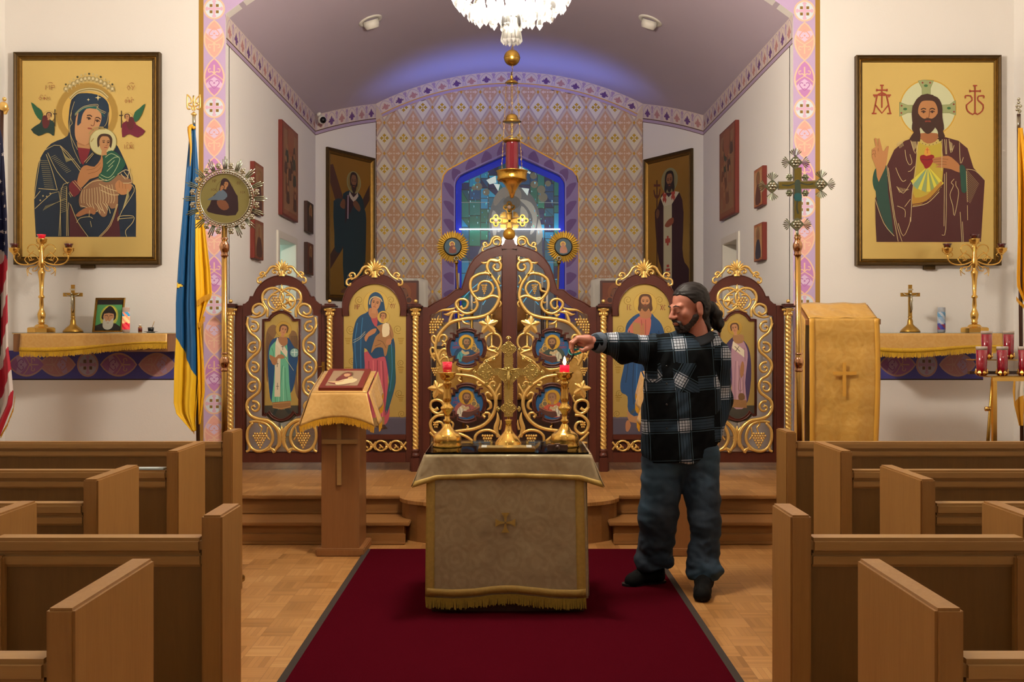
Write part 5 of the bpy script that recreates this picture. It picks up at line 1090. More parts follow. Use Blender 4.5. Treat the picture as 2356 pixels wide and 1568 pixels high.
for a0 in (88, 66, 46, 113, 140): p.poly(G([(565, 820), (565+140*cos(radians(a0-5)), 820+170*sin(radians(a0-5))), (565+140*cos(radians(a0+5)), 820+170*sin(radians(a0+5)))]), '#d8cf48')
p.poly(G([(466, 990), (480, 1030), (560, 1010), (650, 920), (656, 950), (580, 1040), (464, 1085)]), '#b0832c', 2); p.line(G([(464, 1075), (560, 1050), (656, 950)]), 2, '#5a2a1c'); p.line(G([(462, 1090), (560, 1066), (640, 990)]), 1.3, '#d8c48a')
p.poly(G([(505, 655), (560, 685), (650, 662), (640, 640), (510, 640)]), '#c3b060', 2)
for x, y in ((530, 668), (550, 675), (575, 678), (600, 674), (622, 664)): p.disc(*I2(x, y), 1.2, '#5a3a24', n=6, lift=False)
p.poly(G([(515, 600), (625, 600), (628, 640), (600, 662), (560, 668), (520, 640)]), '#9c6238', 2)
face(p, lambda x, y: (x, y), *I2(565, 470), 37, 0, '#b47c4c', '#3c2218', beard='#3a2016', look=0, long=True)
p.poly(G([(462, 420), (460, 520), (480, 580), (440, 640), (512, 655), (508, 560), (488, 480), (500, 410), (540, 380), (600, 380), (640, 420), (645, 500), (632, 560), (640, 655), (680, 620), (652, 560), (664, 520), (650, 420), (600, 345), (520, 345)]), '#3c2016', 2)
# heart, hands
p.poly(G([(556, 752), (580, 742), (606, 750), (602, 780), (580, 820), (550, 836), (534, 810), (514, 780), (514, 752), (538, 744)]), '#8c1018', 3); p.line(G([(512, 770), (556, 778), (604, 768)]), 1.4, '#5a1014'); p.poly(G([(540, 745), (546, 710), (560, 690), (576, 712), (582, 745)]), '#d89a3c', 2); p.line(G([(561, 696), (561, 735)]), 1.4, '#b84a2c', 0); p.line(G([(550, 710), (573, 710)]), 1.4, '#b84a2c', 0)
p.poly(G([(596, 768), (640, 758), (700, 750), (745, 780), (780, 820), (776, 862), (720, 840), (660, 830), (612, 826), (640, 812), (598, 796), (600, 786)]), '#b07646', 2); p.lines([G([(600, 778), (650, 770), (700, 775)]), G([(602, 792), (650, 788), (690, 792)]), G([(618, 812), (660, 806), (690, 808)])], 1, '#7a4a28')
p.poly(G([(776, 820), (800, 812), (818, 850), (824, 985), (790, 990), (782, 900)]), '#1f4a3c', 2)
p.poly(G([(218, 830), (190, 760), (190, 710), (206, 696), (216, 690), (206, 640), (214, 630), (222, 636), (232, 690), (232, 636), (242, 634), (256, 690), (262, 715), (272, 720), (282, 700), (292, 686), (304, 686), (298, 730), (290, 790), (280, 830), (236, 925), (224, 890)]), '#b8804e'); p.lines([G([(196, 720), (210, 712), (216, 740)]), G([(192, 745), (206, 735), (214, 760)]), G([(232, 700), (234, 720)])], 1, '#7a4a28')
LC = '#cbb684'
p.lines([G(l) for l in ([(362, 690), (366, 668), (408, 646)], [(450, 648), (480, 735), (500, 660)], [(412, 710), (420, 770), (440, 810), (456, 800), (456, 780), (444, 740)], [(350, 830), (370, 880), (395, 920), (418, 912)], [(432, 856), (450, 850), (476, 820)], [(356, 955), (400, 1000), (450, 930)], [(360, 1085), (410, 1110), (412, 1160)], [(410, 1090), (448, 1040)], [(366, 1200), (400, 1286), (440, 1210), (448, 1160)], [(290, 815), (330, 1120), (366, 1322)], [(300, 830), (345, 1160), (392, 1322)], [(212, 1040), (270, 1200), (340, 1286)], [(498, 655), (480, 860), (460, 1000), (450, 1190)], [(660, 640), (656, 850)], [(676, 640), (684, 740)], [(688, 640), (690, 740)], [(705, 638), (718, 730), (740, 680)], [(775, 660), (782, 800), (802, 760)], [(820, 840), (880, 850), (944, 912)], [(822, 850), (828, 1060)], [(676, 870), (672, 1220)], [(688, 860), (684, 1240), (658, 1278)], [(740, 905), (720, 930), (735, 950), (712, 1010), (730, 1080), (742, 1150), (770, 1000), (752, 950), (752, 920)], [(780, 1125), (792, 1326)], [(795, 1190), (802, 1326)], [(828, 1080), (830, 1180)])], 1.3, LC)
p.lines([G([(824, 845+i*14), (905-i*4, 940+i*9)]) for i in range(15)], .7, '#a8946a'); p.lines([G([(366+i*7, 670-i*3), (378+i*6, 700-i*4)]) for i in range(5)]+[G([(358+i*10, 958+i*2), (376+i*6, 996-i*2)]) for i in range(9)]+[G([(455+i*5, 655), (472+i*3, 715-i*4)]) for i in range(7)]+[G([(706+i*5, 650+i*4), (716+i*3, 715)]) for i in range(5)], .8, LC)
# monograms
RD = '#9a3a24'
for x0_, L in ((258, [[(-60, 345), (60, 345)], [(-48, 345), (-46, 360)], [(48, 345), (46, 360)], [(-32, 350), (-56, 466)], [(32, 350), (56, 466)], [(-68, 468), (-36, 468)], [(36, 468), (64, 468)], [(0, 280), (0, 430)], [(-12, 280), (12, 280)], [(-34, 312), (34, 312)], [(-34, 304), (-34, 320)], [(34, 304), (34, 320)], [(-44, 410), (0, 466), (44, 410)], [(-28, 342), (0, 328), (28, 342)]]),
              (880, [[(-66, 350), (-30, 350), (-20, 380), (-56, 410), (-50, 450), (-16, 474), (0, 462), (16, 474), (48, 450), (54, 410), (20, 380), (24, 352), (60, 350)], [(-66, 350), (-64, 366)], [(60, 350), (58, 366)], [(0, 282), (0, 462)], [(-14, 282), (14, 282)], [(-34, 318), (34, 318)], [(-34, 310), (-34, 326)], [(34, 310), (34, 326)]])):
    p.k += 1
    for l in L: p.line(G([(x0_+u, v) for u, v in l]), 3.0, RD, 2 if len(l) > 4 else 0, lift=False)
p.mb.build('painting', M['paint'], t); MB().box(P(2123, 620, DW-.005), P(2152, 609, DW-.03)).build('wall_bracket', M['framed'], t)
# angled-wall icons: u,v in 0..1 along wall
def angled(sx, x0, x1, yt0, yb0, label, painter):
    """x0 nearer edge, x1 farther edge (left-side pixels mirrored by sx); yt0/yb0 rows at the near edge"""
    s0, s1 = 179-.1*(abs(x0-CX) and (448-(abs(CX-x0)))), 179-.1*(448-abs(CX-x1)); A = Vector((sx*abs(x0-CX)/s0, F/s0, 0)); B = Vector((sx*abs(x1-CX)/s1, F/s1, 0))
    n = Vector((-sx*(DB-DC), -(W0-W1), 0)).normalized(); zt, zb = H+(CY-yt0)/s0, H+(CY-yb0)/s0; A += n*.05; B += n*.05
    fn = lambda u, v: Vector(((A+(B-A)*u).x, (A+(B-A)*u).y, zt+(zb-zt)*v)); W_ = (B-A).length; Ht = zt-zb
    t = thing('framed_icon', label, 'icon', Vector(((A.x+B.x)/2, (A.y+B.y)/2, zb)))
    # frame in metre units
    fm = lambda x, y: fn(x/W_, y/Ht); picframe(t, 0, 0, W_, Ht, 0, .085, .05, fn=fm, n=n)
    p = Paint(lambda u, v: fn(u, v)-n*.03, n=n); p.poly([(.07, .03), (.93, .03), (.93, .97), (.07, .97)], '#a07a34*'); painter(p, (lambda u, v: (u, v))); p.mb.build('painting', M['paint'], t)
def wrapT(k): return lambda x, y: (x, y)
def faceuv(p, u, v, s, asp, **k):
    fn0 = p.fn; p.fn = lambda x, y: fn0(u+(x-u)*asp, y); face(p, lambda x, y: (x, y), u, v, s, **k); p.fn = fn0
def pt_andrew(p, T):
    c = lambda L: [((x-50)/ (497-50), (y-90)/(1500-90)+ (x-50)/447*-.07) for x, y in L]
    c = lambda L: [((x-34)/(498-34), (y-(70+(x-34)*.25))/((1530-(x-34)*.12)-(70+(x-34)*.25))) for x, y in L]
    p.poly(c([(60, 250), (95, 235), (460, 900), (440, 960), (60, 370)]) and c([(60, 240), (95, 232), (215, 620), (200, 860), (60, 370)]), '#4a2a18'); p.poly(c([(452, 420), (452, 560), (200, 1000), (54, 1260), (54, 1120), (200, 850), (380, 560)]), '#3e2416')
    p.poly(c([(255, 475), (190, 510), (185, 560), (100, 580), (108, 900), (115, 1050), (165, 1060), (190, 1000), (200, 1370), (330, 1370), (390, 1200), (392, 1120), (408, 1130), (418, 740), (400, 640), (380, 550), (330, 490)]), '#0c2c34', 2)
    p.poly(c([(215, 540), (250, 495), (330, 500), (300, 600), (220, 760), (208, 800)]), '#2c1018'); p.line(c([(238, 520), (236, 740)]), .02, '#a8909a', 0); p.line(c([(250, 500), (290, 560), (335, 510)]), .03, '#b8a898', 2); p.line(c([(236, 1265), (238, 1380)]), .015, '#8a7a80', 0)
    p.poly(c([(185, 560), (210, 570), (208, 640), (190, 650), (160, 620)]), '#6a4428', 2); p.poly(c([(285, 590), (310, 565), (345, 600), (360, 640), (345, 670), (300, 630)]), '#6a4428', 2); p.poly(c([(165, 1430), (200, 1390), (245, 1390), (240, 1410), (190, 1440)]), '#6a4428', 2)
    p.poly(ell(.56, .195, .15, .075), '#8f8a58'); p.poly(ell(.56, .195, .13, .066), '#9c8c50*'); faceuv(p, .56, .195, .062, 1.5, skin='#7a5234', hair='#2c1810', beard='#2a1810')
def pt_nicholas(p, T):
    c = lambda L: [((x-62)/(525-62), (y-(192-(x-62)*.235))/((1500+(x-62)*.12)-(192-(x-62)*.235))) for x, y in L]
    p.poly(c([(190, 640), (230, 520), (270, 500), (400, 500), (440, 700), (430, 1040), (450, 1180), (495, 1260), (495, 1480), (235, 1480), (235, 1240), (205, 1140), (180, 950), (164, 680)]), '#2e0e14', 2)
    p.poly(c([(250, 620), (330, 600), (330, 1480), (250, 1480)]), '#b9b090'); p.poly(c([(222, 550), (262, 500), (300, 545), (350, 490), (400, 500), (330, 612), (252, 630)]), '#c3baa0'); p.k += 1
    for x, y in ((260, 545), (342, 525), (291, 955)): p.line(c([(x-14, y-40), (x+14, y+40)]) if y < 900 else c([(x, y-45), (x, y+45)]), .035, '#a03c2c', 0, lift=False); p.line(c([(x+16, y-34), (x-16, y+34)]) if y < 900 else c([(x-24, y), (x+24, y)]), .03, '#a03c2c', 0, lift=False)
    for x0_, x1_, y in ((280, 304, 1182), (272, 312, 1218), (265, 316, 1258)): p.poly(c([(x0_, y), (x1_, y), (x1_, y+24), (x0_, y+24)]), '#a03c2c', lift=False)
    p.poly(c([(265, 800), (300, 755), (345, 740), (345, 790), (300, 828), (268, 822)]), '#8a4a30', 2); p.line(c([(186, 380), (186, 1300)]), .02, '#3c1c14', 0); p.line(c([(155, 430), (218, 430)]), .016, '#5c2c18', 0); p.line(c([(155, 470), (165, 520), (186, 540), (208, 520), (216, 465)]), .022, '#5c2c18', 2)
    p.poly(c([(174, 690), (190, 650), (210, 670), (205, 720), (185, 740)]), '#6a4428', 2)
    p.poly(ell(.53, .18, .17, .085), '#8c8c60'); p.poly(ell(.53, .18, .155, .078), '#989468*'); faceuv(p, .53, .185, .062, 1.7, skin='#8a5c3a', hair='#1c120e', beard='#2a1810', long=True)
angled(-1, 748, 858, 338, 690, 'framed icon of a bearded saint with a diagonal wooden cross', pt_andrew)
def pt_n2(p, T): pt_nicholas(p, T)
# right one: near edge is the outer (right) edge; paint with u measured from the pattern wall side
def angledR(x0, x1, yt0, yb0, label, painter):
    s0, s1 = 179-.1*(448-abs(x0-CX)), 179-.1*(448-abs(x1-CX)); A = Vector(((x1-CX)/s1, F/s1, 0)); B = Vector(((x0-CX)/s0, F/s0, 0))
    n = Vector((-(DB-DC), -(W0-W1), 0)).normalized(); zt, zb = H+(CY-yt0)/s0, H+(CY-yb0)/s0; A += n*.05; B += n*.05; W_ = (B-A).length; Ht = zt-zb
    fn = lambda u, v: Vector(((A+(B-A)*u).x, (A+(B-A)*u).y, zt+(zb-zt)*v)); t = thing('framed_icon', label, 'icon', Vector(((A.x+B.x)/2, (A.y+B.y)/2, zb)))
    picframe(t, 0, 0, W_, Ht, 0, .085, .05, fn=lambda x, y: fn(x/W_, y/Ht), n=n); p = Paint(lambda u, v: fn(u, v)-n*.03, n=n); p.poly([(.07, .03), (.93, .03), (.93, .97), (.07, .97)], '#a8823a*'); painter(p, None); p.mb.build('painting', M['paint'], t)
angledR(1597, 1486, 341, 690, 'framed icon of a long-haired saint in maroon with white stole', pt_nicholas)
# small icons on the sanctuary side walls
M['redwood'] = mat('red_icon_edge', '#6e2011', .5); 
def wallicon(sx, xa, xb, yta, yba, label, hue, big=False, fr=False):
    """xa: nearer edge column"""
    sa, sb = abs(xa-CX)/W0, abs(xb-CX)/W0; ya, yb = F/sa, F/sb; zt, zb = H+(CY-yta)/sa, H+(CY-yba)/sa; ww = yb-ya; th = .045
    t = thing('wall_icon', label, 'icon', Vector((sx*(W0-.02), (ya+yb)/2, zb)))
    MB().box((sx*(W0-.001), ya, zb), (sx*(W0-th), yb, zt), bev=.003).build('panel_board', M['redwood'] if not fr else M['darkwood'], t)
    n = Vector((-sx, 0, 0)); p = Paint(lambda u, v: Vector((sx*(W0-th-.0005), ya+ww*u, zt+(zb-zt)*v)), n=n, base=.0008); hgt = zt-zb
    p.poly([(.02, .02), (.98, .02), (.98, .98), (.02, .98)], hue[0]); a = .09 if not fr else .2; p.poly([(a, a*ww/hgt), (1-a, a*ww/hgt), (1-a, 1-a*ww/hgt), (a, 1-a*ww/hgt)], hue[1])
    if big:
        rr = random.Random(5 if sx < 0 else 6)
        for i in range(16): x, y = rr.uniform(.2, .8), .15+.7*i/16; p.poly([(x-.1, y+.08), (x-.06, y-.05), (x+.06, y-.05), (x+.1, y+.08)], rr.choice(['#6a3c24', '#4c3020', '#8a5434', '#3c3c2c']), 2); p.disc(x, y-.07, .045, '#9a6a44', ry=.045*ww/hgt, n=10)
        p.poly([(.3, .05), (.7, .05), (.62, .3), (.38, .3)], '#8a5030', 2)
    else:
        p.disc(.5, .3, .24, '#b08850*', ry=.24*ww/hgt, n=16); p.poly([(.2, .92), (.24, .6), (.4, .42), (.6, .42), (.76, .6), (.8, .92)], hue[2], 2); p.disc(.5, .3, .13, '#8a5c3c', ry=.15*ww/hgt, n=12)
    p.mb.build('painting', M['paint'], t)
B_ = ('#80482c', '#8a6242', '#4c2a1c')
wallicon(-1, 640, 677, 274, 493, 'large brown icon board high on the wall above the doorway, archangel door side', B_, True)
wallicon(-1, 575, 596, 370, 488, 'small red-edged icon behind the rayed banner disc, upper of its pair', B_)
wallicon(-1, 575, 596, 503, 593, 'small red-edged icon below the rayed banner disc, lower of its pair', B_)
wallicon(-1, 699, 713, 461, 532, 'narrow dark framed icon right above another beside the diagonal-cross icon', ('#2e1c12', '#6a4a2c', '#3c2418'), fr=True)
wallicon(-1, 699, 713, 556, 630, 'narrow brown icon hanging lowest beside the diagonal-cross icon', ('#6a3420', '#5c3020', '#3c1c14'), fr=True)
wallicon(1, 1701, 1664, 275, 489, 'large brown icon board above the dark doorway behind deacon door', B_, True)
wallicon(1, 1765, 1745, 380, 470, 'small red-edged icon just behind the silver cross arm', ('#a8663c', '#b8885c', '#5c3424'))
wallicon(1, 1765, 1745, 510, 597, 'small red-edged icon hanging under the silver cross arm', ('#a8663c', '#b8885c', '#34303c'))
# ------------------------------------------------------------ cloth helpers
def fringe(par, pts, L, m, name='fringe', n=None, w=.006, nrm=Vector((0, -1, 0)), jit=.25):
    """hanging threads under a path of 3D points"""
    mb = MB(); rr = random.Random(11); pts = [Vector(p) for p in pts]; seg = [(pts[i+1]-pts[i]).length for i in range(len(pts)-1)]; tot = sum(seg); n = n or int(tot/(w*.8))
    for k in range(n):
        d = tot*(k+.5)/n; i = 0
        while i < len(seg)-1 and d > seg[i]: d -= seg[i]; i += 1
        dr = (pts[i+1]-pts[i]).normalized(); q = pts[i]+dr*d; l = L*(1-jit*rr.random()); a = dr*w*.55; o = nrm*rr.uniform(-.002, .002); sw = dr*rr.uniform(-.004, .004)
        mb.add([q-a+o, q+a+o, q+a*.8+o+sw-Vector((0, 0, l)), q-a*.8+o+sw-Vector((0, 0, l*.97))], [(3, 2, 1, 0)])
    return mb.build(name, m, par, solid=.0015)
def sheet(fn, nu, nv, name, m, par, th=.003):
    return MB().grid(fn, nu, nv).build(name, m, par, solid=th)
# ------------------------------------------------------------ tetrapod
TZ = .848; TX = -.008
t = thing('altar_table', 'square table with cream damask cloths, gold fringe and embroidered cross', 'table', (TX, 5.5, 0))
MB().box((TX-.405, 5.25, .012), (TX+.405, 5.80, .085), bev=.005).build('plinth', M['darkwood'], t)
MB().box((TX-.405, 5.24, .085), (TX+.41, 5.80, .80)).build('cabinet', M['lect'], t)
MB().box((TX-.43, 5.22, .80), (TX+.43, 5.81, .832), bev=.004).build('table_top', M['lect'], t)
def front(u, v):
    x = TX-.425+.832*u+.02*v*(0.5-u)*-1+.012*v; w_ = .006*sin(u*19+v*2)+.004*sin(u*41+1)*v+.010*sin(u*7+3*v)*v
    if u > .98: x += .0
    return Vector((x-.008*v, 5.212-.012*v-w_*.6, TZ-.012-(.735+.012*sin(u*9))*v))
sheet(front, 70, 24, 'front_cloth', M['cream'], t)
def side(sx):
    def f(u, v): return Vector((TX+sx*(.412+.012*v+.006*sin(u*16)*v), 5.225+.57*u, TZ-.012-(.735)*v))
    return f
sheet(side(-1), 24, 8, 'side_cloth', M['cream'], t); sheet(lambda u, v: side(1)(u, v)-Vector((0, 0, .0)), 24, 8, 'side_cloth', M['cream'], t)
def valance(sx0):
    pass
def val(u, v):
    # front flap with flared corners
    e = max(0, abs(u-.5)*2-.86)/.14; x = TX+(-.437+.874*u)*(1+.14*v*(e**1)); drop = .125+.035*e-.006*cos((u-.5)*6)
    return Vector((x, 5.206-.012*v-.03*e*v-.004*sin(u*30)*v, TZ-.004-drop*v))
va = MB().grid(val, 60, 8); va.build('top_cloth', M['cream'], t, solid=.004)
for sx in (-1, 1):
    def vs_(u, v, sx=sx):
        e = max(0, 1-u*6); return Vector((TX+sx*(.437+(.014+.05*e)*v+.004*sin(u*25)*v), 5.206+.6*u-.045*e*v, TZ-.004-(.125+.035*e)*v))
    sheet(vs_, 30, 8, 'top_cloth_side', M['cream'], t, .004)
MB().box((TX-.438, 5.208, TZ-.008), (TX+.438, 5.812, TZ-.001)).build('cloth_top', M['cream'], t)
tr = MB().grid(lambda u, v: val(u, .80+.2*v)+Vector((0, -.003, 0)), 60, 2); tr.build('braid', M['trimc'], t, solid=.003)
for a, b in ((.0, .055), (.93, .985)): MB().grid(lambda u, v, a=a, b=b: front(a+(b-a)*u, v*.99)+Vector((0, -.004, 0)), 3, 24).build('braid', M['trimc'], t, solid=.002)
MB().grid(lambda u, v: front(.01+.975*u, .93+.05*v)+Vector((0, -.005, 0)), 40, 2).build('braid', M['trimc'], t, solid=.002)
fringe(t, [front(.0+u/30*.985, 1)+Vector((0, -.004, .005)) for u in range(31)], .062, M['fringe2'], w=.005)
cr_ = MB(); cx_, cz_ = TX-.013, TZ-.012-.735*.47
for a in range(4):
    ca, sa = cos(a*pi/2), sin(a*pi/2)
    cr_.prism([Vector((cx_+u*ca-v*sa, 5.196, cz_+u*sa+v*ca)) for u, v in [(.004, -.004), (.03, -.008), (.052, -.022), (.052, .022), (.03, .008), (.004, .004)]], NF, .004)
cr_.build('embroidered_cross', M['trimc'], t)
tag(MB().box((TX-.432, 5.2, TZ), (TX+.424, 5.80, TZ+.008), bev=.002).build('glass_sheet', M['glass']), 'clear glass sheet covering the cream table cloth', 'glass sheet')
TG = TZ+.009
# candlesticks
def candlestick(x, label, lit):
    D = 5.50; s_ = F/D; wx = (x-CX)/s_; c0 = Vector((wx, D, TG)); t = thing('candlestick', label, 'candlestick', c0, 'embossed brass candlesticks on the altar table')
    k = lambda y: (1034-y)/413.
    pr = [(y_, r_) for y_, r_ in ((1034, 33), (1031, 34), (1026, 31), (1024, 32), (1014, 31.5), (1008, 30), (1003, 24), (998, 16), (990, 10), (984, 7), (981, 5))]
    em = lambda an, h: 1+.025*sin(an*12)*(1 if .02 < h < .075 else 0)
    MB().lathe([(k(a), b/413) for a, b in pr], c0, 36, mod=em).build('base', M['goldb'], t)
    pr = [(981, 5), (978, 9), (975, 9.5), (972, 6), (962, 6.5), (956, 9), (950, 15), (946, 15.5), (942, 11), (936, 7), (931, 9), (924, 9.5), (905, 7.5), (893, 9), (889, 11), (886, 7), (883, 7)]
    MB().lathe([(k(a), b/413) for a, b in pr], c0, 20, mod=lambda an, h: 1+.07*sin(an*6+h*60)*(1 if .24 < h < .36 else 0)).build('stem', M['goldb'], t)
    pr = [(885, 8), (882, 13), (876, 17.5), (870, 17.5), (868, 21), (865.5, 21.5), (865, 18), (868, 12)]
    MB().lathe([(k(a), b/413) for a, b in pr], c0, 24).build('cup', M['goldb'], t)
    tag_ = thing('votive_glass', 'red votive glass with burning flame on the candlestick near the man' if lit else 'unlit red votive glass on the candlestick farther from the man', 'candle', c0+Vector((0, 0, k(867))))
    z0 = k(867.); hgt = .062
    if lit:
        MB().lathe([(z0, .026), (z0+.042, .027), (z0+.042, .024), (z0+.003, .02)], c0, 20).build('glass', M['rubylit'], tag_)
        MB().lathe([(z0+.044, .002), (z0+.048, .007), (z0+.058, .0095), (z0+.068, .008), (z0+.082, .004), (z0+.091, .0005)], c0, 10).build('flame', M['flame'], tag_)
        MB().tube([c0+Vector((0, 0, z0+.042)), c0+Vector((.001, 0, z0+.053))], .001, 5).build('wick', M['black'], tag_)
    else:
        MB().lathe([(z0, .025), (z0+.06, .028), (z0+.06, .0265), (z0+.03, .024)], c0, 20).build('glass', M['rubymid2'], tag_)
    return t
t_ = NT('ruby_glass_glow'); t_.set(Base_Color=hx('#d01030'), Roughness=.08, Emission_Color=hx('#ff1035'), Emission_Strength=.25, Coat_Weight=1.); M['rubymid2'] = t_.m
candlestick(1029, 'embossed brass candlestick with unlit red glass, farther from the man', False)
candlestick(1299, 'embossed brass candlestick whose candle the man is lighting', True)
# altar cross
D = 5.52; s_ = F/D; ax = lambda x, y, d=0.: P(x, y, D)+Vector((0, -d, 0)); c0 = Vector((ax(1170, 0).x, D, TG))
t = thing('altar_cross', 'ornate gilt standing cross with filigree ends on the altar table', 'cross', c0)
k = lambda y: H-(y-CY)/s_-TG
MB().lathe([(max(.0005, k(a)), b/s_) for a, b in ((1033.5, 31), (1029, 32), (1024, 30), (1018, 30.5), (1012, 27), (1006, 23), (998, 15), (990, 9), (980, 7), (968, 7), (967, 9), (965, 9), (964, 3), (958, 3))], c0, 32, mod=lambda an, h: 1+.03*sin(an*10)*(h < .07)).build('foot', M['goldb'], t)
M['gilt'] = mat('pale_gilt', '#d2b96e', .3, .85, 60, .12, .2)
def cprism(name, pts, d, th, m='gilt', par=None): return MB().prism([ax(x, y, d) for x, y in pts], NF, th).build(name, M[m], par or t)
cprism('cross_shaft', [(1160, 958), (1160, 815), (1180, 815), (1180, 958)], .006, .012); cprism('cross_bar', [(1110, 848), (1232, 848), (1232, 862), (1110, 862)], .007, .012)
dm = lambda cx, cy, r: [(cx+r*(1 if a % 2 == 0 else .78)*cos(a*pi/4), cy+r*(1 if a % 2 == 0 else .78)*sin(a*pi/4)) for a in range(8)]
be = MB(); fil = MB(); rr = random.Random(4)
for cx, cy, r in ((1170, 802, 18), (1118, 855, 20), (1222, 855, 20), (1170, 938, 18), (1170, 862, 24)):
    q = cr(dm(cx, cy, r), 3, True); MB().prism([ax(x, y, .012) for x, y in q], NF, .016).build('filigree_end', M['gilt'], t)
    for x, y in poly_at(q+[q[0]], int(r*1.6)): be.ball(ax(x, y, .012), 1.5/s_, 6, 4)
    for i in range(26): a, b = rr.uniform(0, 6.28), r*.75*sqrt(rr.random()); fil.ball(ax(cx+b*cos(a), cy+b*sin(a), .013), rr.uniform(1.4, 3)/s_, 6, 4)
for sx in (-1, 1):
    for y in range(824, 840, 4): be.ball(ax(1170+sx*10, y, .01), 1.4/s_, 6, 4)
    for y in range(886, 920, 4): be.ball(ax(1170+sx*10, y, .01), 1.4/s_, 6, 4)
    for x in (1140, 1145, 1150, 1190, 1195, 1200):
        for yy in (847, 863): be.ball(ax(x, yy, .01), 1.3/s_, 6, 4)
be.build('beaded_edge', M['gilt'], t); fil.build('filigree', M['gilt'], t)
for i, (cx, cy, a) in enumerate(((1170, 779, -pi/2), (1094, 856, pi), (1246, 856, 0), (1137, 826, -2.4), (1203, 826, -.75), (1137, 888, 2.4), (1203, 888, .75), (1146, 804, pi), (1194, 804, 0), (1148, 940, pi), (1192, 940, 0), (1120, 832, -pi/2), (1220, 832, -pi/2), (1120, 880, pi/2), (1220, 880, pi/2))):
    mb = MB()
    for j in range(5):
        b = a-1.1+.55*j; mb.ball(ax(cx+4.5*cos(b), cy+4.5*sin(b), .008), 2.2/s_, 6, 4, sc=(1, .7, 1))
    mb.ball(ax(cx, cy, .012), 3/s_, 7, 5); mb.build('cherub_rosette', M['gilt'], t)
mb = MB(); mb.tube([ax(1170, 852, .03), ax(1170, 872, .032), ax(1170, 895, .03)], [.008, .009, .005], 8); mb.ball(ax(1170, 847, .034), .008, 8, 6)
for s1 in (-1, 1): mb.tube([ax(1170, 853, .03), ax(1170+s1*12, 849, .028), ax(1170+s1*24, 847, .026)], [.004, .003], 6)
mb.build('corpus', M['gilt'], t)
# icon book and small dark block lying on the table
t = thing('gospel_book', 'flat gilt-framed book with pale corners lying before the altar cross', 'book', (0, 5.32, TG))
MB().box((-.165, 5.225, TG), (.135, 5.36, TG+.018), bev=.003).build('cover', M['frame'], t); MB().box((-.15, 5.235, TG+.0182), (.12, 5.35, TG+.021)).build('picture', mat('gilt_page', '#a88f50', .25, .5, 30, .4), t)
for x in (-.148, .09): MB().box((x, 5.236, TG+.0212), (x+.028, 5.348, TG+.0225)).build('corner_panel', mat('pale_enamel', '#b5b4a8', .3), t)
t = thing('carved_block', 'small dark carved wooden block lying by the lit candlestick', 'carving', (.27, 5.30, TG))
MB().box((.2, 5.27, TG), (.31, 5.31, TG+.03), bev=.004).box((.235, 5.262, TG), (.275, 5.318, TG+.036), bev=.006).build('block', M['darkwood'], t); MB().ball((.255, 5.26, TG+.02), .012, 10, 6).build('boss', M['darkwood'], t)
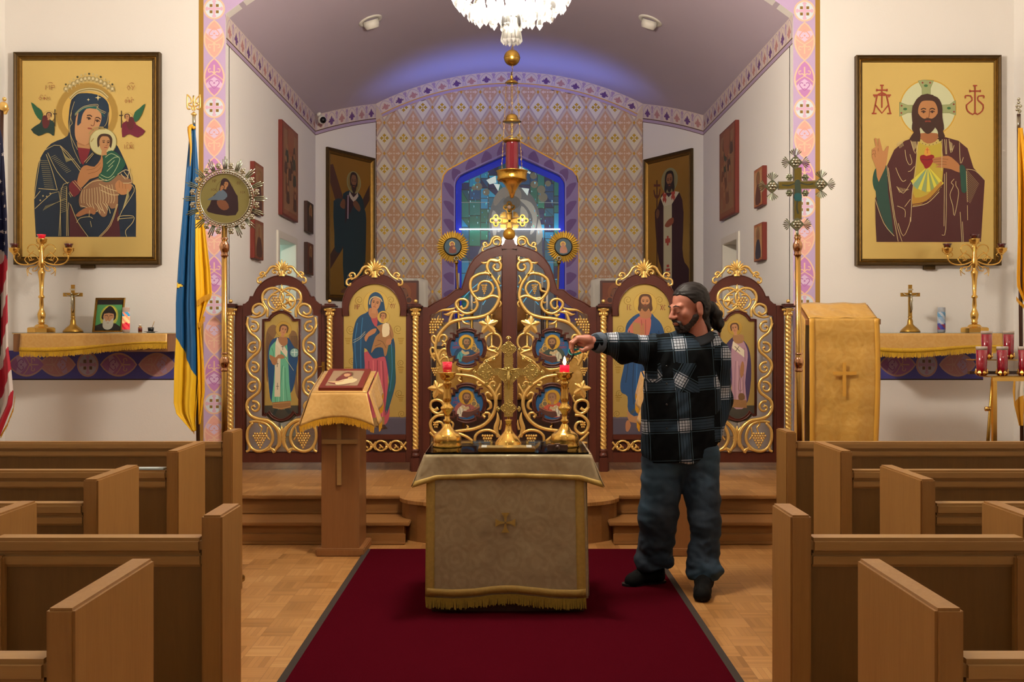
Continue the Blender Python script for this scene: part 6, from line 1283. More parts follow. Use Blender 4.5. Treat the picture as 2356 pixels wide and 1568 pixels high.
# ------------------------------------------------------------ lecterns with gold cloth
def lectern(sx, label, lab2, lab3):
    """analogion: front face at D 6.62"""
    X = lambda v: sx*v; t = thing('lectern', label, 'lectern', (X(1.14), 6.8, 0))
    MB().box((X(.965), 6.6, 0), (X(1.285), 6.98, .05), bev=.006).build('base_board', M['lect'], t)
    MB().box((X(1.0), 6.63, .05), (X(1.252), 6.95, 1.07)).build('body', M['lect'], t)
    MB().box((X(1.117), 6.615, .47), (X(1.147), 6.63, .89), bev=.002).build('cross_upright', M['pewh'], t); MB().box((X(1.012), 6.608, .745), (X(1.246), 6.6295, .775), bev=.002).build('cross_bar', M['pewh'], t)
    tp = MB(); q = [(6.56, 1.062), (6.56, 1.085), (7.0, 1.205), (7.0, 1.16)]; tp.add([Vector((X(x), y, z)) for x in (.95, 1.29) for y, z in q], [(0, 1, 2, 3), (7, 6, 5, 4), (0, 4, 5, 1), (1, 5, 6, 2), (2, 6, 7, 3), (3, 7, 4, 0)]); tp.build('slanted_top', M['lect'], t, recalc=True)
    c = thing('lectern_cloth', lab2, 'cloth', (X(1.12), 6.8, .8))
    up = Vector((0, 0, .004)); pl = lambda x, u: Vector((X(x), 6.552+.455*u, 1.088+.122*u))+up
    MB().grid(lambda u, v: pl(.938+.364*u, v), 10, 10).build('top_cloth', M['goldcloth2'], c, solid=.003)
    fr = lambda u, v: Vector((X(.938+.364*u+(.05*(u-.5)*2)*v*(1+.4*abs(u-.5))), 6.548-.03*v-.012*sin(u*9)*v-.05*v*(abs(u-.5)*2)**3, 1.090-(.16+.055*(abs(u-.5)*2)**2.2)*v))
    sheet(fr, 40, 10, 'front_fall', M['goldcloth2'], c); fringe(c, [fr(i/30, 1) for i in range(31)], .05, M['fringe3'], w=.005)
    for e in (0, 1):
        xx = .938 if e == 0 else 1.302; o = -1 if e == 0 else 1
        sd = lambda u, v: Vector((X(xx+o*(.012+.045*v+.012*sin(u*12)*v)+ (o*.022*v if u < .2 else 0)), 6.55+.46*u, 1.09+.122*u-(.155+.06*(1-u))*v))
        sheet(sd, 24, 8, 'side_fall', M['goldcloth2'], c); fringe(c, [sd(i/20, 1) for i in range(21)], .05, M['fringe3'], w=.005, nrm=Vector((sx, 0, 0)))
    b = thing('icon_board', lab3, 'icon', (X(1.12), 6.8, 1.12)); n = Vector((0, -.122, .455)).normalized(); pb = MB()
    A = [pl(.972, .06), pl(1.262, .06), pl(1.262, .97), pl(.972, .97)]; pb.add([q+n*.002 for q in A]+[q+n*.022 for q in A], [(3, 2, 1, 0), (4, 5, 6, 7), (0, 1, 5, 4), (1, 2, 6, 5), (2, 3, 7, 6), (3, 0, 4, 7)]); pb.build('board', M['redwood'], b, recalc=True)
    p = Paint(lambda u, v: (pl(.972+.29*u, .97-.91*v) if sx > 0 else pl(1.262-.29*u, .97-.91*v))+n*.0225, n=n); p.poly([(.13, .12), (.87, .12), (.87, .9), (.13, .9)], '#93775a')
    p.disc(.5, .34, .15, '#a88a5c*', ry=.17); p.poly([(.3, .55), (.4, .3), (.5, .2), (.62, .3), (.6, .5), (.72, .6), (.66, .84), (.34, .84), (.14, .74), (.3, .68)], '#6a2c24', 2); p.poly([(.42, .32), (.5, .26), (.58, .32), (.56, .42), (.48, .44)], '#b98a62', 2); p.poly([(.34, .7), (.6, .52), (.8, .58), (.74, .74), (.5, .84), (.36, .84)], '#cdb98c', 2); p.disc(.62, .5, .06, '#c3a06a'); p.poly([(.14, .7), (.4, .66), (.5, .62), (.48, .7), (.3, .76)], '#c09a70', 2); p.mb.build('painting', M['paint'], b)
lectern(-1, 'oak lectern with a raised long cross and gold fringed cover', 'pale gold fringed cloth over the oak lectern with the raised cross', 'red-bordered icon of mother and child lying on the draped oak lectern')
lectern(1, 'oak lectern standing right behind the man, mostly hidden by him', 'gold fringed cloth on the lectern hidden behind the man', 'icon lying on the lectern hidden behind the man')
# tall draped lectern on the right
t = thing('reader_lectern', 'tall lectern fully draped in shiny gold damask below the bearded-figure icon', 'lectern', (2.45, 7.5, ZT)); s_ = F/7.42
xL, xR = (1862-CX)/s_, (2016-CX)/s_; zf, zb = H+(CY-732)/s_, H+(CY-697)/(F/7.66); yf, yb = 7.42, 7.66
MB().box((xL+.03, 7.46, ZT), (xR-.03, 7.64, zf-.03)).build('body', M['lect'], t)
tp = MB(); tp.add([Vector((x, y, z)) for x in (xL-.03, xR+.02) for y, z in ((yf, zf-.05), (yf, zf-.012), (yb, zb-.01), (yb, zb-.06))], [(0, 1, 2, 3), (7, 6, 5, 4), (0, 4, 5, 1), (1, 5, 6, 2), (2, 6, 7, 3), (3, 7, 4, 0)]); tp.build('slanted_top', M['lect'], t, recalc=True)
MB().box((xR+.005, yf-.01, zf-.045), (xR+.03, yf+.02, zf-.005)).build('book_ledge', M['lect'], t)
c = thing('lectern_drape', 'shiny gold damask drape hanging to the floor over the tall lectern', 'cloth', ((xL+xR)/2, 7.5, ZT))
wv = lambda u, v: .018*sin(u*8+1.5+v)*v+.007*sin(u*17+v*4)*v
sheet(lambda u, v: Vector((xL-.005+(xR-xL+.01)*u, yf+(yb-yf)*v, zf+(zb-zf)*v+.002+.003*sin(u*14+v*5))), 40, 8, 'top_cloth', M['goldcloth'], c)
sheet(lambda u, v: Vector((xL-.005+(xR-xL+.018)*u+.01*sin(v*5)*u, yf-.012-wv(u, v)-.008*sin(v*31)*.3, zf+.001-(zf-ZT-.03)*v)), 60, 60, 'front_cloth', M['goldcloth'], c)
sheet(lambda u, v: Vector((xL-.03-.012*v-.008*sin(u*14)*v, yf+(yb-yf)*u, zf-.01+(zb-zf)*u-(zf-ZT-.04)*v)), 12, 20, 'side_cloth', M['goldcloth'], c)
for a, b in ((-.005, .035), (xR-xL-.022, xR-xL+.016)): sheet(lambda u, v, a=a, b=b: Vector((xL+a+(b-a)*u+.01*sin(v*5)*(1 if a > .1 else 0), yf-.019-wv((a+(b-a)*u)/(xR-xL), v), zf-(zf-ZT-.03)*v)), 2, 40, 'border', mat('gold_satin_border', '#dba23c', .4, .1), c)
cm = MB()
for a, b in (((.285, .62), (.315, .30)), ((.2, .5), (.4, .48))):
    pass
xm = (xL+xR)/2; zc_ = zf-.42; cm.box((xm-.012, yf-.036, zc_-.16), (xm+.014, yf-.033, zc_+.09)); cm.box((xm-.085, yf-.0365, zc_+.0), (xm+.09, yf-.0335, zc_+.024)); cm.build('sewn_cross', mat('satin_cross', '#d39a3a', .45), c)
# ------------------------------------------------------------ side altars (shelves) and what stands on them
ZSH = 1.487
def sidealtar(sx, x0, x1, zfr, label):
    t = thing('side_altar', label, 'shelf', ((x0+x1)/2, 8.5, ZSH-.06)); yf = 8.30
    MB().box((x0, yf, ZSH-.16), (x1, DW-.004, ZSH-.012), bev=.004).build('shelf_box', M['lect'], t)
    MB().box((x0-.004, yf-.006, ZSH-.012), (x1+.004, DW-.004, ZSH-.006)).build('cloth_top', M['goldcloth2'], t)
    a, b = (.07, .02) if sx < 0 else (.0, .02)
    f = lambda u, v: Vector((x0+a+(x1-x0-a)*u+.01*v*(u-.5), yf-.014-.010*sin(u*40)*v*.5-.012*v, ZSH-.006-(.135+.02*sin(u*5+.4)*v-(.04*u if sx < 0 else .0))*v))
    sheet(f, 60, 6, 'front_cloth', M['goldcloth2'], t); MB().grid(lambda u, v: f(u, .82+.2*v)+Vector((0, -.004, 0)), 50, 2).build('braid', M['fringe4'], t, solid=.003)
    fringe(t, [f(i/40, 1) for i in range(41)], .055, M['fringe4'], w=.0055)
    tag(MB().box((x0-.006, yf-.008, ZSH-.005), (x1+.006, DW-.006, ZSH), bev=.001).build('glass_sheet', M['glass']), 'thin glass sheet on the side shelf, %s' % ('icon portrait side' if sx < 0 else 'votive stand side'), 'glass sheet')
s276 = F/8.30
sidealtar(-1, (30-CX)/s276, (386-CX)/s276, 0, 'side altar shelf with gold fringed cloth under the crowned-mother icon')
sidealtar(1, (2018-CX)/s276, (2305-CX)/s276, 0, 'side altar shelf with gold fringed cloth under the bearded-figure icon')
def candelabrum(xp, label, lit):
    D = 8.45; s_ = F/D; c0 = Vector(((xp-CX)/s_, D, ZSH)); t = thing('candelabrum', label, 'candelabrum', c0, 'three-light brass candelabra on the side altars'); k = lambda y: (762-y)/s_
    MB().lathe([(0, .116), (k(752), .116), (k(750), .105), (k(748), .06), (k(744), .045), (k(741), .02)], c0, 8, smooth=False).build('base', M['goldb'], t)
    pr = [(742, 5), (738, 8), (736, 6), (728, 8), (720, 9), (714, 7), (706, 4), (700, 5), (684, 4), (681, 7), (678, 6.5), (675, 4), (640, 5.5), (627, 7.5), (622, 8), (618, 5), (612, 4), (608, 7), (600, 7.5), (590, 5.5), (575, 4), (560, 3.4), (554, 3.5), (552, 7), (550, 7), (548, 4), (546, 3)]
    MB().lathe([(k(a), b/s_) for a, b in pr], c0, 14).build('stem', M['goldb'], t)
    q = lambda x, y, d=0.: c0+Vector((x/s_, -d, k(y)))
    for sx in (-1, 0, 1):
        cx, cy = (sx*62.5, 0) if sx else (0, -21)
        MB().lathe([(0, .006), (.006, .022), (.010, .016), (.02, .03), (.035, .043), (.05, .042), (.056, .047), (.058, .042)], q(cx, 583+cy), 16).build('socket', M['goldb'], t)
        g = MB().lathe([(.05, .022), (.08, .03), (.094, .038), (.094, .035), (.06, .02)], q(cx, 583+cy), 16).build('ruby_cup', M['rubymid2'] if (lit and sx == 0) else M['rubydark'], t)
    a = MB()
    for sx in (-1, 1):
        z = lambda L: [q(sx*x, y, .003) for x, y in cr(L, 5)]
        a.tube(z([(4, 597), (20, 604), (38, 606), (54, 602), (62, 592), (63, 583)]), [.007, .006, .006, .005], 6)
        for L in ([(62, 592), (60, 582), (54, 578), (50, 584), (55, 588)], [(30, 604), (38, 594), (30, 586), (22, 592), (28, 598)], [(4, 596), (14, 584), (24, 580), (30, 588), (24, 596), (16, 592)], [(4, 586), (6, 570), (16, 560), (28, 562), (32, 572), (26, 580), (18, 574)], [(5, 600), (14, 610), (26, 612), (30, 622), (22, 628)], [(5, 606), (10, 618), (20, 620), (18, 612)], [(30, 612), (33, 618), (31, 632)], [(6, 570), (4, 560), (12, 556)]):
            a.tube(z(L), [.005, .005, .004, .003], 6)
    a.build('scroll_arms', M['goldb'], t); return t
candelabrum(95.5, 'three-light brass candelabrum with one glowing ruby cup, flag end of its shelf', True)
candelabrum(2242, 'three-light brass candelabrum with dark ruby cups near the yellow flag', False)
def crucifix(xp, sx, label):
    D = 8.42; s_ = F/D; c0 = Vector(((xp-CX)/s_, D, ZSH)); t = thing('crucifix', label, 'crucifix', c0, 'standing metal crucifixes on the side altars'); k = lambda y: (762-y)/s_; q = lambda x, y, d=0.: c0+Vector((x/s_, -d, k(y)))
    MB().lathe([(0, .082), (k(758), .08), (k(752), .06), (k(745), .03), (k(742), .024), (k(735), .022), (k(729), .015), (k(726), .02), (k(724), .014)], c0, 20).build('base', M['brass'], t)
    MB().box(q(-4, 727, .008), q(4, 652, -.008), bev=.001).build('upright', M['brass'], t); MB().box(q(-22, 679, .0085), q(22, 670.5, -.0085), bev=.001).build('crossbar', M['brass'], t)
    MB().box(q(-6, 665, .012), q(6, 661, .008), bev=.001).build('title_plate', M['silver'], t)
    b = MB(); b.tube([q(0, 675, .02), q(1, 688, .022), q(0, 694, .02), q(2, 708, .018), q(0, 716, .014)], [.008, .011, .012, .008, .005], 8); b.ball(q(-1, 673, .024), .011, 8, 6); b.tube([q(0, 679, .02), q(-10, 677, .018), q(-17, 672, .013)], [.006, .004, .004], 6); b.tube([q(0, 679, .02), q(10, 677, .018), q(17, 672, .013)], [.006, .004, .004], 6)
    b.build('corpus', M['silver'], t)
crucifix(168, -1, 'small brass crucifix with silver figure beside the framed hooded portrait')
crucifix(2094, 1, 'small brass crucifix with silver figure near the blue glass candle')
# framed hooded portrait
D = 8.44; s_ = F/D; t = thing('framed_portrait', 'small gold framed portrait of a white-bearded man in a black hood', 'picture', P(247, 763, D)+Vector((0, 0, 0))); tl = .05
fn = lambda x, y: Vector(((x-CX+ (763-y)*.055)/s_, D+(763-y)/s_*.12, ZSH+.002+(763-y)/s_))
picframe(t, 211, 683, 279, 763, D, 7, .02, fn=fn, mats=('gold', 'brass')); p = Paint(fn, base=-.012); p.poly([(216, 688), (274, 688), (274, 758), (216, 758)], '#4fa060'); p.poly([(216, 688), (274, 688), (274, 699), (216, 699)], '#14110f')
p.disc(246, 726, 21, '#b8c050', 26, 24); p.disc(246, 724, 17, '#e8e050', 22, 24); p.poly([(245, 702), (252, 705), (260, 716), (262, 724), (258, 736), (232, 734), (229, 724), (232, 714), (240, 705)], '#15110f', 2)
p.poly([(216, 748), (230, 742), (262, 742), (274, 750), (274, 758), (216, 758)], '#1a1614', 0); p.poly([(234, 720), (256, 720), (256, 736), (250, 740), (238, 740), (234, 734)], '#c8946a', 2); p.poly([(234, 730), (240, 738), (244, 735), (248, 738), (256, 730), (257, 748), (250, 756), (240, 756), (233, 748)], '#cfcfc4', 3)
p.lines([[(236, 725), (240, 723), (243, 726)], [(247, 726), (250, 723), (254, 725)]], 1.2, '#3c2418'); p.lines([[(245, 726), (244, 734)], [(242, 741), (247, 741)]], 1, '#8a5a3c'); p.mb.build('portrait', M['paint'], t)
def glasscandle(xp, w, y0, y1, D, label, cols, lit):
    s_ = F/D; c0 = Vector(((xp-CX)/s_, D, ZSH)); t = thing('glass_candle', label, 'candle', c0); r = w/2/s_; h = (y1-y0)/s_
    MB().lathe([(0, r*.9), (.01, r), (h*.97, r), (h, r*.96), (h, r*.88), (h*.9, r*.88)], c0, 20).build('glass', mat('candle_glass_'+('lit' if lit else 'blue'), '#c9b0a0' if lit else '#9aa0a8', .1, 0, Coat_Weight=.6), t)
    mb = MB(); n = 20
    def colf(u, v):
        if lit: return (*hx('#e84a4a' if v < .35 else ('#ffcf90' if v < .75 else '#3f9ac0')), 1) if (u*7+v*5) % 2 < 1.2 else (*hx('#d01838' if v < .4 else '#ff9a70'), 1)
        return (*hx('#3a3c98' if v < .35 else ('#8fa8c8' if v < .7 else '#5f93bc')), 1) if (u*6+v*4) % 2 < 1.2 else (*hx('#8a2c4c' if v < .3 else '#b8c0cc'), 1)
    mb.grid(lambda u, v: c0+Vector((cos(2*pi*u)*(r+.0008), sin(2*pi*u)*(r+.0008), h*(.12+.7*v))), 40, 20, closeu=True, colfn=colf); mb.build('label_wrap', M['litlabel'] if lit else M['cloth'], t)
t_ = NT('lit_candle_label'); a_ = t_.new('ShaderNodeAttribute', attribute_name='Col'); t_.set(Base_Color=a_.outputs['Color'], Emission_Color=a_.outputs['Color'], Emission_Strength=.45, Roughness=.25); M['litlabel'] = t_.m
glasscandle(290, 16.5, 704, 762, 8.44, 'tall glass candle with red flowered label glowing beside the hooded portrait', None, True)
glasscandle(2166, 17, 703, 761, 8.44, 'tall glass candle with blue label beside the brass crucifix', None, False)
c0 = Vector(((322.5-CX)/(F/8.44), 8.44, ZSH)); t = thing('oil_bottle', 'tiny oil bottle with white cap and red label', 'bottle', c0); MB().lathe([(0, .016), (.045, .016), (.05, .009), (.056, .009)], c0, 14).build('glass', mat('amber_oil', '#a8743c', .15), t); MB().lathe([(.056, .0115), (.072, .0115)], c0, 14).build('cap', M['white'], t); MB().lathe([(.012, .0165), (.04, .0165)], c0, 14).build('label_band', mat('red_label', '#6c2018', .5), t)
c0 = Vector(((347-CX)/(F/8.42), 8.42, ZSH)); t = thing('saucer', 'dark green saucer near the flag end of the shelf', 'saucer', c0); MB().lathe([(0, .03), (.004, .034), (.008, .06), (.009, .058), (.005, .03)], c0, 24).build('dish', mat('green_dish', '#2a3028', .2), t)
c1_ = c0+Vector((0, 0, .0105)); t = thing('incense_cup', 'small black cup with a brush in it on the saucer', 'cup', c1_); MB().lathe([(0, .022), (.034, .026), (.034, .022), (.01, .02)], c1_, 18).build('cup', M['black'], t); MB().tube([c1_+Vector((.005, 0, .02)), c1_+Vector((.03, 0, .085))], .0025, 6).build('brush', M['brass'], t)
# ------------------------------------------------------------ flags
DF = 7.55; sF = F/DF; fp = lambda x, y, d=0.: P(x, y, DF)+Vector((0, -d, 0))
def flagsheet(name, par, left, right, y0, y1, colfn, m='flag', amp=.03, waves=2.5, nu=110, nv=240, d0=0., ph=0., th=.003):
    """left/right: traced edge columns by row"""
    def ed(tab, y):
        for (ya, xa), (yb, xb) in zip(tab, tab[1:]):
            if y <= yb: t_ = max(0, (y-ya)/(yb-ya)); t_ = t_; return xa+(xb-xa)*t_
        return tab[-1][1]
    def f(u, v):
        y = y0+(y1-y0)*v; a, b = ed(left, y), ed(right, y); x = a+(b-a)*u; k = min(1, v*3)
        return fp(x, y, d0+amp*sin(u*waves*2*pi+ph+v*1.6)*k+amp*.4*sin(u*waves*4.6*pi+v*3+ph)*k)
    mb = MB().grid(f, nu, nv, colfn=lambda u, v: colfn(u, v, ed(left, y0+(y1-y0)*v)+(ed(right, y0+(y1-y0)*v)-ed(left, y0+(y1-y0)*v))*u, y0+(y1-y0)*v)); return mb.build(name, M[m], par, solid=th), lambda x, y: f((x-ed(left, y))/(ed(right, y)-ed(left, y)), (y-y0)/(y1-y0))+Vector((0, -.004, 0))
c4 = lambda h: (*hx(h), 1)
t = thing('national_flag', 'blue and yellow fringed flag hanging from a pole with gold trident', 'flag', P(458, 1083, DF))
MB().tube([P(446, 290, DF), P(456.5, 1012+60, DF)], .014, 12).build('pole', M['darkwood'], t); MB().lathe([(0, .15), (.03, .15), (.05, .05), (.12, .03)], Vector((P(457, 1000, DF).x, DF, ZT)), 20).build('stand', M['brass'], t)
UL = [(288, 441), (330, 438), (400, 432), (500, 425), (600, 417), (700, 411), (780, 411), (850, 407), (930, 405), (992, 450)]
UL = [(288, 441), (330, 438), (400, 432), (500, 425), (600, 417), (700, 411), (780, 411), (850, 407), (925, 406), (950, 412), (992, 449)]
UR = [(288, 452), (330, 455), (400, 459), (500, 452), (600, 452), (700, 452), (760, 455), (800, 458), (870, 459), (930, 454), (960, 452), (992, 452)]
def uacol(u, v, x, y):
    if y > 955 and False: return c4('#d79a1e')
    diag = 775+(x-411)*2.15
    if abs(y-657) < (8-abs(0))*max(0, 1-(x-414)/14) and x < 428: return c4('#e8c030') if abs(y-657) < 5.5*max(0, 1-(x-414)/12) else c4('#14203c')
    if y > diag: return c4('#e8b81c')
    return c4('#0a4f80')
_, f1 = flagsheet('blue_fold', t, UL, UR, 288, 990, uacol, amp=.022, waves=1.6, d0=.035)
def ycol(u, v, x, y): return c4('#f0b400')
_, f2 = flagsheet('yellow_fold', t, [(420, 453), (500, 450), (600, 451), (683, 454), (700, 455), (750, 456), (970, 460)], [(420, 459), (470, 466), (500, 470), (560, 478), (620, 486), (676, 490), (700, 478), (735, 466), (760, 464), (830, 470), (900, 472), (970, 462)], 420, 975, ycol, amp=.016, waves=1.3, d0=.01)
fringe(t, [fp(x, y, .03) for x, y in ((410, 932), (420, 950), (435, 968), (450, 988))], .035, M['fringe'], w=.006); fringe(t, [fp(x, y, .035) for x, y in ((456, 692), (466, 684), (478, 678), (489, 674))], .05, M['fringe'], w=.006); fringe(t, [fp(x, y, .03) for x, y in ((459, 742), (466, 736), (474, 726))], .05, M['fringe'], w=.006)
tr = MB(); Z = lambda L: [P(436.5+x, 218+y, DF) for x, y in L]
for L, w in (([(-5.5, -1), (-5.5, 30), (2, 32)], .006), ([(-5.5, 0), (1, 6), (4, 14), (3, 19), (-2, 20), (-1, 24), (6, 28), (7, 36)], .0055), ([(9, 2), (8, 14), (10, 22), (5, 30), (8, 36)], .006), ([(9, 2), (10, 14), (8, 22), (13, 30), (10, 36)], .006), ([(23.5, -1), (23.5, 30), (16, 32)], .006), ([(23.5, 2), (18, 6), (14, 14), (15, 19), (20, 20), (18, 24), (12, 28), (11, 36)], .0055)): tr.tube(Z(cr(L, 4)), w, 6)
tr.build('trident_finial', M['gold'], t); MB().lathe([(0, .012), (.012, .024), (.02, .012), (.03, .006)], P(446, 266, DF), 12).build('collar', M['gold'], t); MB().tube([P(446, 262, DF), P(446.3, 296, DF)], .013, 10).build('ferrule', M['silver'], t)
cd = MB(); cd.tube([fp(x, y, .06) for x, y in cr([(450, 292), (442, 298), (443, 320), (445, 345), (443, 385)], 4)], [.012, .016, .012, .008, .003], 6); cd.tube([fp(x, y, .05) for x, y in ((438, 298), (446, 294), (453, 298))], .013, 6); cd.build('gold_cord', M['fringe'], t)
# stars and stripes
t = thing('national_flag', 'stars and stripes flag with gold fringe at the edge beside the brass candelabrum', 'flag', P(-14, 1083, DF))
MB().tube([P(4, 250, DF), P(-6, 1083, DF)], .014, 12).build('pole', M['darkwood'], t); MB().lathe([(0, .15), (.03, .15), (.05, .05), (.12, .03)], Vector((P(-8, 1000, DF).x, DF, ZT)), 20).build('stand', M['brass'], t)
AL = [(300, -10), (400, -30), (600, -45), (1010, -60)]; AR = [(300, 6), (330, 12), (400, 18), (500, 26), (570, 29), (600, 28), (700, 27), (800, 28), (850, 34), (900, 38), (930, 35), (1010, 2)]
def uscol(u, v, x, y):
    if y < 560+(x-0)*1.35: return c4('#1c2150')
    k = (y-560+ (x-27)*-1.35*-1*0 + x*1.55)/38.
    return c4('#a8142c') if int(k+100) % 2 == 1 else c4('#d3c8c2')
def uscol(u, v, x, y):
    if y < 572+x*.9: return c4('#191d44')
    k = (y+x*2.1-560)/60.; return c4('#a8142c') if (k % 2) > .9 else c4('#d3c8c2')
_, f3 = flagsheet('stars_stripes_sheet', t, AL, AR, 300, 1002, uscol, amp=.03, waves=2.2, d0=.03)
st_ = MB(); rows = []
for x, y in ((2, 333), (12, 357), (-2, 392), (3, 418), (10, 446), (15, 475), (2, 505), (6, 533), (19, 535), (12, 560), (20, 505), (-8, 470), (-10, 540)):
    v = (y-300)/702; a = -10; 
    pts = [(x+(5 if i % 2 == 0 else 2)*cos(-pi/2+.25+pi*i/5), y+(5 if i % 2 == 0 else 2)*sin(-pi/2+.25+pi*i/5)) for i in range(10)]
    c_s = f3(x, y); ps = [f3(*q) for q in pts]; st_.add([c_s]+ps, [(0, 1+i, 1+(i+1) % 10) for i in range(10)])
st_.build('star_field', mat('flag_white', '#d8d0d0', .6), t, solid=.002)
fringe(t, [fp(x, y, .02) for x, y in ((38, 905), (34, 935), (20, 972), (4, 1000))], .03, M['fringe'], w=.006)
ea = MB(); ea.ball(P(8, 245, DF), .035, 12, 8, sc=(1, .8, 1.1)); ea.ball(P(10, 228, DF), .016, 8, 6); ea.prism([P(x, y, DF) for x, y in ((2, 262), (-12, 250), (-16, 232), (-4, 244), (4, 240), (14, 238), (18, 250), (12, 262))], NF, .02); ea.build('eagle_finial', M['gold'], t)
# yellow and white flag
t = thing('church_flag', 'yellow and white fringed flag at the wall behind the votive stand', 'flag', P(2350, 1083, DF))
MB().tube([P(2344, 262, DF), P(2352, 1083, DF)], .014, 12).build('pole', M['darkwood'], t); MB().lathe([(0, .15), (.03, .15), (.05, .05), (.12, .03)], Vector((P(2352, 1000, DF).x, DF, ZT)), 20).build('stand', M['brass'], t)
flagsheet('yellow_sheet', t, [(296, 2338), (400, 2336), (500, 2334), (640, 2331), (660, 2332), (705, 2352)], [(296, 2348), (400, 2366), (500, 2376), (640, 2385), (705, 2390)], 296, 705, lambda u, v, x, y: c4('#f0ac00'), amp=.022, waves=1.8, d0=.03)
fringe(t, [fp(x, y, .04) for x, y in ((2332, 682), (2340, 692), (2350, 702), (2362, 712))], .035, M['fringe'], w=.006)
flagsheet('white_corner', t, [(865, 2330), (900, 2326), (930, 2328), (978, 2340)], [(865, 2352), (900, 2350), (930, 2352), (978, 2350)], 865, 978, lambda u, v, x, y: c4('#c98f1c') if (y > 925-(x-2326)*.7 or x < 2331+(900-y)*.05) else c4('#d8ccb8'), amp=.012, waves=1, d0=.02)
fi = MB(); fi.tube([P(2344, 270, DF), P(2344, 252, DF)], .007, 8)
for dx, dy in ((0, -10), (-4, -18), (4, -18), (0, -26), (-4, -10), (3, -6), (0, -34)): fi.ball(P(2344+dx, 262+dy, DF), .012, 8, 5)
fi.build('key_finial', M['silver'], t); MB().tube([P(2344.2, 300, DF), P(2344, 268, DF)], .014, 10).build('ferrule', M['silver'], t)
# ------------------------------------------------------------ processional banner disc and cross
DP = 5.95; sP = F/DP; bp_ = lambda x, y, d=0.: P(x, y, DP)+Vector((0, -d, 0))
def staff(t, x, xb, y0, knobs):
    MB().tube([bp_(x, y0), bp_(xb, CY+H*sP-8)], 6.6/sP, 14).build('pole', mat('lacquered_brass', '#b58e4c', .2, 1., 20, .15), t)
    for y, r in knobs:
        xx = x+(xb-x)*(y-y0)/(1335-y0); MB().lathe([(-22/sP, 7.5/sP), (-19/sP, 9/sP), (-16/sP, 7/sP), (-11/sP, 8/sP), (-6/sP, r/sP), (0, (r+1)/sP), (6/sP, r/sP), (10/sP, 8/sP), (15/sP, 5/sP), (19/sP, 8.5/sP), (22/sP, 7/sP)], bp_(xx, y), 18).build('knop', mat('rose_brass', '#b98864', .15, 1.), t)
    MB().lathe([(0, .12), (.02, .12), (.035, .04), (.1, .02)], Vector((bp_(xb, 0).x, DP, 0)), 20).build('stand', M['brass'], t)
t = thing('banner_icon', 'round icon of mother and child ringed by silver rays on a brass pole', 'processional icon', bp_(516, 1330)); staff(t, 516.5, 516, 520, ((568, 10), (832, 10)))
cx, cy = 518.5, 457
MB().lathe([(-.006, .155), (.006, .155)], bp_(cx, cy), 40, axis=(0, -1, 0), smooth=False).build('disc', M['silverg'], t)
p = Paint(lambda x, y: bp_(x, y, .008)); p.disc(cx, cy, 56, '#a39a62*', n=44)
p.ring(518, 434, 19, 1, '#7a6a38'); p.poly([(518, 410), (526, 414), (532, 424), (544, 446), (548, 456), (543, 495), (480, 488), (484, 470), (492, 450), (504, 440), (508, 424), (511, 414)], '#2c141c', 3); p.poly([(494, 450), (508, 436), (520, 442), (524, 452), (512, 462), (498, 460), (478, 460)], '#5c6c7c', 2); p.poly([(500, 462), (520, 462), (528, 478), (516, 484), (504, 476)], '#7a4a30', 2)
face(p, lambda x, y: (x, y), 521, 425, 8, .2, '#a8754c', '#2c141c', look=-1); face(p, lambda x, y: (x, y), 512, 432, 6, .5, '#a8754c', '#4a2c1c'); text(p, 'MP', 490, 413, 7, 4, '#6a4a28', .9); text(p, 'OY', 546, 418, 7, 4, '#6a4a28', .9); text(p, 'ICX', 486, 434, 5, 3.4, '#6a4a28', .8); text(p, 'ICX', 553, 440, 5, 3.4, '#6a4a28', .8)
p.mb.build('icon_disc', M['paint'], t)
b = MB()
for i in range(64):
    a = 2*pi*i/64; b.ball(bp_(cx+62*cos(a), cy+62*sin(a), .012), 3.1/sP, 7, 5, sc=(1, .8, 1))
b.build('beaded_rim', M['silver'], t); b = MB()
for r in (57.5, 67): b.tube([bp_(cx+r*cos(2*pi*i/48), cy+r*sin(2*pi*i/48), .010) for i in range(49)], 1.5/sP, 6)
b.build('rim', M['silver'], t)
for i in range(16):
    a = 2*pi*(i+.0)/16+.0
    if i % 4 != 9:
        if abs(a-pi/2) < .1: pass
        r = MB()
        for d in (-.045, -.0, .045):
            ln = 97 if d == 0 else 91
            r.tube([bp_(cx+68*cos(a+d), cy+68*sin(a+d), .006), bp_(cx+ln*cos(a+d*1.15), cy+ln*sin(a+d*1.15), .006)], [1.7/sP, 1.3/sP], 5)
        if abs(a-pi/2) > .1: r.build('ray_bundle', M['silverg'], t)
    a2 = a+pi/16; r = MB()
    for d, rr_ in ((0, 0), (1, 4.6), (2.09, 4.6), (3.2, 4.6), (4.2, 4.6), (5.2, 4.6)): r.ball(bp_(cx+75*cos(a2)+rr_*cos(d), cy+76*sin(a2)+rr_*sin(d), .008+(0.006 if rr_ == 0 else 0)), 3.2/sP, 7, 5, sc=(1, .6, 1))
    r.build('rosette', M['silver'], t)
MB().tube([bp_(517, 545), bp_(517, 518)], 4.5/sP, 10).build('socket', M['silverg'], t)
t = thing('processional_cross', 'greenish silver cross with rayed rosette ends on a brass pole', 'processional cross', bp_(1840, 1330)); staff(t, 1835, 1843, 540, ((566, 10), (833, 10)))
O = lambda x, y, d=0.: bp_(x, y, d)
for nm, q, d in (('upright', [(1825, 385), (1844, 385), (1844, 505), (1825, 505)], .008), ('crossbar', [(1790, 417.5), (1878, 415), (1878, 434), (1790, 436.5)], .010)):
    MB().prism([O(x, y, d) for x, y in q], NF, .018).build(nm, M['silver'], t)
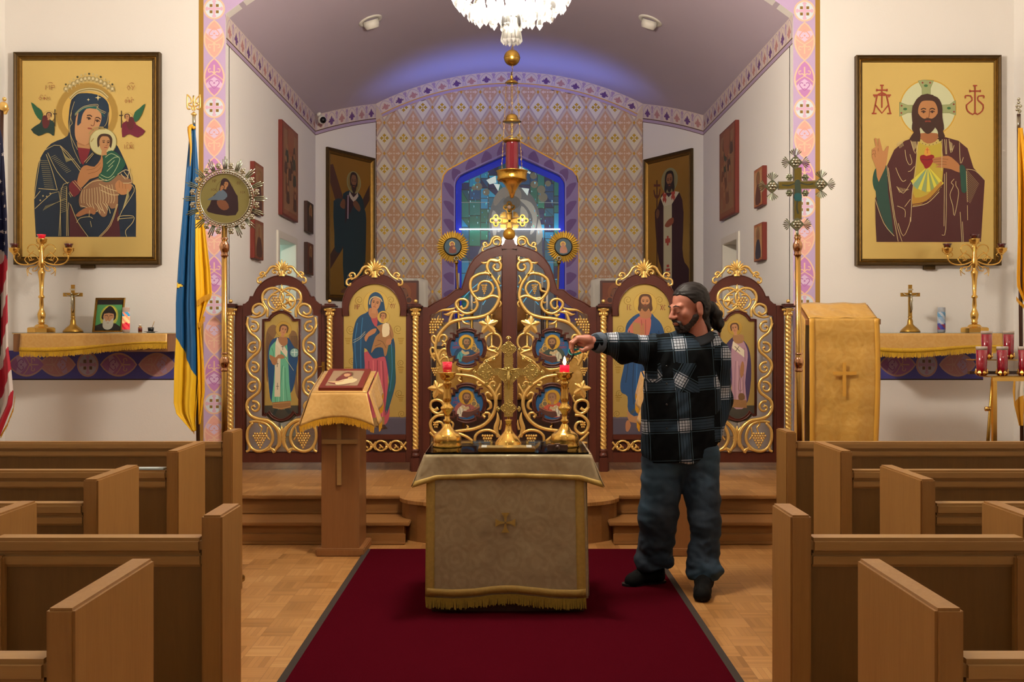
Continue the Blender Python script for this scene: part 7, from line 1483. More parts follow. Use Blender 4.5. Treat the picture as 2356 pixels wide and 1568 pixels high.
p = Paint(lambda x, y: O(x, y, .0105)); p.poly([(1827, 386), (1842, 386), (1842, 504), (1827, 504)], '#8a7a3c*'); p.poly([(1791, 419.5), (1877, 417.5), (1877, 432), (1791, 434.5)], '#8a7a3c*'); p.disc(1834, 418, 6.5, '#a8883c*'); p.poly([(1830, 414), (1838, 414), (1840, 420), (1842, 446), (1842, 462), (1828, 462), (1828, 440), (1827, 424)], '#3c4a3c', 2); p.poly([(1827, 446), (1842, 446), (1842, 462), (1828, 462)], '#1f5c60', 2); p.line([(1798, 426), (1814, 427), (1828, 422)], 3, '#3c4030'); p.line([(1870, 423), (1856, 425), (1840, 421)], 3, '#3c4030'); p.line([(1833, 462), (1832, 478), (1835, 492)], 4, '#3c4030')
p.mb.build('painted_corpus', M['paint'], t)
for cx, cy, dirs in ((1829.5, 374, (-pi/2, pi, 0)), (1776, 429, (pi, -pi/2, pi/2)), (1888, 424, (0, -pi/2, pi/2)), (1833, 516, (pi, 0))):
    r = MB(); r.prism([O(x, y, .012) for x, y in cr(dm(cx, cy, 15), 3, True)], NF, .016); r.build('rosette_end', M['silverg'], t); r = MB()
    for i in range(6): r.ball(O(cx+6.5*cos(i*pi/3), cy+6.5*sin(i*pi/3), .014), 3.6/sP, 7, 5, sc=(1, .6, 1))
    r.ball(O(cx, cy, .018), 3.6/sP, 8, 5); r.build('rose', M['silver'], t)
    for a in dirs:
        r = MB()
        for d in (-.75, -.5, -.25, 0, .25, .5, .75): ln = 34-6*abs(d); r.add([O(cx+13*cos(a)+0*d, cy+13*sin(a), .006), O(cx+ln*.9*cos(a+d*.62-.05), cy+ln*.9*sin(a+d*.62-.05), .008), O(cx+ln*cos(a+d*.62), cy+ln*sin(a+d*.62), .012), O(cx+ln*.9*cos(a+d*.62+.05), cy+ln*.9*sin(a+d*.62+.05), .008)], [(0, 1, 2, 3)])
        r.build('ray_fan', M['silverg'], t, solid=.003)
for sx in (-1, 1):
    for sy in (-1, 1):
        r = MB(); cx, cy = 1834+sx*18.5, 426+sy*18
        for i in range(6): r.ball(O(cx+5*cos(i*pi/3), cy+5*sin(i*pi/3), .004), 3.4/sP, 7, 5, sc=(1, .5, 1))
        r.ball(O(cx, cy, .008), 3/sP, 7, 5); r.build('corner_rose', M['silverg'], t)
MB().tube([O(1834, 528), O(1835, 545)], 3.2/sP, 10).build('socket', M['silverg'], t)
# ------------------------------------------------------------ votive stand with red glasses
DV = 6.2; sV = F/DV; vp = lambda x, y, D=DV: P(x, y, D)
t = thing('votive_stand', 'brass two-tier votive candle stand in front of the yellow flag', 'stand', (vp(2320, 0).x, DV, 0)); xl, xr = vp(2262, 0).x, vp(2475, 0).x
zT = vp(0, 864).z; zU = vp(0, 826, 6.42).z
MB().box((xl, 6.14, zT-.006), (xr, 6.26, zT), bev=.002).build('lower_tray', M['brass'], t); MB().box((xl+.02, 6.36, zU-.006), (xr, 6.48, zU)).build('upper_tray', M['brass'], t); MB().box((xl+.02, 6.12, zT-.03), (xr, 6.135, zT-.006)).build('front_rail', M['goldb'], t)
for x in (2277, 2462):
    xx = vp(x, 0).x; MB().box((xx-.012, 6.13, 0), (xx+.012, 6.155, zT-.006)).build('leg', M['goldb'], t); MB().tube([(xx+.02, 6.2, zT-.02), (xx+.03, 6.3, .7), (xx+.03, 6.42, .01)], .012, 6).build('leg', M['brass'], t)
MB().lathe([(-.02, .014), (.02, .014)], vp(2274, 940), 10, axis=(1, 0, 0)).build('pivot', M['goldb'], t); MB().box((vp(2272, 0).x, 6.44, zT), (xr, 6.47, zT+.02)).build('back_rail', M['darkwood'], t)
pr = None
for i, (x, yb, D) in enumerate(((2258.5, 862, 6.2), (2306, 862, 6.2), (2355.5, 862, 6.2), (2404, 862, 6.2), (2451, 862, 6.2), (2270, 824, 6.42), (2320.5, 824, 6.42), (2370, 824, 6.42), (2420, 824, 6.42))):
    if x > 2370: continue
    c0 = vp(x, yb, D); c0.z = (zT if D < 6.3 else zU)+.0008
    lb = ['red votive glass in the front row at the stand end nearest the shelf', 'red votive glass in the front row, second from the shelf end', 'red votive glass in the front row, cut by the picture edge', '', '', 'red votive glass on the upper tier nearest the shelf end', 'red votive glass on the upper tier, second from the shelf end', 'red votive glass on the upper tier at the picture edge'][i]
    if pr is None:
        pr = thing('votive_glass', lb, 'candle', c0, 'tall red votive glasses on the brass stand'); g = MB().lathe([(0, .024), (.01, .03), (.16, .0335), (.16, .031)], c0, 20).build('red_glass', M['rubymid'], pr); MB().lathe([(.16, .0335), (.182, .0345), (.182, .032), (.161, .0305)], c0, 20).build('clear_rim', M['clear'], pr)
        r = MB()
        for j in range(8):
            a = j*pi/4; e = Vector((cos(a), sin(a), 0)); s__ = Vector((-sin(a), cos(a), 0)); r.add([c0+e*.027, c0+e*.038+s__*.012+Vector((0, 0, .018)), c0+e*.034+s__*.006+Vector((0, 0, .03)), c0+e*.036+Vector((0, 0, .042)), c0+e*.034-s__*.006+Vector((0, 0, .03)), c0+e*.038-s__*.012+Vector((0, 0, .018))], [(0, 1, 2, 3, 4, 5)])
        r.build('leaf_holder', M['goldb'], pr, solid=.002)
    else: dup(pr, c0, lb)
# ------------------------------------------------------------ hanging sanctuary lamp
DL = 8.1; sL = F/DL; lp = lambda x, y, d=0.: P(x, y, DL)+Vector((0, -d, 0))
t = thing('sanctuary_lamp', 'hanging red glass lamp in a gilt bowl on chains with bells and ball', 'lamp', lp(1178, 455))
z = lambda y, y0: (y0-y)/sL
MB().lathe([(0, .012), (z(440, 455), .03), (z(425, 455), .06), (z(416, 455), .09), (z(414, 455), .12)], lp(1178, 455), 28).build('funnel', M['goldb'], t)
MB().lathe([(0, .115), (.01, .124), (.03, .118), (.075, .125), (.08, .132), (.082, .12), (.082, .03)], lp(1178, 416), 32, mod=lambda a, h: 1+.012*sin(a*16)).build('bowl', mat('embossed_gilt', '#c99c44', .25, 1., 60, .3, .4), t)
MB().lathe([(0, .05), (.01, .052), (z(330, 392), .052), (z(326, 392), .055), (z(326, 392), .045)], lp(1178, 393), 28).build('ruby_cylinder', mat('deep_ruby', '#5c0616', .12, 0, Coat_Weight=.5), t)
MB().lathe([(0, .055), (.012, .072), (.02, .074), (.024, .06)], lp(1177, 328), 24).build('collar', M['brass'], t)
MB().lathe([(0, .078), (.01, .055), (.03, .05), (.05, .042), (.062, .02), (.066, .005)], lp(1178, 280), 20).build('bell', M['brass'], t)
MB().lathe([(0, .055), (.006, .05), (.02, .035), (.03, .012), (.05, .010), (.054, .016), (.06, .006), (.09, .004)], lp(1177, 191), 20).build('bell_cap', M['brass'], t)
MB().ball(lp(1178, 133), 18.5/sL, 24, 16).lathe([(-.004, .067), (.004, .067)], lp(1178, 133), 24).build('counterweight_ball', M['brass'], t)
def chain(par, a, b, r=.0035, link=.022, m='chain', n=None):
    a, b = Vector(a), Vector(b); L = (b-a).length; n = int(L/link); mb = MB()
    for i in range(n):
        c = a+(b-a)*((i+.5)/n); d = (b-a).normalized(); s = Vector((1, 0, 0)) if i % 2 == 0 else Vector((0, 1, 0)); h = link*.62; mb.tube([c+d*h*cos(q)+s*link*.26*sin(q) for q in [2*pi*j/8 for j in range(9)]], r*.6, 4, False)
    return mb.build('chain', M[m], par)
chain(t, lp(1178, 185), lp(1179, 152)); chain(t, lp(1178, 193), lp(1178, 260), .005); chain(t, lp(1178, 283), lp(1178, 326), .009, .024)
for x0, x1 in ((1165, 1154), (1190, 1201)): chain(t, lp(x0, 192), lp(x1, 396), .003, .016)
chain(t, lp(1179, 118), Vector((lp(1179, 0).x, DL, ZC)), .006, .03)
# ------------------------------------------------------------ crystal chandelier
cc0 = Vector((.012, 5.5, 3.07)); t = thing('chandelier', 'large glowing crystal chandelier with rows of hanging drops', 'chandelier', cc0+Vector((0, 0, 0)))
def drop_mb(c, l, r): return MB().lathe([(0, .001), (l*.25, r), (l*.8, r*.55), (l, .002)], c, 6, smooth=False)
proto = None; nd = 0
def drop(x, y, z_, l=.09, r=.012):
    global proto, nd
    nd += 1
    if proto is None: proto = drop_mb(Vector((x, y, z_)), .09, .012).build('crystal_drop', M['crystal'], t); ORG['drop'] = Vector((x, y, z_)); return
    c = proto.copy(); COL.objects.link(c); c.parent = t; c.location = Vector((x, y, z_))-ORG['drop']; k = l/.09; c.matrix_local = Matrix.Translation(c.location+(ORG['drop']-cc0))@Matrix.Diagonal((r/.012, r/.012, k, 1))@Matrix.Translation(cc0-ORG['drop'])
for R_, n, zb_, l in ((.285, 30, 3.245, .1), (.20, 22, 3.19, .1), (.12, 14, 3.20, .1)):
    for i in range(n): a = 2*pi*i/n+R_*9; drop(cc0.x+R_*cos(a), cc0.y+R_*sin(a), zb_+.015*((i*7) % 3), l, .019)
for R_, n, zb_, l in ((.046, 12, 3.075, .075), (.046, 10, 3.14, .07), (.032, 8, 3.21, .08)):
    for i in range(n): a = 2*pi*i/n+R_*5; drop(cc0.x+R_*cos(a), cc0.y+R_*sin(a), zb_, l, .016)
fr = MB()
for R_, z_ in ((.285, 3.35), (.2, 3.30), (.12, 3.30), (.04, 3.22)): fr.tube([cc0+Vector((R_*cos(a), R_*sin(a), z_-cc0.z)) for a in [2*pi*i/40 for i in range(41)]], .006, 6, False)
for i in range(8): a = i*pi/4; fr.tube([cc0+Vector((0, 0, .5)), cc0+Vector((.2*cos(a), .2*sin(a), .36)), cc0+Vector((.34*cos(a), .34*sin(a), .40))], .005, 6)
fr.tube([cc0+Vector((0, 0, .1)), Vector((cc0.x, cc0.y, ZC))], .01, 8); fr.build('chandelier_frame', M['silver'], t)
bd_ = MB(); rr = random.Random(9)
for i in range(150):
    a = rr.uniform(0, 6.28); R_ = rr.choice([.245, .165, .09, .05, .32]); z_ = 3.22+.02*rr.random() if R_ > .08 else 3.16
    if R_ > .3: z_ = 3.30
    bd_.lathe([(0, .001), (.02, .013), (.06, .009), (.075, .001)], Vector((cc0.x+R_*cos(a), cc0.y+R_*sin(a), z_)), 5, smooth=False)
bd_ = bd_.build('small_crystals', M['crystal'], t); bd_['kind'] = 'stuff'
for i in range(8):
    a = i*pi/4+.2; MB().ball(cc0+Vector((.34*cos(a), .34*sin(a), .43)), .028, 10, 8, sc=(1, 1, 1.5)).build('bulb', M['bulb'], t)
for i in range(5):
    a = i*2*pi/5; MB().ball(cc0+Vector((.14*cos(a), .14*sin(a), .30)), .025, 10, 8, sc=(1, 1, 1.4)).build('bulb', M['bulb'], t)
MB().ball(cc0+Vector((0, 0, .125)), .016, 10, 8, sc=(1, 1, 3.5)).build('bulb', M['bulb'], t)
# ------------------------------------------------------------ ceiling fittings
for xp, lb in ((852, 'white eyeball downlight in the vault over the archangel door'), (1496, 'white eyeball downlight in the vault over the deacon door')):
    # find the vault point along the sight line
    dx = (xp-CX)/F; dz = (CY-46)/F; D = 9.
    while H+dz*D < zv(dx*D) and D < 14: D += .01
    c = Vector((dx*D, D, zv(dx*D))); n = Vector((-c.x, 0, -(c.z-ZV))).normalized(); t = thing('downlight', lb, 'light', c)
    MB().lathe([(-.0, .135), (.012, .13), (.014, .09), (.0, .09)], c+n*.0, 28, axis=n).build('trim_ring', M['white'], t); n2 = (n+Vector((.0, .45, -.3))).normalized()
    MB().lathe([(0, .085), (.05, .085), (.085, .07), (.09, .06), (.06, .05), (.02, .03)], c+n*.0, 24, axis=n2).build('eyeball', M['white'], t); MB().lathe([(.055, .055), (.06, .055)], c, 20, axis=n2).build('lens', mat('grey_lens', '#8c928a', .3), t)
D = 12.6; c = P(741, 275, D); t = thing('security_camera', 'small white security camera with black dome in the vault corner', 'camera', c)
MB().lathe([(0, .03), (.03, .03)], c+Vector((-.03, .0, .055)), 14, axis=(-.6, 0, .8)).tube([c+Vector((-.04, 0, .06)), c], .015, 8).build('bracket', M['white'], t); MB().ball(c, .055, 16, 10).build('housing', M['white'], t); MB().ball(c+Vector((.018, -.03, -.012)), .042, 14, 10).build('dome', M['black'], t)
# ------------------------------------------------------------ behind the screen
t = thing('holy_table', 'altar table behind the gates under a gold-brown cloth', 'altar', (0, 11.3, ZT))
MB().box((-.75, 10.9, ZT), (.75, 11.8, 1.25)).build('body', M['darkwood'], t); MB().box((-.8, 10.86, 1.25), (.8, 11.85, 1.3), bev=.01).build('table_top', M['darkwood'], t); MB().grid(lambda u, v: Vector((-.8+1.6*u, 10.85-.01*sin(u*40)*v, 1.31-.55*v)), 60, 6).build('front_cloth', M['goldcloth'], t, solid=.004)
t = thing('tabernacle', 'carved oak tabernacle with small columns standing on the holy table', 'tabernacle', (0, 11.3, 1.31)); 
MB().box((-.22, 11.2, 1.311), (.22, 11.5, 1.75), bev=.01).build('cabinet', M['lect'], t); MB().lathe([(0, .19), (.03, .18), (.12, .1), (.2, .02)], (0, 11.35, 1.75), 4, smooth=False).build('roof', M['lect'], t)
for x in (-.2, .2): MB().lathe([(0, .025), (.02, .016), (.36, .015), (.38, .025)], (x, 11.17, 1.32), 12).build('small_column', M['gold'], t)
MB().lathe([(0, .19), (.01, .19)], (0, 11.18, 1.66), 24, axis=(0, -1, 0)).build('carved_tympanum', mat('carved_oak', '#a8743c', .4, .2, 30, .3, .4), t)
for x, lb in ((-.42, 'altar candlestick behind the gates on the mother icon side'), (.42, 'altar candlestick behind the gates on the saviour icon side')):
    t = thing('altar_candlestick', lb, 'candlestick', (x, 11.1, 1.311)); MB().lathe([(0, .07), (.02, .06), (.05, .02), (.2, .015), (.22, .03), (.24, .015), (.42, .02), (.44, .04)], (x, 11.1, 1.311), 16).build('stem', M['brass'], t); MB().lathe([(.44, .012), (.62, .012)], (x, 11.1, 1.311), 12).build('candle', M['white'], t)
for sx, xp, lb in ((-1, 1054.5, 'white altar candle in a blue-lit holder by the mother icon side of the window'), (1, 1247.5, 'white altar candle in a holder by the saviour icon side of the window')):
    D = 12.9; s_ = F/D; c = P(xp, 662, D); t = thing('tall_candle', lb, 'candle', c); MB().lathe([(0, .016), (34/s_, .016)], c, 12).build('wax', M['white'], t); MB().lathe([(-.75, .07), (-.7, .02), (-.1, .02), (-.03, .04), (0, .035)], c, 14).build('holder', M['darkwood'], t)
# a low retable carries the tall candles
t = thing('retable', 'dark wooden ledge standing below the stained glass window', 'ledge', (0, 12.95, ZT)); z_ = P(0, 662, 12.9).z-.75; MB().box((-1.0, 12.8, ZT), (1.0, 13.15, z_-.002), bev=.01).build('ledge', M['darkwood'], t)
for sx, xp, yp, lb in ((-1, 1041.5, 567.5, 'gilt sunburst fan with a round icon, mother-icon side of the gates'), (1, 1296, 567.5, 'gilt sunburst fan with a round icon, saviour-icon side of the gates')):
    D = 10.7; s_ = F/D; c = P(xp, yp, D); t = thing('sunburst_fan', lb, 'liturgical fan', Vector((c.x, D, ZT)), 'gilt sunburst fans behind the icon screen'); mb = MB(); k = 72; vs = [c+Vector((0, -.01, 0))]
    for i in range(k): a = 2*pi*i/k; r = (38 if i % 2 == 0 else 32)/s_*(1+.03*sin(i*2.1)); vs.append(c+Vector((r*cos(a), -.002 if i % 2 else .004, r*sin(a))))
    mb.add(vs, [(0, 1+(i+1) % k, 1+i) for i in range(k)]); mb.build('ray_disc', mat('dull_gilt', '#a98532', .4, .85), t, solid=.004)
    MB().lathe([(0, 21/s_), (.012, 21/s_), (.014, 18/s_)], c+Vector((0, -.008, 0)), 32, axis=(0, -1, 0)).build('rim', M['black'], t)
    p = Paint(lambda x, y: c+Vector(((x)/s_, -.0225, -(y)/s_))); p.disc(0, 0, 18.5, '#2c4c5c'); p.disc(-1, -6, 6.5, '#d8b04c'); p.poly([(-6, 0), (0, -4), (6, 0), (9, 14), (-8, 14)], '#6a2c20' if sx < 0 else '#a8705c', 2); p.disc(-1, -6, 4, '#9a6a44' if sx > 0 else '#7a2c20'); p.disc(-1, -5, 2.5, '#b07a50'); p.disc(3, 3, 3.2, '#a8703c'); p.mb.build('round_icon', M['paint'], t)
    r = MB(); bx, by = (1050-CX, 595) if sx < 0 else (1286-CX, 595)
    for i in range(8): a = i*pi/4; r.ball(Vector((bx/s_+.02*cos(a), D-.02, H-(by-CY)/s_+.02*sin(a))), .012, 7, 5)
    r.build('crystal_knop', M['silver'], t); q0 = Vector((bx/s_, D, H-(603-CY)/s_)); q1 = Vector(((bx-sx*18)/s_, D+.0, ZT+.05)); MB().tube([q0, q1], .012, 8).build('handle', M['goldb'], t); MB().lathe([(-.02, .015), (0, .026), (.02, .015)], q0, 12).build('collar', M['brass'], t)
    MB().lathe([(0, .1), (.03, .1), (.06, .03)], Vector((q1.x, D, ZT)), 16).build('stand', M['darkwood'], t)
for sx, lb, lb2 in ((-1, 'icon board of mother and child leaning behind the mother icon bay', 'white drape behind the leaning board, mother icon side'), (1, 'icon board of the saviour leaning behind the saviour icon bay', 'white drape behind the leaning board, saviour icon side')):
    D = 11.9; s_ = F/D; X = lambda x: (x-CX)/s_ if sx < 0 else (CX-x)/s_
    z1, z0 = H+(CY-645)/s_, ZT; t = thing('leaning_icon', lb, 'icon', (X(930), D, z0)); a, b = sorted((X(893), X(963))); MB().box((a, D, z0), (b, D+.04, z1), bev=.004).build('board', M['maho'], t)
    p = Paint(lambda x, y: Vector((X(x), D-.001, H-(y-CY)/s_))); p.poly([(898, 650), (958, 650), (958, 720), (898, 720)], '#7a3a1e'); p.disc(924, 672, 22, '#8a4c28'); p.poly([(904, 720), (912, 682), (920, 664), (934, 664), (940, 682), (946, 720)], '#3c1a14', 2); p.disc(930, 674, 8, '#7a4a30', 10); p.disc(940, 690, 9, '#8a4c28'); p.disc(941, 690, 6, '#4a2418'); p.mb.build('painting', M['paint'], t)
    t = thing('white_drape', lb2, 'cloth', (X(940), D+.2, z0)); MB().grid(lambda u, v: Vector((X(888+94*u+6*v*u), D+.12+.02*sin(u*22)-.0*v, z1+.035-(z1+.035-z0)*v-.03*(2*u-1)**4)), 40, 20).build('drape', mat('white_linen', '#cdc6bc', .8), t, solid=.004)
# light switch etc. kept plain
# ------------------------------------------------------------ signed-distance modelling
import numpy as np
def V3(v): return np.array(list(v), dtype=np.float32)
def sdf(prims, vox, k=.02, pad=.04, post=None):
    """prims: ('c',a,b,ra,rb[,sy]) tapered capsule, ('e',c,(rx,ry,rz)[,R]) ellipsoid; an opening '-' subtracts. Returns verts, quads"""
    lo = np.full(3, 1e9); hi = -lo
    for p in prims:
        if p[0][0] == '-': continue
        if p[0][-1] == 'c': r = max(p[3], p[4]); q = [V3(p[1])-r, V3(p[2])-r, V3(p[1])+r, V3(p[2])+r]
        else: r = max(p[2]); q = [V3(p[1])-r, V3(p[1])+r]
        lo = np.minimum(lo, np.min(q, 0)); hi = np.maximum(hi, np.max(q, 0))
    lo -= pad; hi += pad; n = np.ceil((hi-lo)/vox).astype(int)+1
    D = np.full(n, .2, dtype=np.float32)
    for p in prims:
        sub = p[0][0] == '-'; kk = k
        if p[0][-1] == 'c': r = max(p[3], p[4]); a0 = np.minimum(V3(p[1]), V3(p[2]))-r; a1 = np.maximum(V3(p[1]), V3(p[2]))+r
        else: r = max(p[2]); a0 = V3(p[1])-r; a1 = V3(p[1])+r
        i0 = np.maximum(0, ((a0-.05-lo)/vox).astype(int)); i1 = np.minimum(n, ((a1+.05-lo)/vox).astype(int)+2)
        if (i1 <= i0).any(): continue
        X, Y, Z = np.meshgrid(*[lo[j]+vox*np.arange(i0[j], i1[j], dtype=np.float32) for j in range(3)], indexing='ij'); Q = np.stack([X, Y, Z], -1)
        if p[0][-1] == 'c':
            a, b = V3(p[1]), V3(p[2]); sy = np.array([1, p[5] if len(p) > 5 else 1, 1], dtype=np.float32); ba = (b-a)*sy; pa = (Q-a)*sy
            h = np.clip((pa@ba)/max(1e-9, float(ba@ba)), 0, 1); d = np.linalg.norm(pa-h[..., None]*ba, axis=-1)-(p[3]+(p[4]-p[3])*h)
        else:
            q = Q-V3(p[1]); R = p[3] if len(p) > 3 else None
            if R is not None: q = q@np.array(R, dtype=np.float32)
            rr = V3(p[2]); k0 = np.linalg.norm(q/rr, axis=-1); k1 = np.linalg.norm(q/(rr*rr), axis=-1); d = k0*(k0-1)/np.maximum(k1, 1e-6)
        S_ = D[i0[0]:i1[0], i0[1]:i1[1], i0[2]:i1[2]]
        if sub:
            kk = min(k, .008); d = -d; h = np.clip(.5-.5*(S_-d)/kk, 0, 1)*1.; S_[...] = np.maximum(S_, d)+np.maximum(kk-np.abs(S_-d), 0)**2/(4*kk)
        else: S_[...] = np.minimum(S_, d)-np.maximum(kk-np.abs(S_-d), 0)**2/(4*kk)
    if post is not None:
        X, Y, Z = np.meshgrid(*[lo[j]+vox*np.arange(n[j], dtype=np.float32) for j in range(3)], indexing='ij'); D = post(D, X, Y, Z)
    D[0] = D[-1] = .1; D[:, 0] = D[:, -1] = .1; D[:, :, 0] = D[:, :, -1] = .1
    ins = D < 0; c = [n[j]-1 for j in range(3)]; cnt = np.zeros(c, np.int8); acc = np.zeros((*c, 3), np.float32)
    for ax_ in range(3):
        sl = lambda o, a: tuple(slice(o[j], o[j]+c[j]) for j in range(3))
        for u in (0, 1):
            for v in (0, 1):
                o = [0, 0, 0]; j1, j2 = [j for j in range(3) if j != ax_]; o[j1] = u; o[j2] = v; o2 = list(o); o2[ax_] = 1
                A, B = D[sl(o, 0)], D[sl(o2, 0)]; m = (A < 0) != (B < 0); t_ = np.where(m, A/np.where(m, A-B, 1), 0)
                cnt += m; acc[..., ax_] += np.where(m, t_, 0); acc[..., j1] += m*u; acc[..., j2] += m*v
    act = cnt > 0; idx = -np.ones(c, np.int64); idx[act] = np.arange(act.sum()); g = np.argwhere(act)
    verts = lo+vox*(g+acc[act]/cnt[act][:, None]); quads = []
    for ax_ in range(3):
        j1, j2 = [(ax_+1) % 3, (ax_+2) % 3]; s0 = [slice(0, n[j]) for j in range(3)]; s1 = list(s0); s0[ax_] = slice(0, n[ax_]-1); s1[ax_] = slice(1, n[ax_])
        m = ins[tuple(s0)] != ins[tuple(s1)]; e = np.argwhere(m); e = e[(e[:, j1] > 0) & (e[:, j2] > 0) & (e[:, j1] < n[j1]-1) & (e[:, j2] < n[j2]-1)]
        def gi(d1, d2): q = e.copy(); q[:, j1] -= d1; q[:, j2] -= d2; return idx[q[:, 0], q[:, 1], q[:, 2]]
        Q = np.stack([gi(0, 0), gi(1, 0), gi(1, 1), gi(0, 1)], 1); fl = ins[e[:, 0], e[:, 1], e[:, 2]]; Q[~fl] = Q[~fl][:, ::-1]; quads.append(Q)
    Q = np.concatenate(quads); return verts, Q[(Q >= 0).all(1)]
def relax(v, q, it=1, f=.5):
    for _ in range(it):
        s = np.zeros_like(v); c = np.zeros(len(v))
        for i in range(4): a, b = q[:, i], q[:, (i+1) % 4]; np.add.at(s, a, v[b]); np.add.at(s, b, v[a]); np.add.at(c, a, 1); np.add.at(c, b, 1)
        v = v*(1-f)+f*s/np.maximum(c, 1)[:, None]
    return v
def vnorm(v, q):
    n = np.cross(v[q[:, 2]]-v[q[:, 0]], v[q[:, 3]]-v[q[:, 1]]); N = np.zeros_like(v)
    for i in range(4): np.add.at(N, q[:, i], n)
    return N/np.maximum(np.linalg.norm(N, axis=1), 1e-9)[:, None]
def nobj(name, parts, m, par, attr=None):
    off = 0; V_ = []; Q_ = []
    for v, q in parts: V_.append(v); Q_.append(q+off); off += len(v)
    V_ = np.concatenate(V_); Q_ = np.concatenate(Q_); me = bpy.data.meshes.new(name); o_ = np.array(ORG[par.name])
    me.vertices.add(len(V_)); me.vertices.foreach_set('co', (V_-o_).astype(np.float32).ravel()); me.loops.add(len(Q_)*4); me.loops.foreach_set('vertex_index', Q_.astype(np.int32).ravel())
    me.polygons.add(len(Q_)); me.polygons.foreach_set('loop_start', np.arange(0, len(Q_)*4, 4, dtype=np.int32)); me.update(calc_edges=True); me.polygons.foreach_set('use_smooth', [True]*len(Q_))
    for mm in (m if isinstance(m, list) else [m]): me.materials.append(mm)
    if attr is not None:
        a = me.attributes.new('plaid', 'FLOAT_VECTOR', 'CORNER'); a.data.foreach_set('vector', attr(V_, Q_).astype(np.float32).ravel())
    me.validate(); o = bpy.data.objects.new(name, me); COL.objects.link(o); o.parent = par; ORG[o.name] = ORG[par.name]; return o
# ------------------------------------------------------------ the man
W = lambda x, y, D: P(x, y, D)
man = thing('person', 'man in black and white plaid flannel shirt and jeans lighting a candle', 'person', W(1560, 1352, 5.8))
HS = 1.13; hc = W(1585, 707, 5.82); yaw, pit = radians(22), radians(13)
fw = Vector((-cos(yaw)*cos(pit), -sin(yaw)*cos(pit), -sin(pit))); lf = Vector((sin(yaw), -cos(yaw), 0)).normalized(); upv = fw.cross(lf).normalized()
if upv.z < 0: upv = -upv
RM = np.array([list(fw), list(lf), list(upv)], dtype=np.float32).T          # columns: axes
h = lambda x, y, z: hc+(fw*x+lf*y+upv*z)*HS
E = lambda x, y, z, r, s='e': (s, h(x, y, z), tuple(a*HS for a in r), RM)
Cp = lambda a, b, ra, rb, s='c': (s, h(*a), h(*b), ra*HS, rb*HS)
hd = [E(-.018, 0, .034, (.098, .075, .088)), E(.03, 0, -.02, (.062, .060, .088)), E(.068, 0, -.1, (.02, .02, .017)), Cp((.088, 0, .014), (.116, 0, -.026), .0085, .012), E(.094, 0, -.060, (.013, .023, .006)), E(.091, 0, -.071, (.012, .019, .006))]
for s in (-1, 1):
    hd += [Cp((-.012, s*.05, -.048), (.055, s*.016, -.1), .022, .018), Cp((.074, s*.042, .022), (.088, s*.008, .016), .011, .010), E(.104, s*.012, -.033, (.012, .008, .008)), E(.06, s*.043, -.02, (.022, .02, .024)), E(-.014, s*.079, -.008, (.019, .008, .034)), E(-.012, s*.080, -.034, (.011, .007, .012)),
           E(.098, s*.031, -.002, (.014, .017, .011), '-e'), E(.078, s*.031, -.003, (.013, .014, .0135))]
neck = [Cp((-.02, 0, -.05), (-.015, 0, -.2), .052, .06)]
v1, q1 = sdf(hd+neck, .0030, .014); v1 = relax(v1, q1, 1, .4)
# trunk, legs and hidden limbs
R_sh, R_el, R_wr = W(1508, 806, 5.86), W(1438, 799, 5.68), W(1372, 787, 5.545); L_sh, L_el, L_wr = W(1644, 824, 5.86), W(1651, 920, 5.95), W(1636, 1012, 5.80)
hipR, knR, anR = W(1524, 1080, 5.84), W(1514, 1190, 5.80), W(1508, 1310, 5.86); hipL, knL, anL = W(1608, 1080, 5.84), W(1622, 1200, 5.76), W(1619, 1330, 5.70)
bd = [('c', W(1520, 815, 5.86), W(1636, 815, 5.86), .06, .06), ('c', W(1576, 840, 5.87), W(1576, 1060, 5.85), .145, .14, 1.5), ('c', R_sh, R_el, .05, .04), ('c', R_el, R_wr, .04, .028), ('c', L_sh, L_el, .05, .04), ('c', L_el, L_wr, .04, .03), ('c', L_wr, W(1622, 1040, 5.76), .035, .03),
      ('c', hipR, knR, .085, .06), ('c', knR, anR, .055, .04), ('c', hipL, knL, .085, .06), ('c', knL, anL, .055, .04), ('c', h(-.015, 0, -.2), W(1590, 815, 5.87), .06, .07)]
v2, q2 = sdf(bd, .010, .03)
# right hand closing round the lighter
hp = lambda x, y, d=0.: W(x, y, 5.53)+Vector((0, -d, 0)); F_ = []
F_ += [('c', hp(1372, 788), hp(1350, 786, .0), .031, .037), ('c', hp(1352, 782, .014), hp(1330, 779, .022), .031, .020), ('c', hp(1352, 784, -.016), hp(1330, 782, -.022), .026, .018), ('c', hp(1345, 790, 0), hp(1330, 788, 0), .028, .018)]
fing = [[hp(1329, 779, .030), hp(1317, 789, .036), hp(1314.5, 801, .032), hp(1317, 809, .026)], [hp(1327, 778, .010), hp(1313.5, 788, .013), hp(1313, 800, .010), hp(1320, 806, .006)], [hp(1328, 780, -.010), hp(1314, 791, -.010), hp(1315, 803, -.010), hp(1322, 806, -.008)], [hp(1330, 782, -.028), hp(1319, 793, -.03), hp(1319, 803, -.026), hp(1325, 805, -.02)]]
for i, f_ in enumerate(fing):
    for a, b, ra, rb in zip(f_, f_[1:], (.0118, .0108, .0098), (.0108, .0098, .0086)): F_.append(('c', a, b, ra*(1-.06*(i == 3)), rb*(1-.06*(i == 3))))
F_ += [('c', hp(1360, 795, .018), hp(1348, 802, .036), .017, .0135), ('c', hp(1348, 802, .036), hp(1340, 806, .038), .0135, .0115), ('c', hp(1340, 806, .038), hp(1334, 803, .036), .0115, .009)]
v3, q3 = sdf(F_, .0021, .0045); v3 = relax(v3, q3, 1, .4)
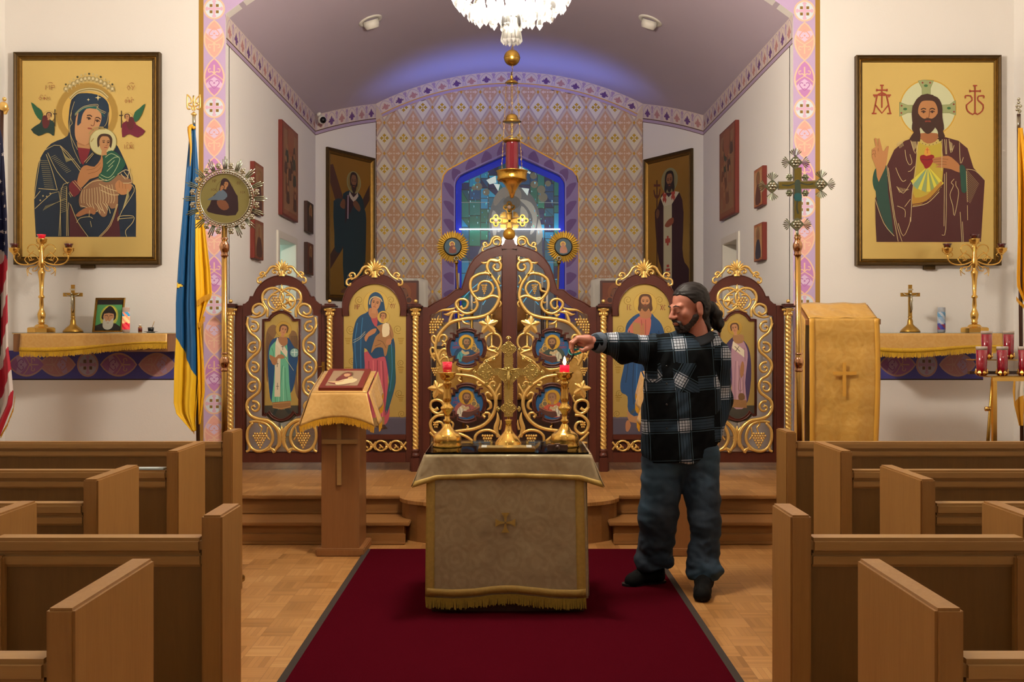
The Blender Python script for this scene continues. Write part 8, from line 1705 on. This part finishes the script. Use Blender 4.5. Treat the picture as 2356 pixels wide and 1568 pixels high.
def skinmat():
    t = NT('skin'); co = t.coord(); n = t.noise(co, 9, 3); c = t.mix(n, hx('#9c5848'), hx('#bc7f66')); t.set(Base_Color=c, Roughness=.5, Subsurface_Weight=.1, Subsurface_Scale=.01); t.b.inputs['Subsurface Radius'].default_value = (1, .3, .2); t.bump(t.noise(co, 120, 2), .08, .001); return t.m
M['skin'] = skinmat(); nobj('body', [(v1, q1), (v2, q2), (v3, q3)], M['skin'], man)
nl = MB()
for f_ in fing[:2]: nl.ball(f_[-1]+Vector((-.003, -.006, -.004)), .0045, 7, 5, sc=(1, .6, 1.3))
nl.build('fingernails', mat('nail', '#c8948a', .3), man)
# hair
hair_m = NT('dark_hair'); cc_ = hair_m.coord(); f_ = hair_m.noise(hair_m.mapv(cc_, (9, 90, 40), (0, .5, .4)), 3, 4, .6); hair_m.set(Base_Color=hair_m.mix(f_, hx('#070506'), hx('#1f1815')), Roughness=.5, Specular_IOR_Level=.3); hair_m.bump(f_, .5, .004); M['hair'] = hair_m.m
def cut(fn):
    def post(D, X, Y, Z):
        q = np.stack([X-hc.x, Y-hc.y, Z-hc.z], -1)@RM/HS; return np.maximum(D, fn(q[..., 0], q[..., 1], q[..., 2])*HS)
    return post
hr = [E(-.020, 0, .037, (.103, .081, .092)), E(-.03, 0, -.0, (.09, .079, .09)), Cp((-.05, 0, -.05), (-.055, 0, -.12), .052, .045)]
v, q = sdf(hr, .0035, .015, post=cut(lambda x, y, z: np.maximum(np.minimum(.863*x-.504*z-.0245, np.maximum(x-.012, -(z+.05))) if 0 else .863*x-.504*z-.008-.012*np.cos(y*40), np.minimum(.03-np.hypot(x+.012, (z+.01)*.8), 1))))
N = vnorm(v, q); ph = np.array([noise.noise(Vector((float(a[0])*18, float(a[1])*60, float(a[2])*60))) for a in v]); v = v+N*(ph*.0035)[:, None]; nobj('hair', [(v, q)], M['hair'], man)
pt = [Cp((-.108, 0, .0), (-.128, 0, -.02), .018, .022), Cp((-.128, 0, -.02), (-.142, 0, -.07), .024, .038), Cp((-.142, 0, -.07), (-.150, 0, -.12), .038, .03), Cp((-.15, 0, -.12), (-.155, .005, -.16), .03, .01)]
v, q = sdf(pt, .004, .02); N = vnorm(v, q); ph = np.array([noise.noise(Vector((float(a[0])*45, float(a[1])*45, float(a[2])*20))) for a in v]); v = v+N*(ph*.012)[:, None]; nobj('ponytail', [(v, q)], M['hair'], man)
br = [Cp((.0, s*.051, -.045), (.056, s*.018, -.1), .0238, .0215) for s in (-1, 1)]+[E(.07, 0, -.104, (.024, .025, .023)), E(.092, 0, -.088, (.010, .018, .012))]+[Cp((.104, 0, -.045), (.088, s*.028, -.062), .0085, .006) for s in (-1, 1)]+[Cp((.088, s*.028, -.062), (.08, s*.027, -.09), .007, .009) for s in (-1, 1)]
br += [E(.095, 0, -.066, (.016, .019, .009), '-e')]
v, q = sdf(br, .003, .008, post=cut(lambda x, y, z: np.maximum(-(x+.004), z+.036+.25*(x-.1)*0))); N = vnorm(v, q); ph = np.array([noise.noise(Vector((float(a[0])*140, float(a[1])*140, float(a[2])*140))) for a in v]); v = v+N*(ph*.003)[:, None]
nobj('beard', [(v, q)], mat('dark_beard', '#271a16', .7, 0, 120, .4, .5), man)
eb = MB()
for s in (-1, 1):
    eb.tube([h(.086, s*.050, .022), h(.096, s*.034, .029), h(.099, s*.014, .024)], [.002, .0042, .003], 6)
eb.build('eyebrows', M['hair'], man); eb = MB()
for s in (-1, 1): eb.tube([h(.086, s*.046, -.007), h(.0935, s*.032, -.0095), h(.092, s*.018, -.007)], [.001, .0018, .001], 6)
eb.build('eyelashes', M['hair'], man)
# shirt
sh = [('c', W(1512, 806, 5.86), W(1645, 812, 5.86), .078, .08), ('c', W(1572, 838, 5.85), W(1562, 1040, 5.84), .205, .205, 1.42), ('c', W(1520, 850, 5.83), W(1515, 1035, 5.82), .10, .105), ('c', W(1616, 850, 5.84), W(1608, 1020, 5.84), .10, .105), ('c', R_sh, R_el, .088, .084), ('c', R_el, R_wr+Vector((.01, 0, 0)), .086, .050), ('c', L_sh, L_el, .086, .088), ('c', L_el, L_wr+Vector((0, 0, .02)), .088, .06),
      ('c', W(1540, 796, 5.86), W(1628, 790, 5.88), .066, .075), ('c', W(1600, 785, 5.92), W(1640, 792, 5.90), .055, .055), ('-c', W(1625, 1045, 5.62), W(1690, 1090, 5.70), .05, .10)]
def shirtpost(D, X, Y, Z): return np.maximum(np.maximum(D, W(0, 1057, 5.84).z+.05*np.clip((X-W(1590, 0, 5.84).x)/.1, 0, 1.)-Z), (W(1362, 0, 5.53).x)-X)
v, q = sdf(sh, .0062, .03, post=shirtpost); N = vnorm(v, q)
def fold(a):
    x, y, z = map(float, a); arm = x < R_sh.x-.03
    if arm: return .013*noise.noise(Vector((x*16+z*9, y*5, z*10)))+.004*noise.noise(Vector((x*45+z*18, y*20, z*12)))
    lft = x > L_sh.x+.02
    return (.016 if not lft else .012)*noise.noise(Vector((x*9+z*3, y*5, z*(5 if not lft else 12))))+.007*noise.noise(Vector((x*24-z*9, y*9, z*14)))
v = v+N*np.array([fold(a) for a in v])[:, None]
def plaid_attr(V_, Q_):
    C = V_[Q_].mean(1); co = V_[Q_]
    def seg(a, b): a, b = V3(a), V3(b); ba = b-a; t_ = np.clip(((C-a)@ba)/(ba@ba), 0, 1); return np.linalg.norm(C-a-t_[:, None]*ba, axis=1)
    dR = np.minimum(seg(R_sh, R_el), seg(R_el, R_wr)); dL = np.minimum(seg(L_sh, L_el), seg(L_el, L_wr)); kR = (C[:, 0] < R_sh.x-.005) & (C[:, 2] > R_sh.z-.16+0*C[:, 0]); kL = (C[:, 0] > L_sh.x+.02-.25*np.maximum(0, 1.2-C[:, 2])*0) & (dL < .115)
    kL = (dL < .108) & (C[:, 0] > W(1636, 0, 5.86).x)
    out = np.zeros((len(Q_), 4, 3)); out[..., 0] = co[..., 0]*1.0+co[..., 2]*.05; out[..., 1] = co[..., 2]-co[..., 0]*.06
    out[..., 0] -= W(1492, 0, 5.84).x; out[..., 1] -= W(0, 905, 5.84).z
    ang = np.arctan2(co[..., 2]-R_el.z, -(co[..., 1]-(R_el.y+(R_sh.y-R_el.y)*.5)))
    a = np.stack([(co[..., 0]-W(1478, 0, 5.75).x)*1.25, (co[..., 2]-W(0, 768, 5.7).z+.0)*.9, 0*ang], -1); out[kR] = a[kR]
    a = np.stack([co[..., 0]-W(1668, 0, 5.86).x, co[..., 2]-W(0, 902, 5.9).z, 0*ang], -1); out[kL] = a[kL]
    def pocket(px, py, wx, hy, rot):
        c = W(px, py, 5.70); lx, lz = C[:, 0]-c.x, C[:, 2]-c.z; k_ = (np.abs(lx+.12*lz) < wx) & (np.abs(lz) < hy) & (C[:, 1] < 5.84) & ~kR
        dx, dz = co[..., 0]-c.x, co[..., 2]-c.z; ca, sa = cos(rot), sin(rot); b = np.stack([dx*ca-dz*sa+.02, dx*sa+dz*ca+.03, 0*dx+1], -1); out[k_] = b[k_]
    pocket(1579, 868, .068, .085, .5); pocket(1506, 850, .045, .075, -.6); return out.reshape(-1, 3)
t = NT('plaid_flannel'); at = t.new('ShaderNodeAttribute', attribute_name='plaid'); sp = t.new('ShaderNodeSeparateXYZ'); t.put(at.outputs['Vector'], sp.inputs[0])
def band(c, per, off=0.):
    f = t.math('ABSOLUTE', t.math('SUBTRACT', t.math('FRACT', t.math('ADD', t.math('DIVIDE', c, per), .5+off)), .5)); d = t.math('MULTIPLY', f, per)
    b = t.math('LESS_THAN', d, .029); e = t.math('MULTIPLY', t.math('GREATER_THAN', d, .0355), t.math('LESS_THAN', d, .0405)); l = t.math('GREATER_THAN', t.math('FRACT', t.math('DIVIDE', t.math('ADD', c, 5.), .0170)), .17); return b, e, l
bx_, ex_, lx_ = band(sp.outputs[0], .235); bz_, ez_, lz_ = band(sp.outputs[1], .235)
lines_ = t.math('MULTIPLY', lx_, lz_); both = t.math('MULTIPLY', bx_, bz_)
anyb = t.math('MAXIMUM', bx_, bz_); n_ = t.noise(t.coord(), 30, 3); n2_ = t.noise(t.coord(), 3, 2)
slate = t.mix(n2_, hx('#1e2b33'), hx('#374352')); blk = t.mix(n_, hx('#050607'), hx('#0e1114'))
c = t.mix(t.math('MULTIPLY', anyb, t.math('ADD', t.math('MULTIPLY', t.mix(bx_, tuple([0.]*3), tuple([1.]*3)), 0.), .85)), blk, slate)
dl = t.math('SUBTRACT', 1., t.math('MULTIPLY', bx_, t.math('SUBTRACT', 1., lx_))); dl2 = t.math('SUBTRACT', 1., t.math('MULTIPLY', bz_, t.math('SUBTRACT', 1., lz_)))
c = t.mix(both, c, hx('#a9aeb8')); c = t.mix(t.math('MULTIPLY', dl, dl2), hx('#11181f'), c)
edge = t.math('MAXIMUM', t.math('MULTIPLY', ex_, bz_), t.math('MULTIPLY', ez_, bx_)); c = t.mix(edge, c, hx('#8f97a2')); c = t.mix(t.math('MULTIPLY', t.math('MAXIMUM', ex_, ez_), t.math('SUBTRACT', 1., anyb)), c, hx('#33424c'))
t.set(Base_Color=c, Roughness=.9, Specular_IOR_Level=.1); t.bump(t.noise(t.coord(), 200, 2), .2, .002); M['plaid'] = t.m
nobj('flannel_shirt', [(v, q)], M['plaid'], man, plaid_attr)
# collar, cuffs, placket, pocket flaps
cn = W(1594, 773, 5.865); fa = atan2(-.75, -.66)
def cfn(u, v):
    a = fa+.22+(2*pi-.44)*u; fr_ = (1+cos(a-fa))/2; r = .088+.028*v+.022*fr_; return cn+Vector((r*1.05*cos(a), r*.95*sin(a), .056-.07*fr_-(.030+.030*fr_)*v))
MB().grid(cfn, 40, 6).grid(lambda u, v: cfn(u, 0)*(1)+Vector((0, 0, -.045*v)), 40, 3).build('collar', mat('collar_cloth', '#161b22', .9, 0, 60, .4), man, solid=.005)
c_ = MB(); A = R_wr+Vector((.004, 0, 0)); dr = (R_wr-R_el).normalized(); c_.lathe([(-.03, .054), (-.012, .060), (.0, .057), (.022, .050), (.022, .036), (-.03, .036)], A, 24, axis=dr, mod=lambda a, h_: 1+.04*sin(a*3)); c_.build('cuff', mat('cuff_cloth', '#4a5563', .9, 0, 50, .25), man)
bt = MB()
for y in (842, 882, 930, 985): bt.ball(W(1534, y, 5.86-.185+(0 if y < 900 else .0)), .006, 8, 5, sc=(1, .4, 1))
bt.build('shirt_buttons', M['black'], man)
# jeans
jn = [('c', W(1525, 1048, 5.84), W(1608, 1045, 5.84), .12, .12), ('c', hipR, knR, .122, .112), ('c', knR, W(1507, 1288, 5.86), .112, .098), ('c', hipL, knL, .118, .092), ('c', knL, W(1619, 1300, 5.74), .084, .088), ('c', W(1617, 1300, 5.73), W(1621, 1316, 5.73), .092, .098), ('c', W(1502, 1290, 5.86), W(1508, 1296, 5.87), .10, .10)]
v, q = sdf(jn, .0075, .03, post=lambda D, X, Y, Z: np.maximum(D, np.where(X < W(1560, 0, 5.8).x, W(0, 1303, 5.86).z, W(0, 1332, 5.70).z)-Z)); N = vnorm(v, q)
def jf(a):
    x, y, z = map(float, a); k_ = 1+1.4*max(0, min(1, (.35-z)/.25)); return k_*(.010*noise.noise(Vector((x*9+z*6, y*7, z*14)))+.004*noise.noise(Vector((x*26, y*18, z*34))))
v = v+N*np.array([jf(a) for a in v])[:, None]
t = NT('blue_denim'); n_ = t.noise(t.coord(), 3.2, 3); n2 = t.noise(t.coord(), 160, 2); c = t.ramp(n_, [(.3, hx('#0f1823')), (.52, hx('#1a2d3e')), (.68, hx('#2a485c')), (.8, hx('#3c4a5e'))]); t.set(Base_Color=t.mix(t.math('MULTIPLY', n2, .3), c, hx('#0e141c')), Roughness=.85); t.bump(n2, .25, .002); M['denim'] = t.m
nobj('jeans', [(v, q)], M['denim'], man)
MB().tube([W(1637, 1088, 5.79), W(1648, 1090, 5.78), W(1649, 1101, 5.78), W(1636, 1106, 5.79)], .007, 6).build('hammer_loop', M['denim'], man)
# shoes
fz = .018
def shoe(heel, toe, w):
    a, b = Vector(heel), Vector(toe); a.z = b.z = fz; d = (b-a).normalized(); up_ = Vector((0, 0, 1))
    return sdf([('c', a+up_*.035, b+up_*.022, .045*w, .036*w), ('c', a+d*.03+up_*.05, a+d*.12+up_*.045, .05*w, .042*w), ('c', a+up_*.09, a+up_*.04+d*.01, .045, .05), ('c', a+d*.16+up_*.02, b+up_*.014, .046*w, .044*w)], .005, .02, post=lambda D, X, Y, Z: np.maximum(D, .0125-Z))
g1 = W(1512, 1338, 5.87); t1 = W(1447, 1336, 5.80); g2 = W(1620, 1340, 5.72); t2 = W(1615, 1362, 5.50)
M['shoe'] = mat('black_suede', '#050505', .8, 0, 90, .3, Specular_IOR_Level=.15)
nobj('shoe', [shoe(g1, t1+Vector((.02, 0, 0)), 1.)], M['shoe'], man); nobj('shoe', [shoe(g2, t2, 1.05)], M['shoe'], man)
for a, b in ((g1, t1), (g2, t2)):
    a, b = Vector(a), Vector(b); a.z = b.z = .0125; d = (b-a).normalized(); s_ = Vector((-d.y, d.x, 0)); L = (b-a).length+.03
    ol = [a+d*(-.05), a+d*(-.04)+s_*.035, a+s_*.042, a+d*L*.45+s_*.038, a+d*L*.75+s_*.05, a+d*L+s_*.03, a+d*(L+.015), a+d*L-s_*.03, a+d*L*.75-s_*.05, a+d*L*.45-s_*.038, a-s_*.042, a-d*.04-s_*.035]
    MB().prism([q_+Vector((0, 0, .013)) for q_ in ol], (0, 0, 1), .0125).build('sole', M['black'], man)
# lighter
t = thing('lighter', 'long-nosed teal gas lighter held over the burning candle', 'lighter', hp(1320, 812)); lt = MB()
lt.tube([hp(x, y, .012) for x, y in cr([(1345, 800), (1333, 802), (1322, 804), (1312, 802), (1309, 808), (1314, 814), (1326, 814), (1337, 809), (1345, 803)], 4)], .0062, 8); lt.tube([hp(1338, 802, .004), hp(1352, 792, .0)], [.012, .011], 8); lt.build('handle', mat('teal_plastic', '#0f8f93', .35), t)
MB().tube([hp(1320, 814, .012), hp(1310, 829, .004)], [.0085, .0075], 8).build('black_collar', M['black'], t); MB().tube([hp(1310, 829, .004), hp(1304.5, 841, -.0)], [.0045, .0045], 8).build('nozzle', M['black'], t)
# ------------------------------------------------------------ light and camera
def point(name, loc, power, col, r=.2):
    l = bpy.data.lights.new(name, 'POINT'); l.energy = power; l.color = col; l.shadow_soft_size = r
    o = bpy.data.objects.new(name, l); o.location = loc; COL.objects.link(o); return o
def area(name, loc, power, col, sx, sy, rot):
    l = bpy.data.lights.new(name, 'AREA'); l.energy = power; l.color = col; l.shape = 'RECTANGLE'; l.size = sx; l.size_y = sy
    o = bpy.data.objects.new(name, l); o.location = loc; o.rotation_euler = rot; COL.objects.link(o); return o
WARM = (1, .9, .76)
point('chandelier_light', (0.012, 5.5, 3.52), 720, WARM, .22)
point('rear_fill_light', (0, -1.2, 3.9), 55, WARM, .3)  # unseen lamp added behind the camera, without any fixture
for sx in (-1, 1): area('nave_fill_light', (sx*2.6, 2.6, 5.6), 20, WARM, .5, .5, (0, 0, 0))  # unseen lamps added overhead for nave ambient
area('vault_glow_lamp', (0.0, 13.15, 3.75), 9, (.15, .28, 1), 2.8, .1, (radians(172), 0, 0)).data.spread = radians(100)  # hidden lamp without fixture, added to throw blue glow on the vault
point('side_room_light', (-3.2, 11.1, 2.4), 6, (.55, 1, .95), .1); point('side_room_light', (3.3, 11.1, 2.4), 1, (1, .9, .8), .1)
w = bpy.data.worlds.new('world'); S.world = w; w.use_nodes = True
w.node_tree.nodes['Background'].inputs[0].default_value = (.9, .75, .6, 1); w.node_tree.nodes['Background'].inputs[1].default_value = .03
cam = bpy.data.cameras.new('camera'); co = bpy.data.objects.new('camera', cam); COL.objects.link(co)
co.location = (0, 0, H); co.rotation_euler = (radians(90), 0, 0)
cam.sensor_width = 36; cam.lens = 36*F/2356; cam.clip_start = .05
cam.shift_x = (1178-CX)/2356; cam.shift_y = -(784-CY)/2356
S.camera = co
S.view_settings.view_transform = 'Standard'; S.view_settings.look = 'None'; S.view_settings.gamma = 1; S.view_settings.use_curve_mapping = False
S.view_settings.exposure = 0.0
S.cycles.max_bounces = 5; S.cycles.diffuse_bounces = 3; S.cycles.glossy_bounces = 3; S.cycles.transparent_max_bounces = 12; S.cycles.use_adaptive_sampling = True; S.cycles.adaptive_threshold = .08; S.cycles.use_light_tree = False; S.cycles.sample_clamp_indirect = 4; S.cycles.caustics_reflective = False; S.cycles.caustics_refractive = False
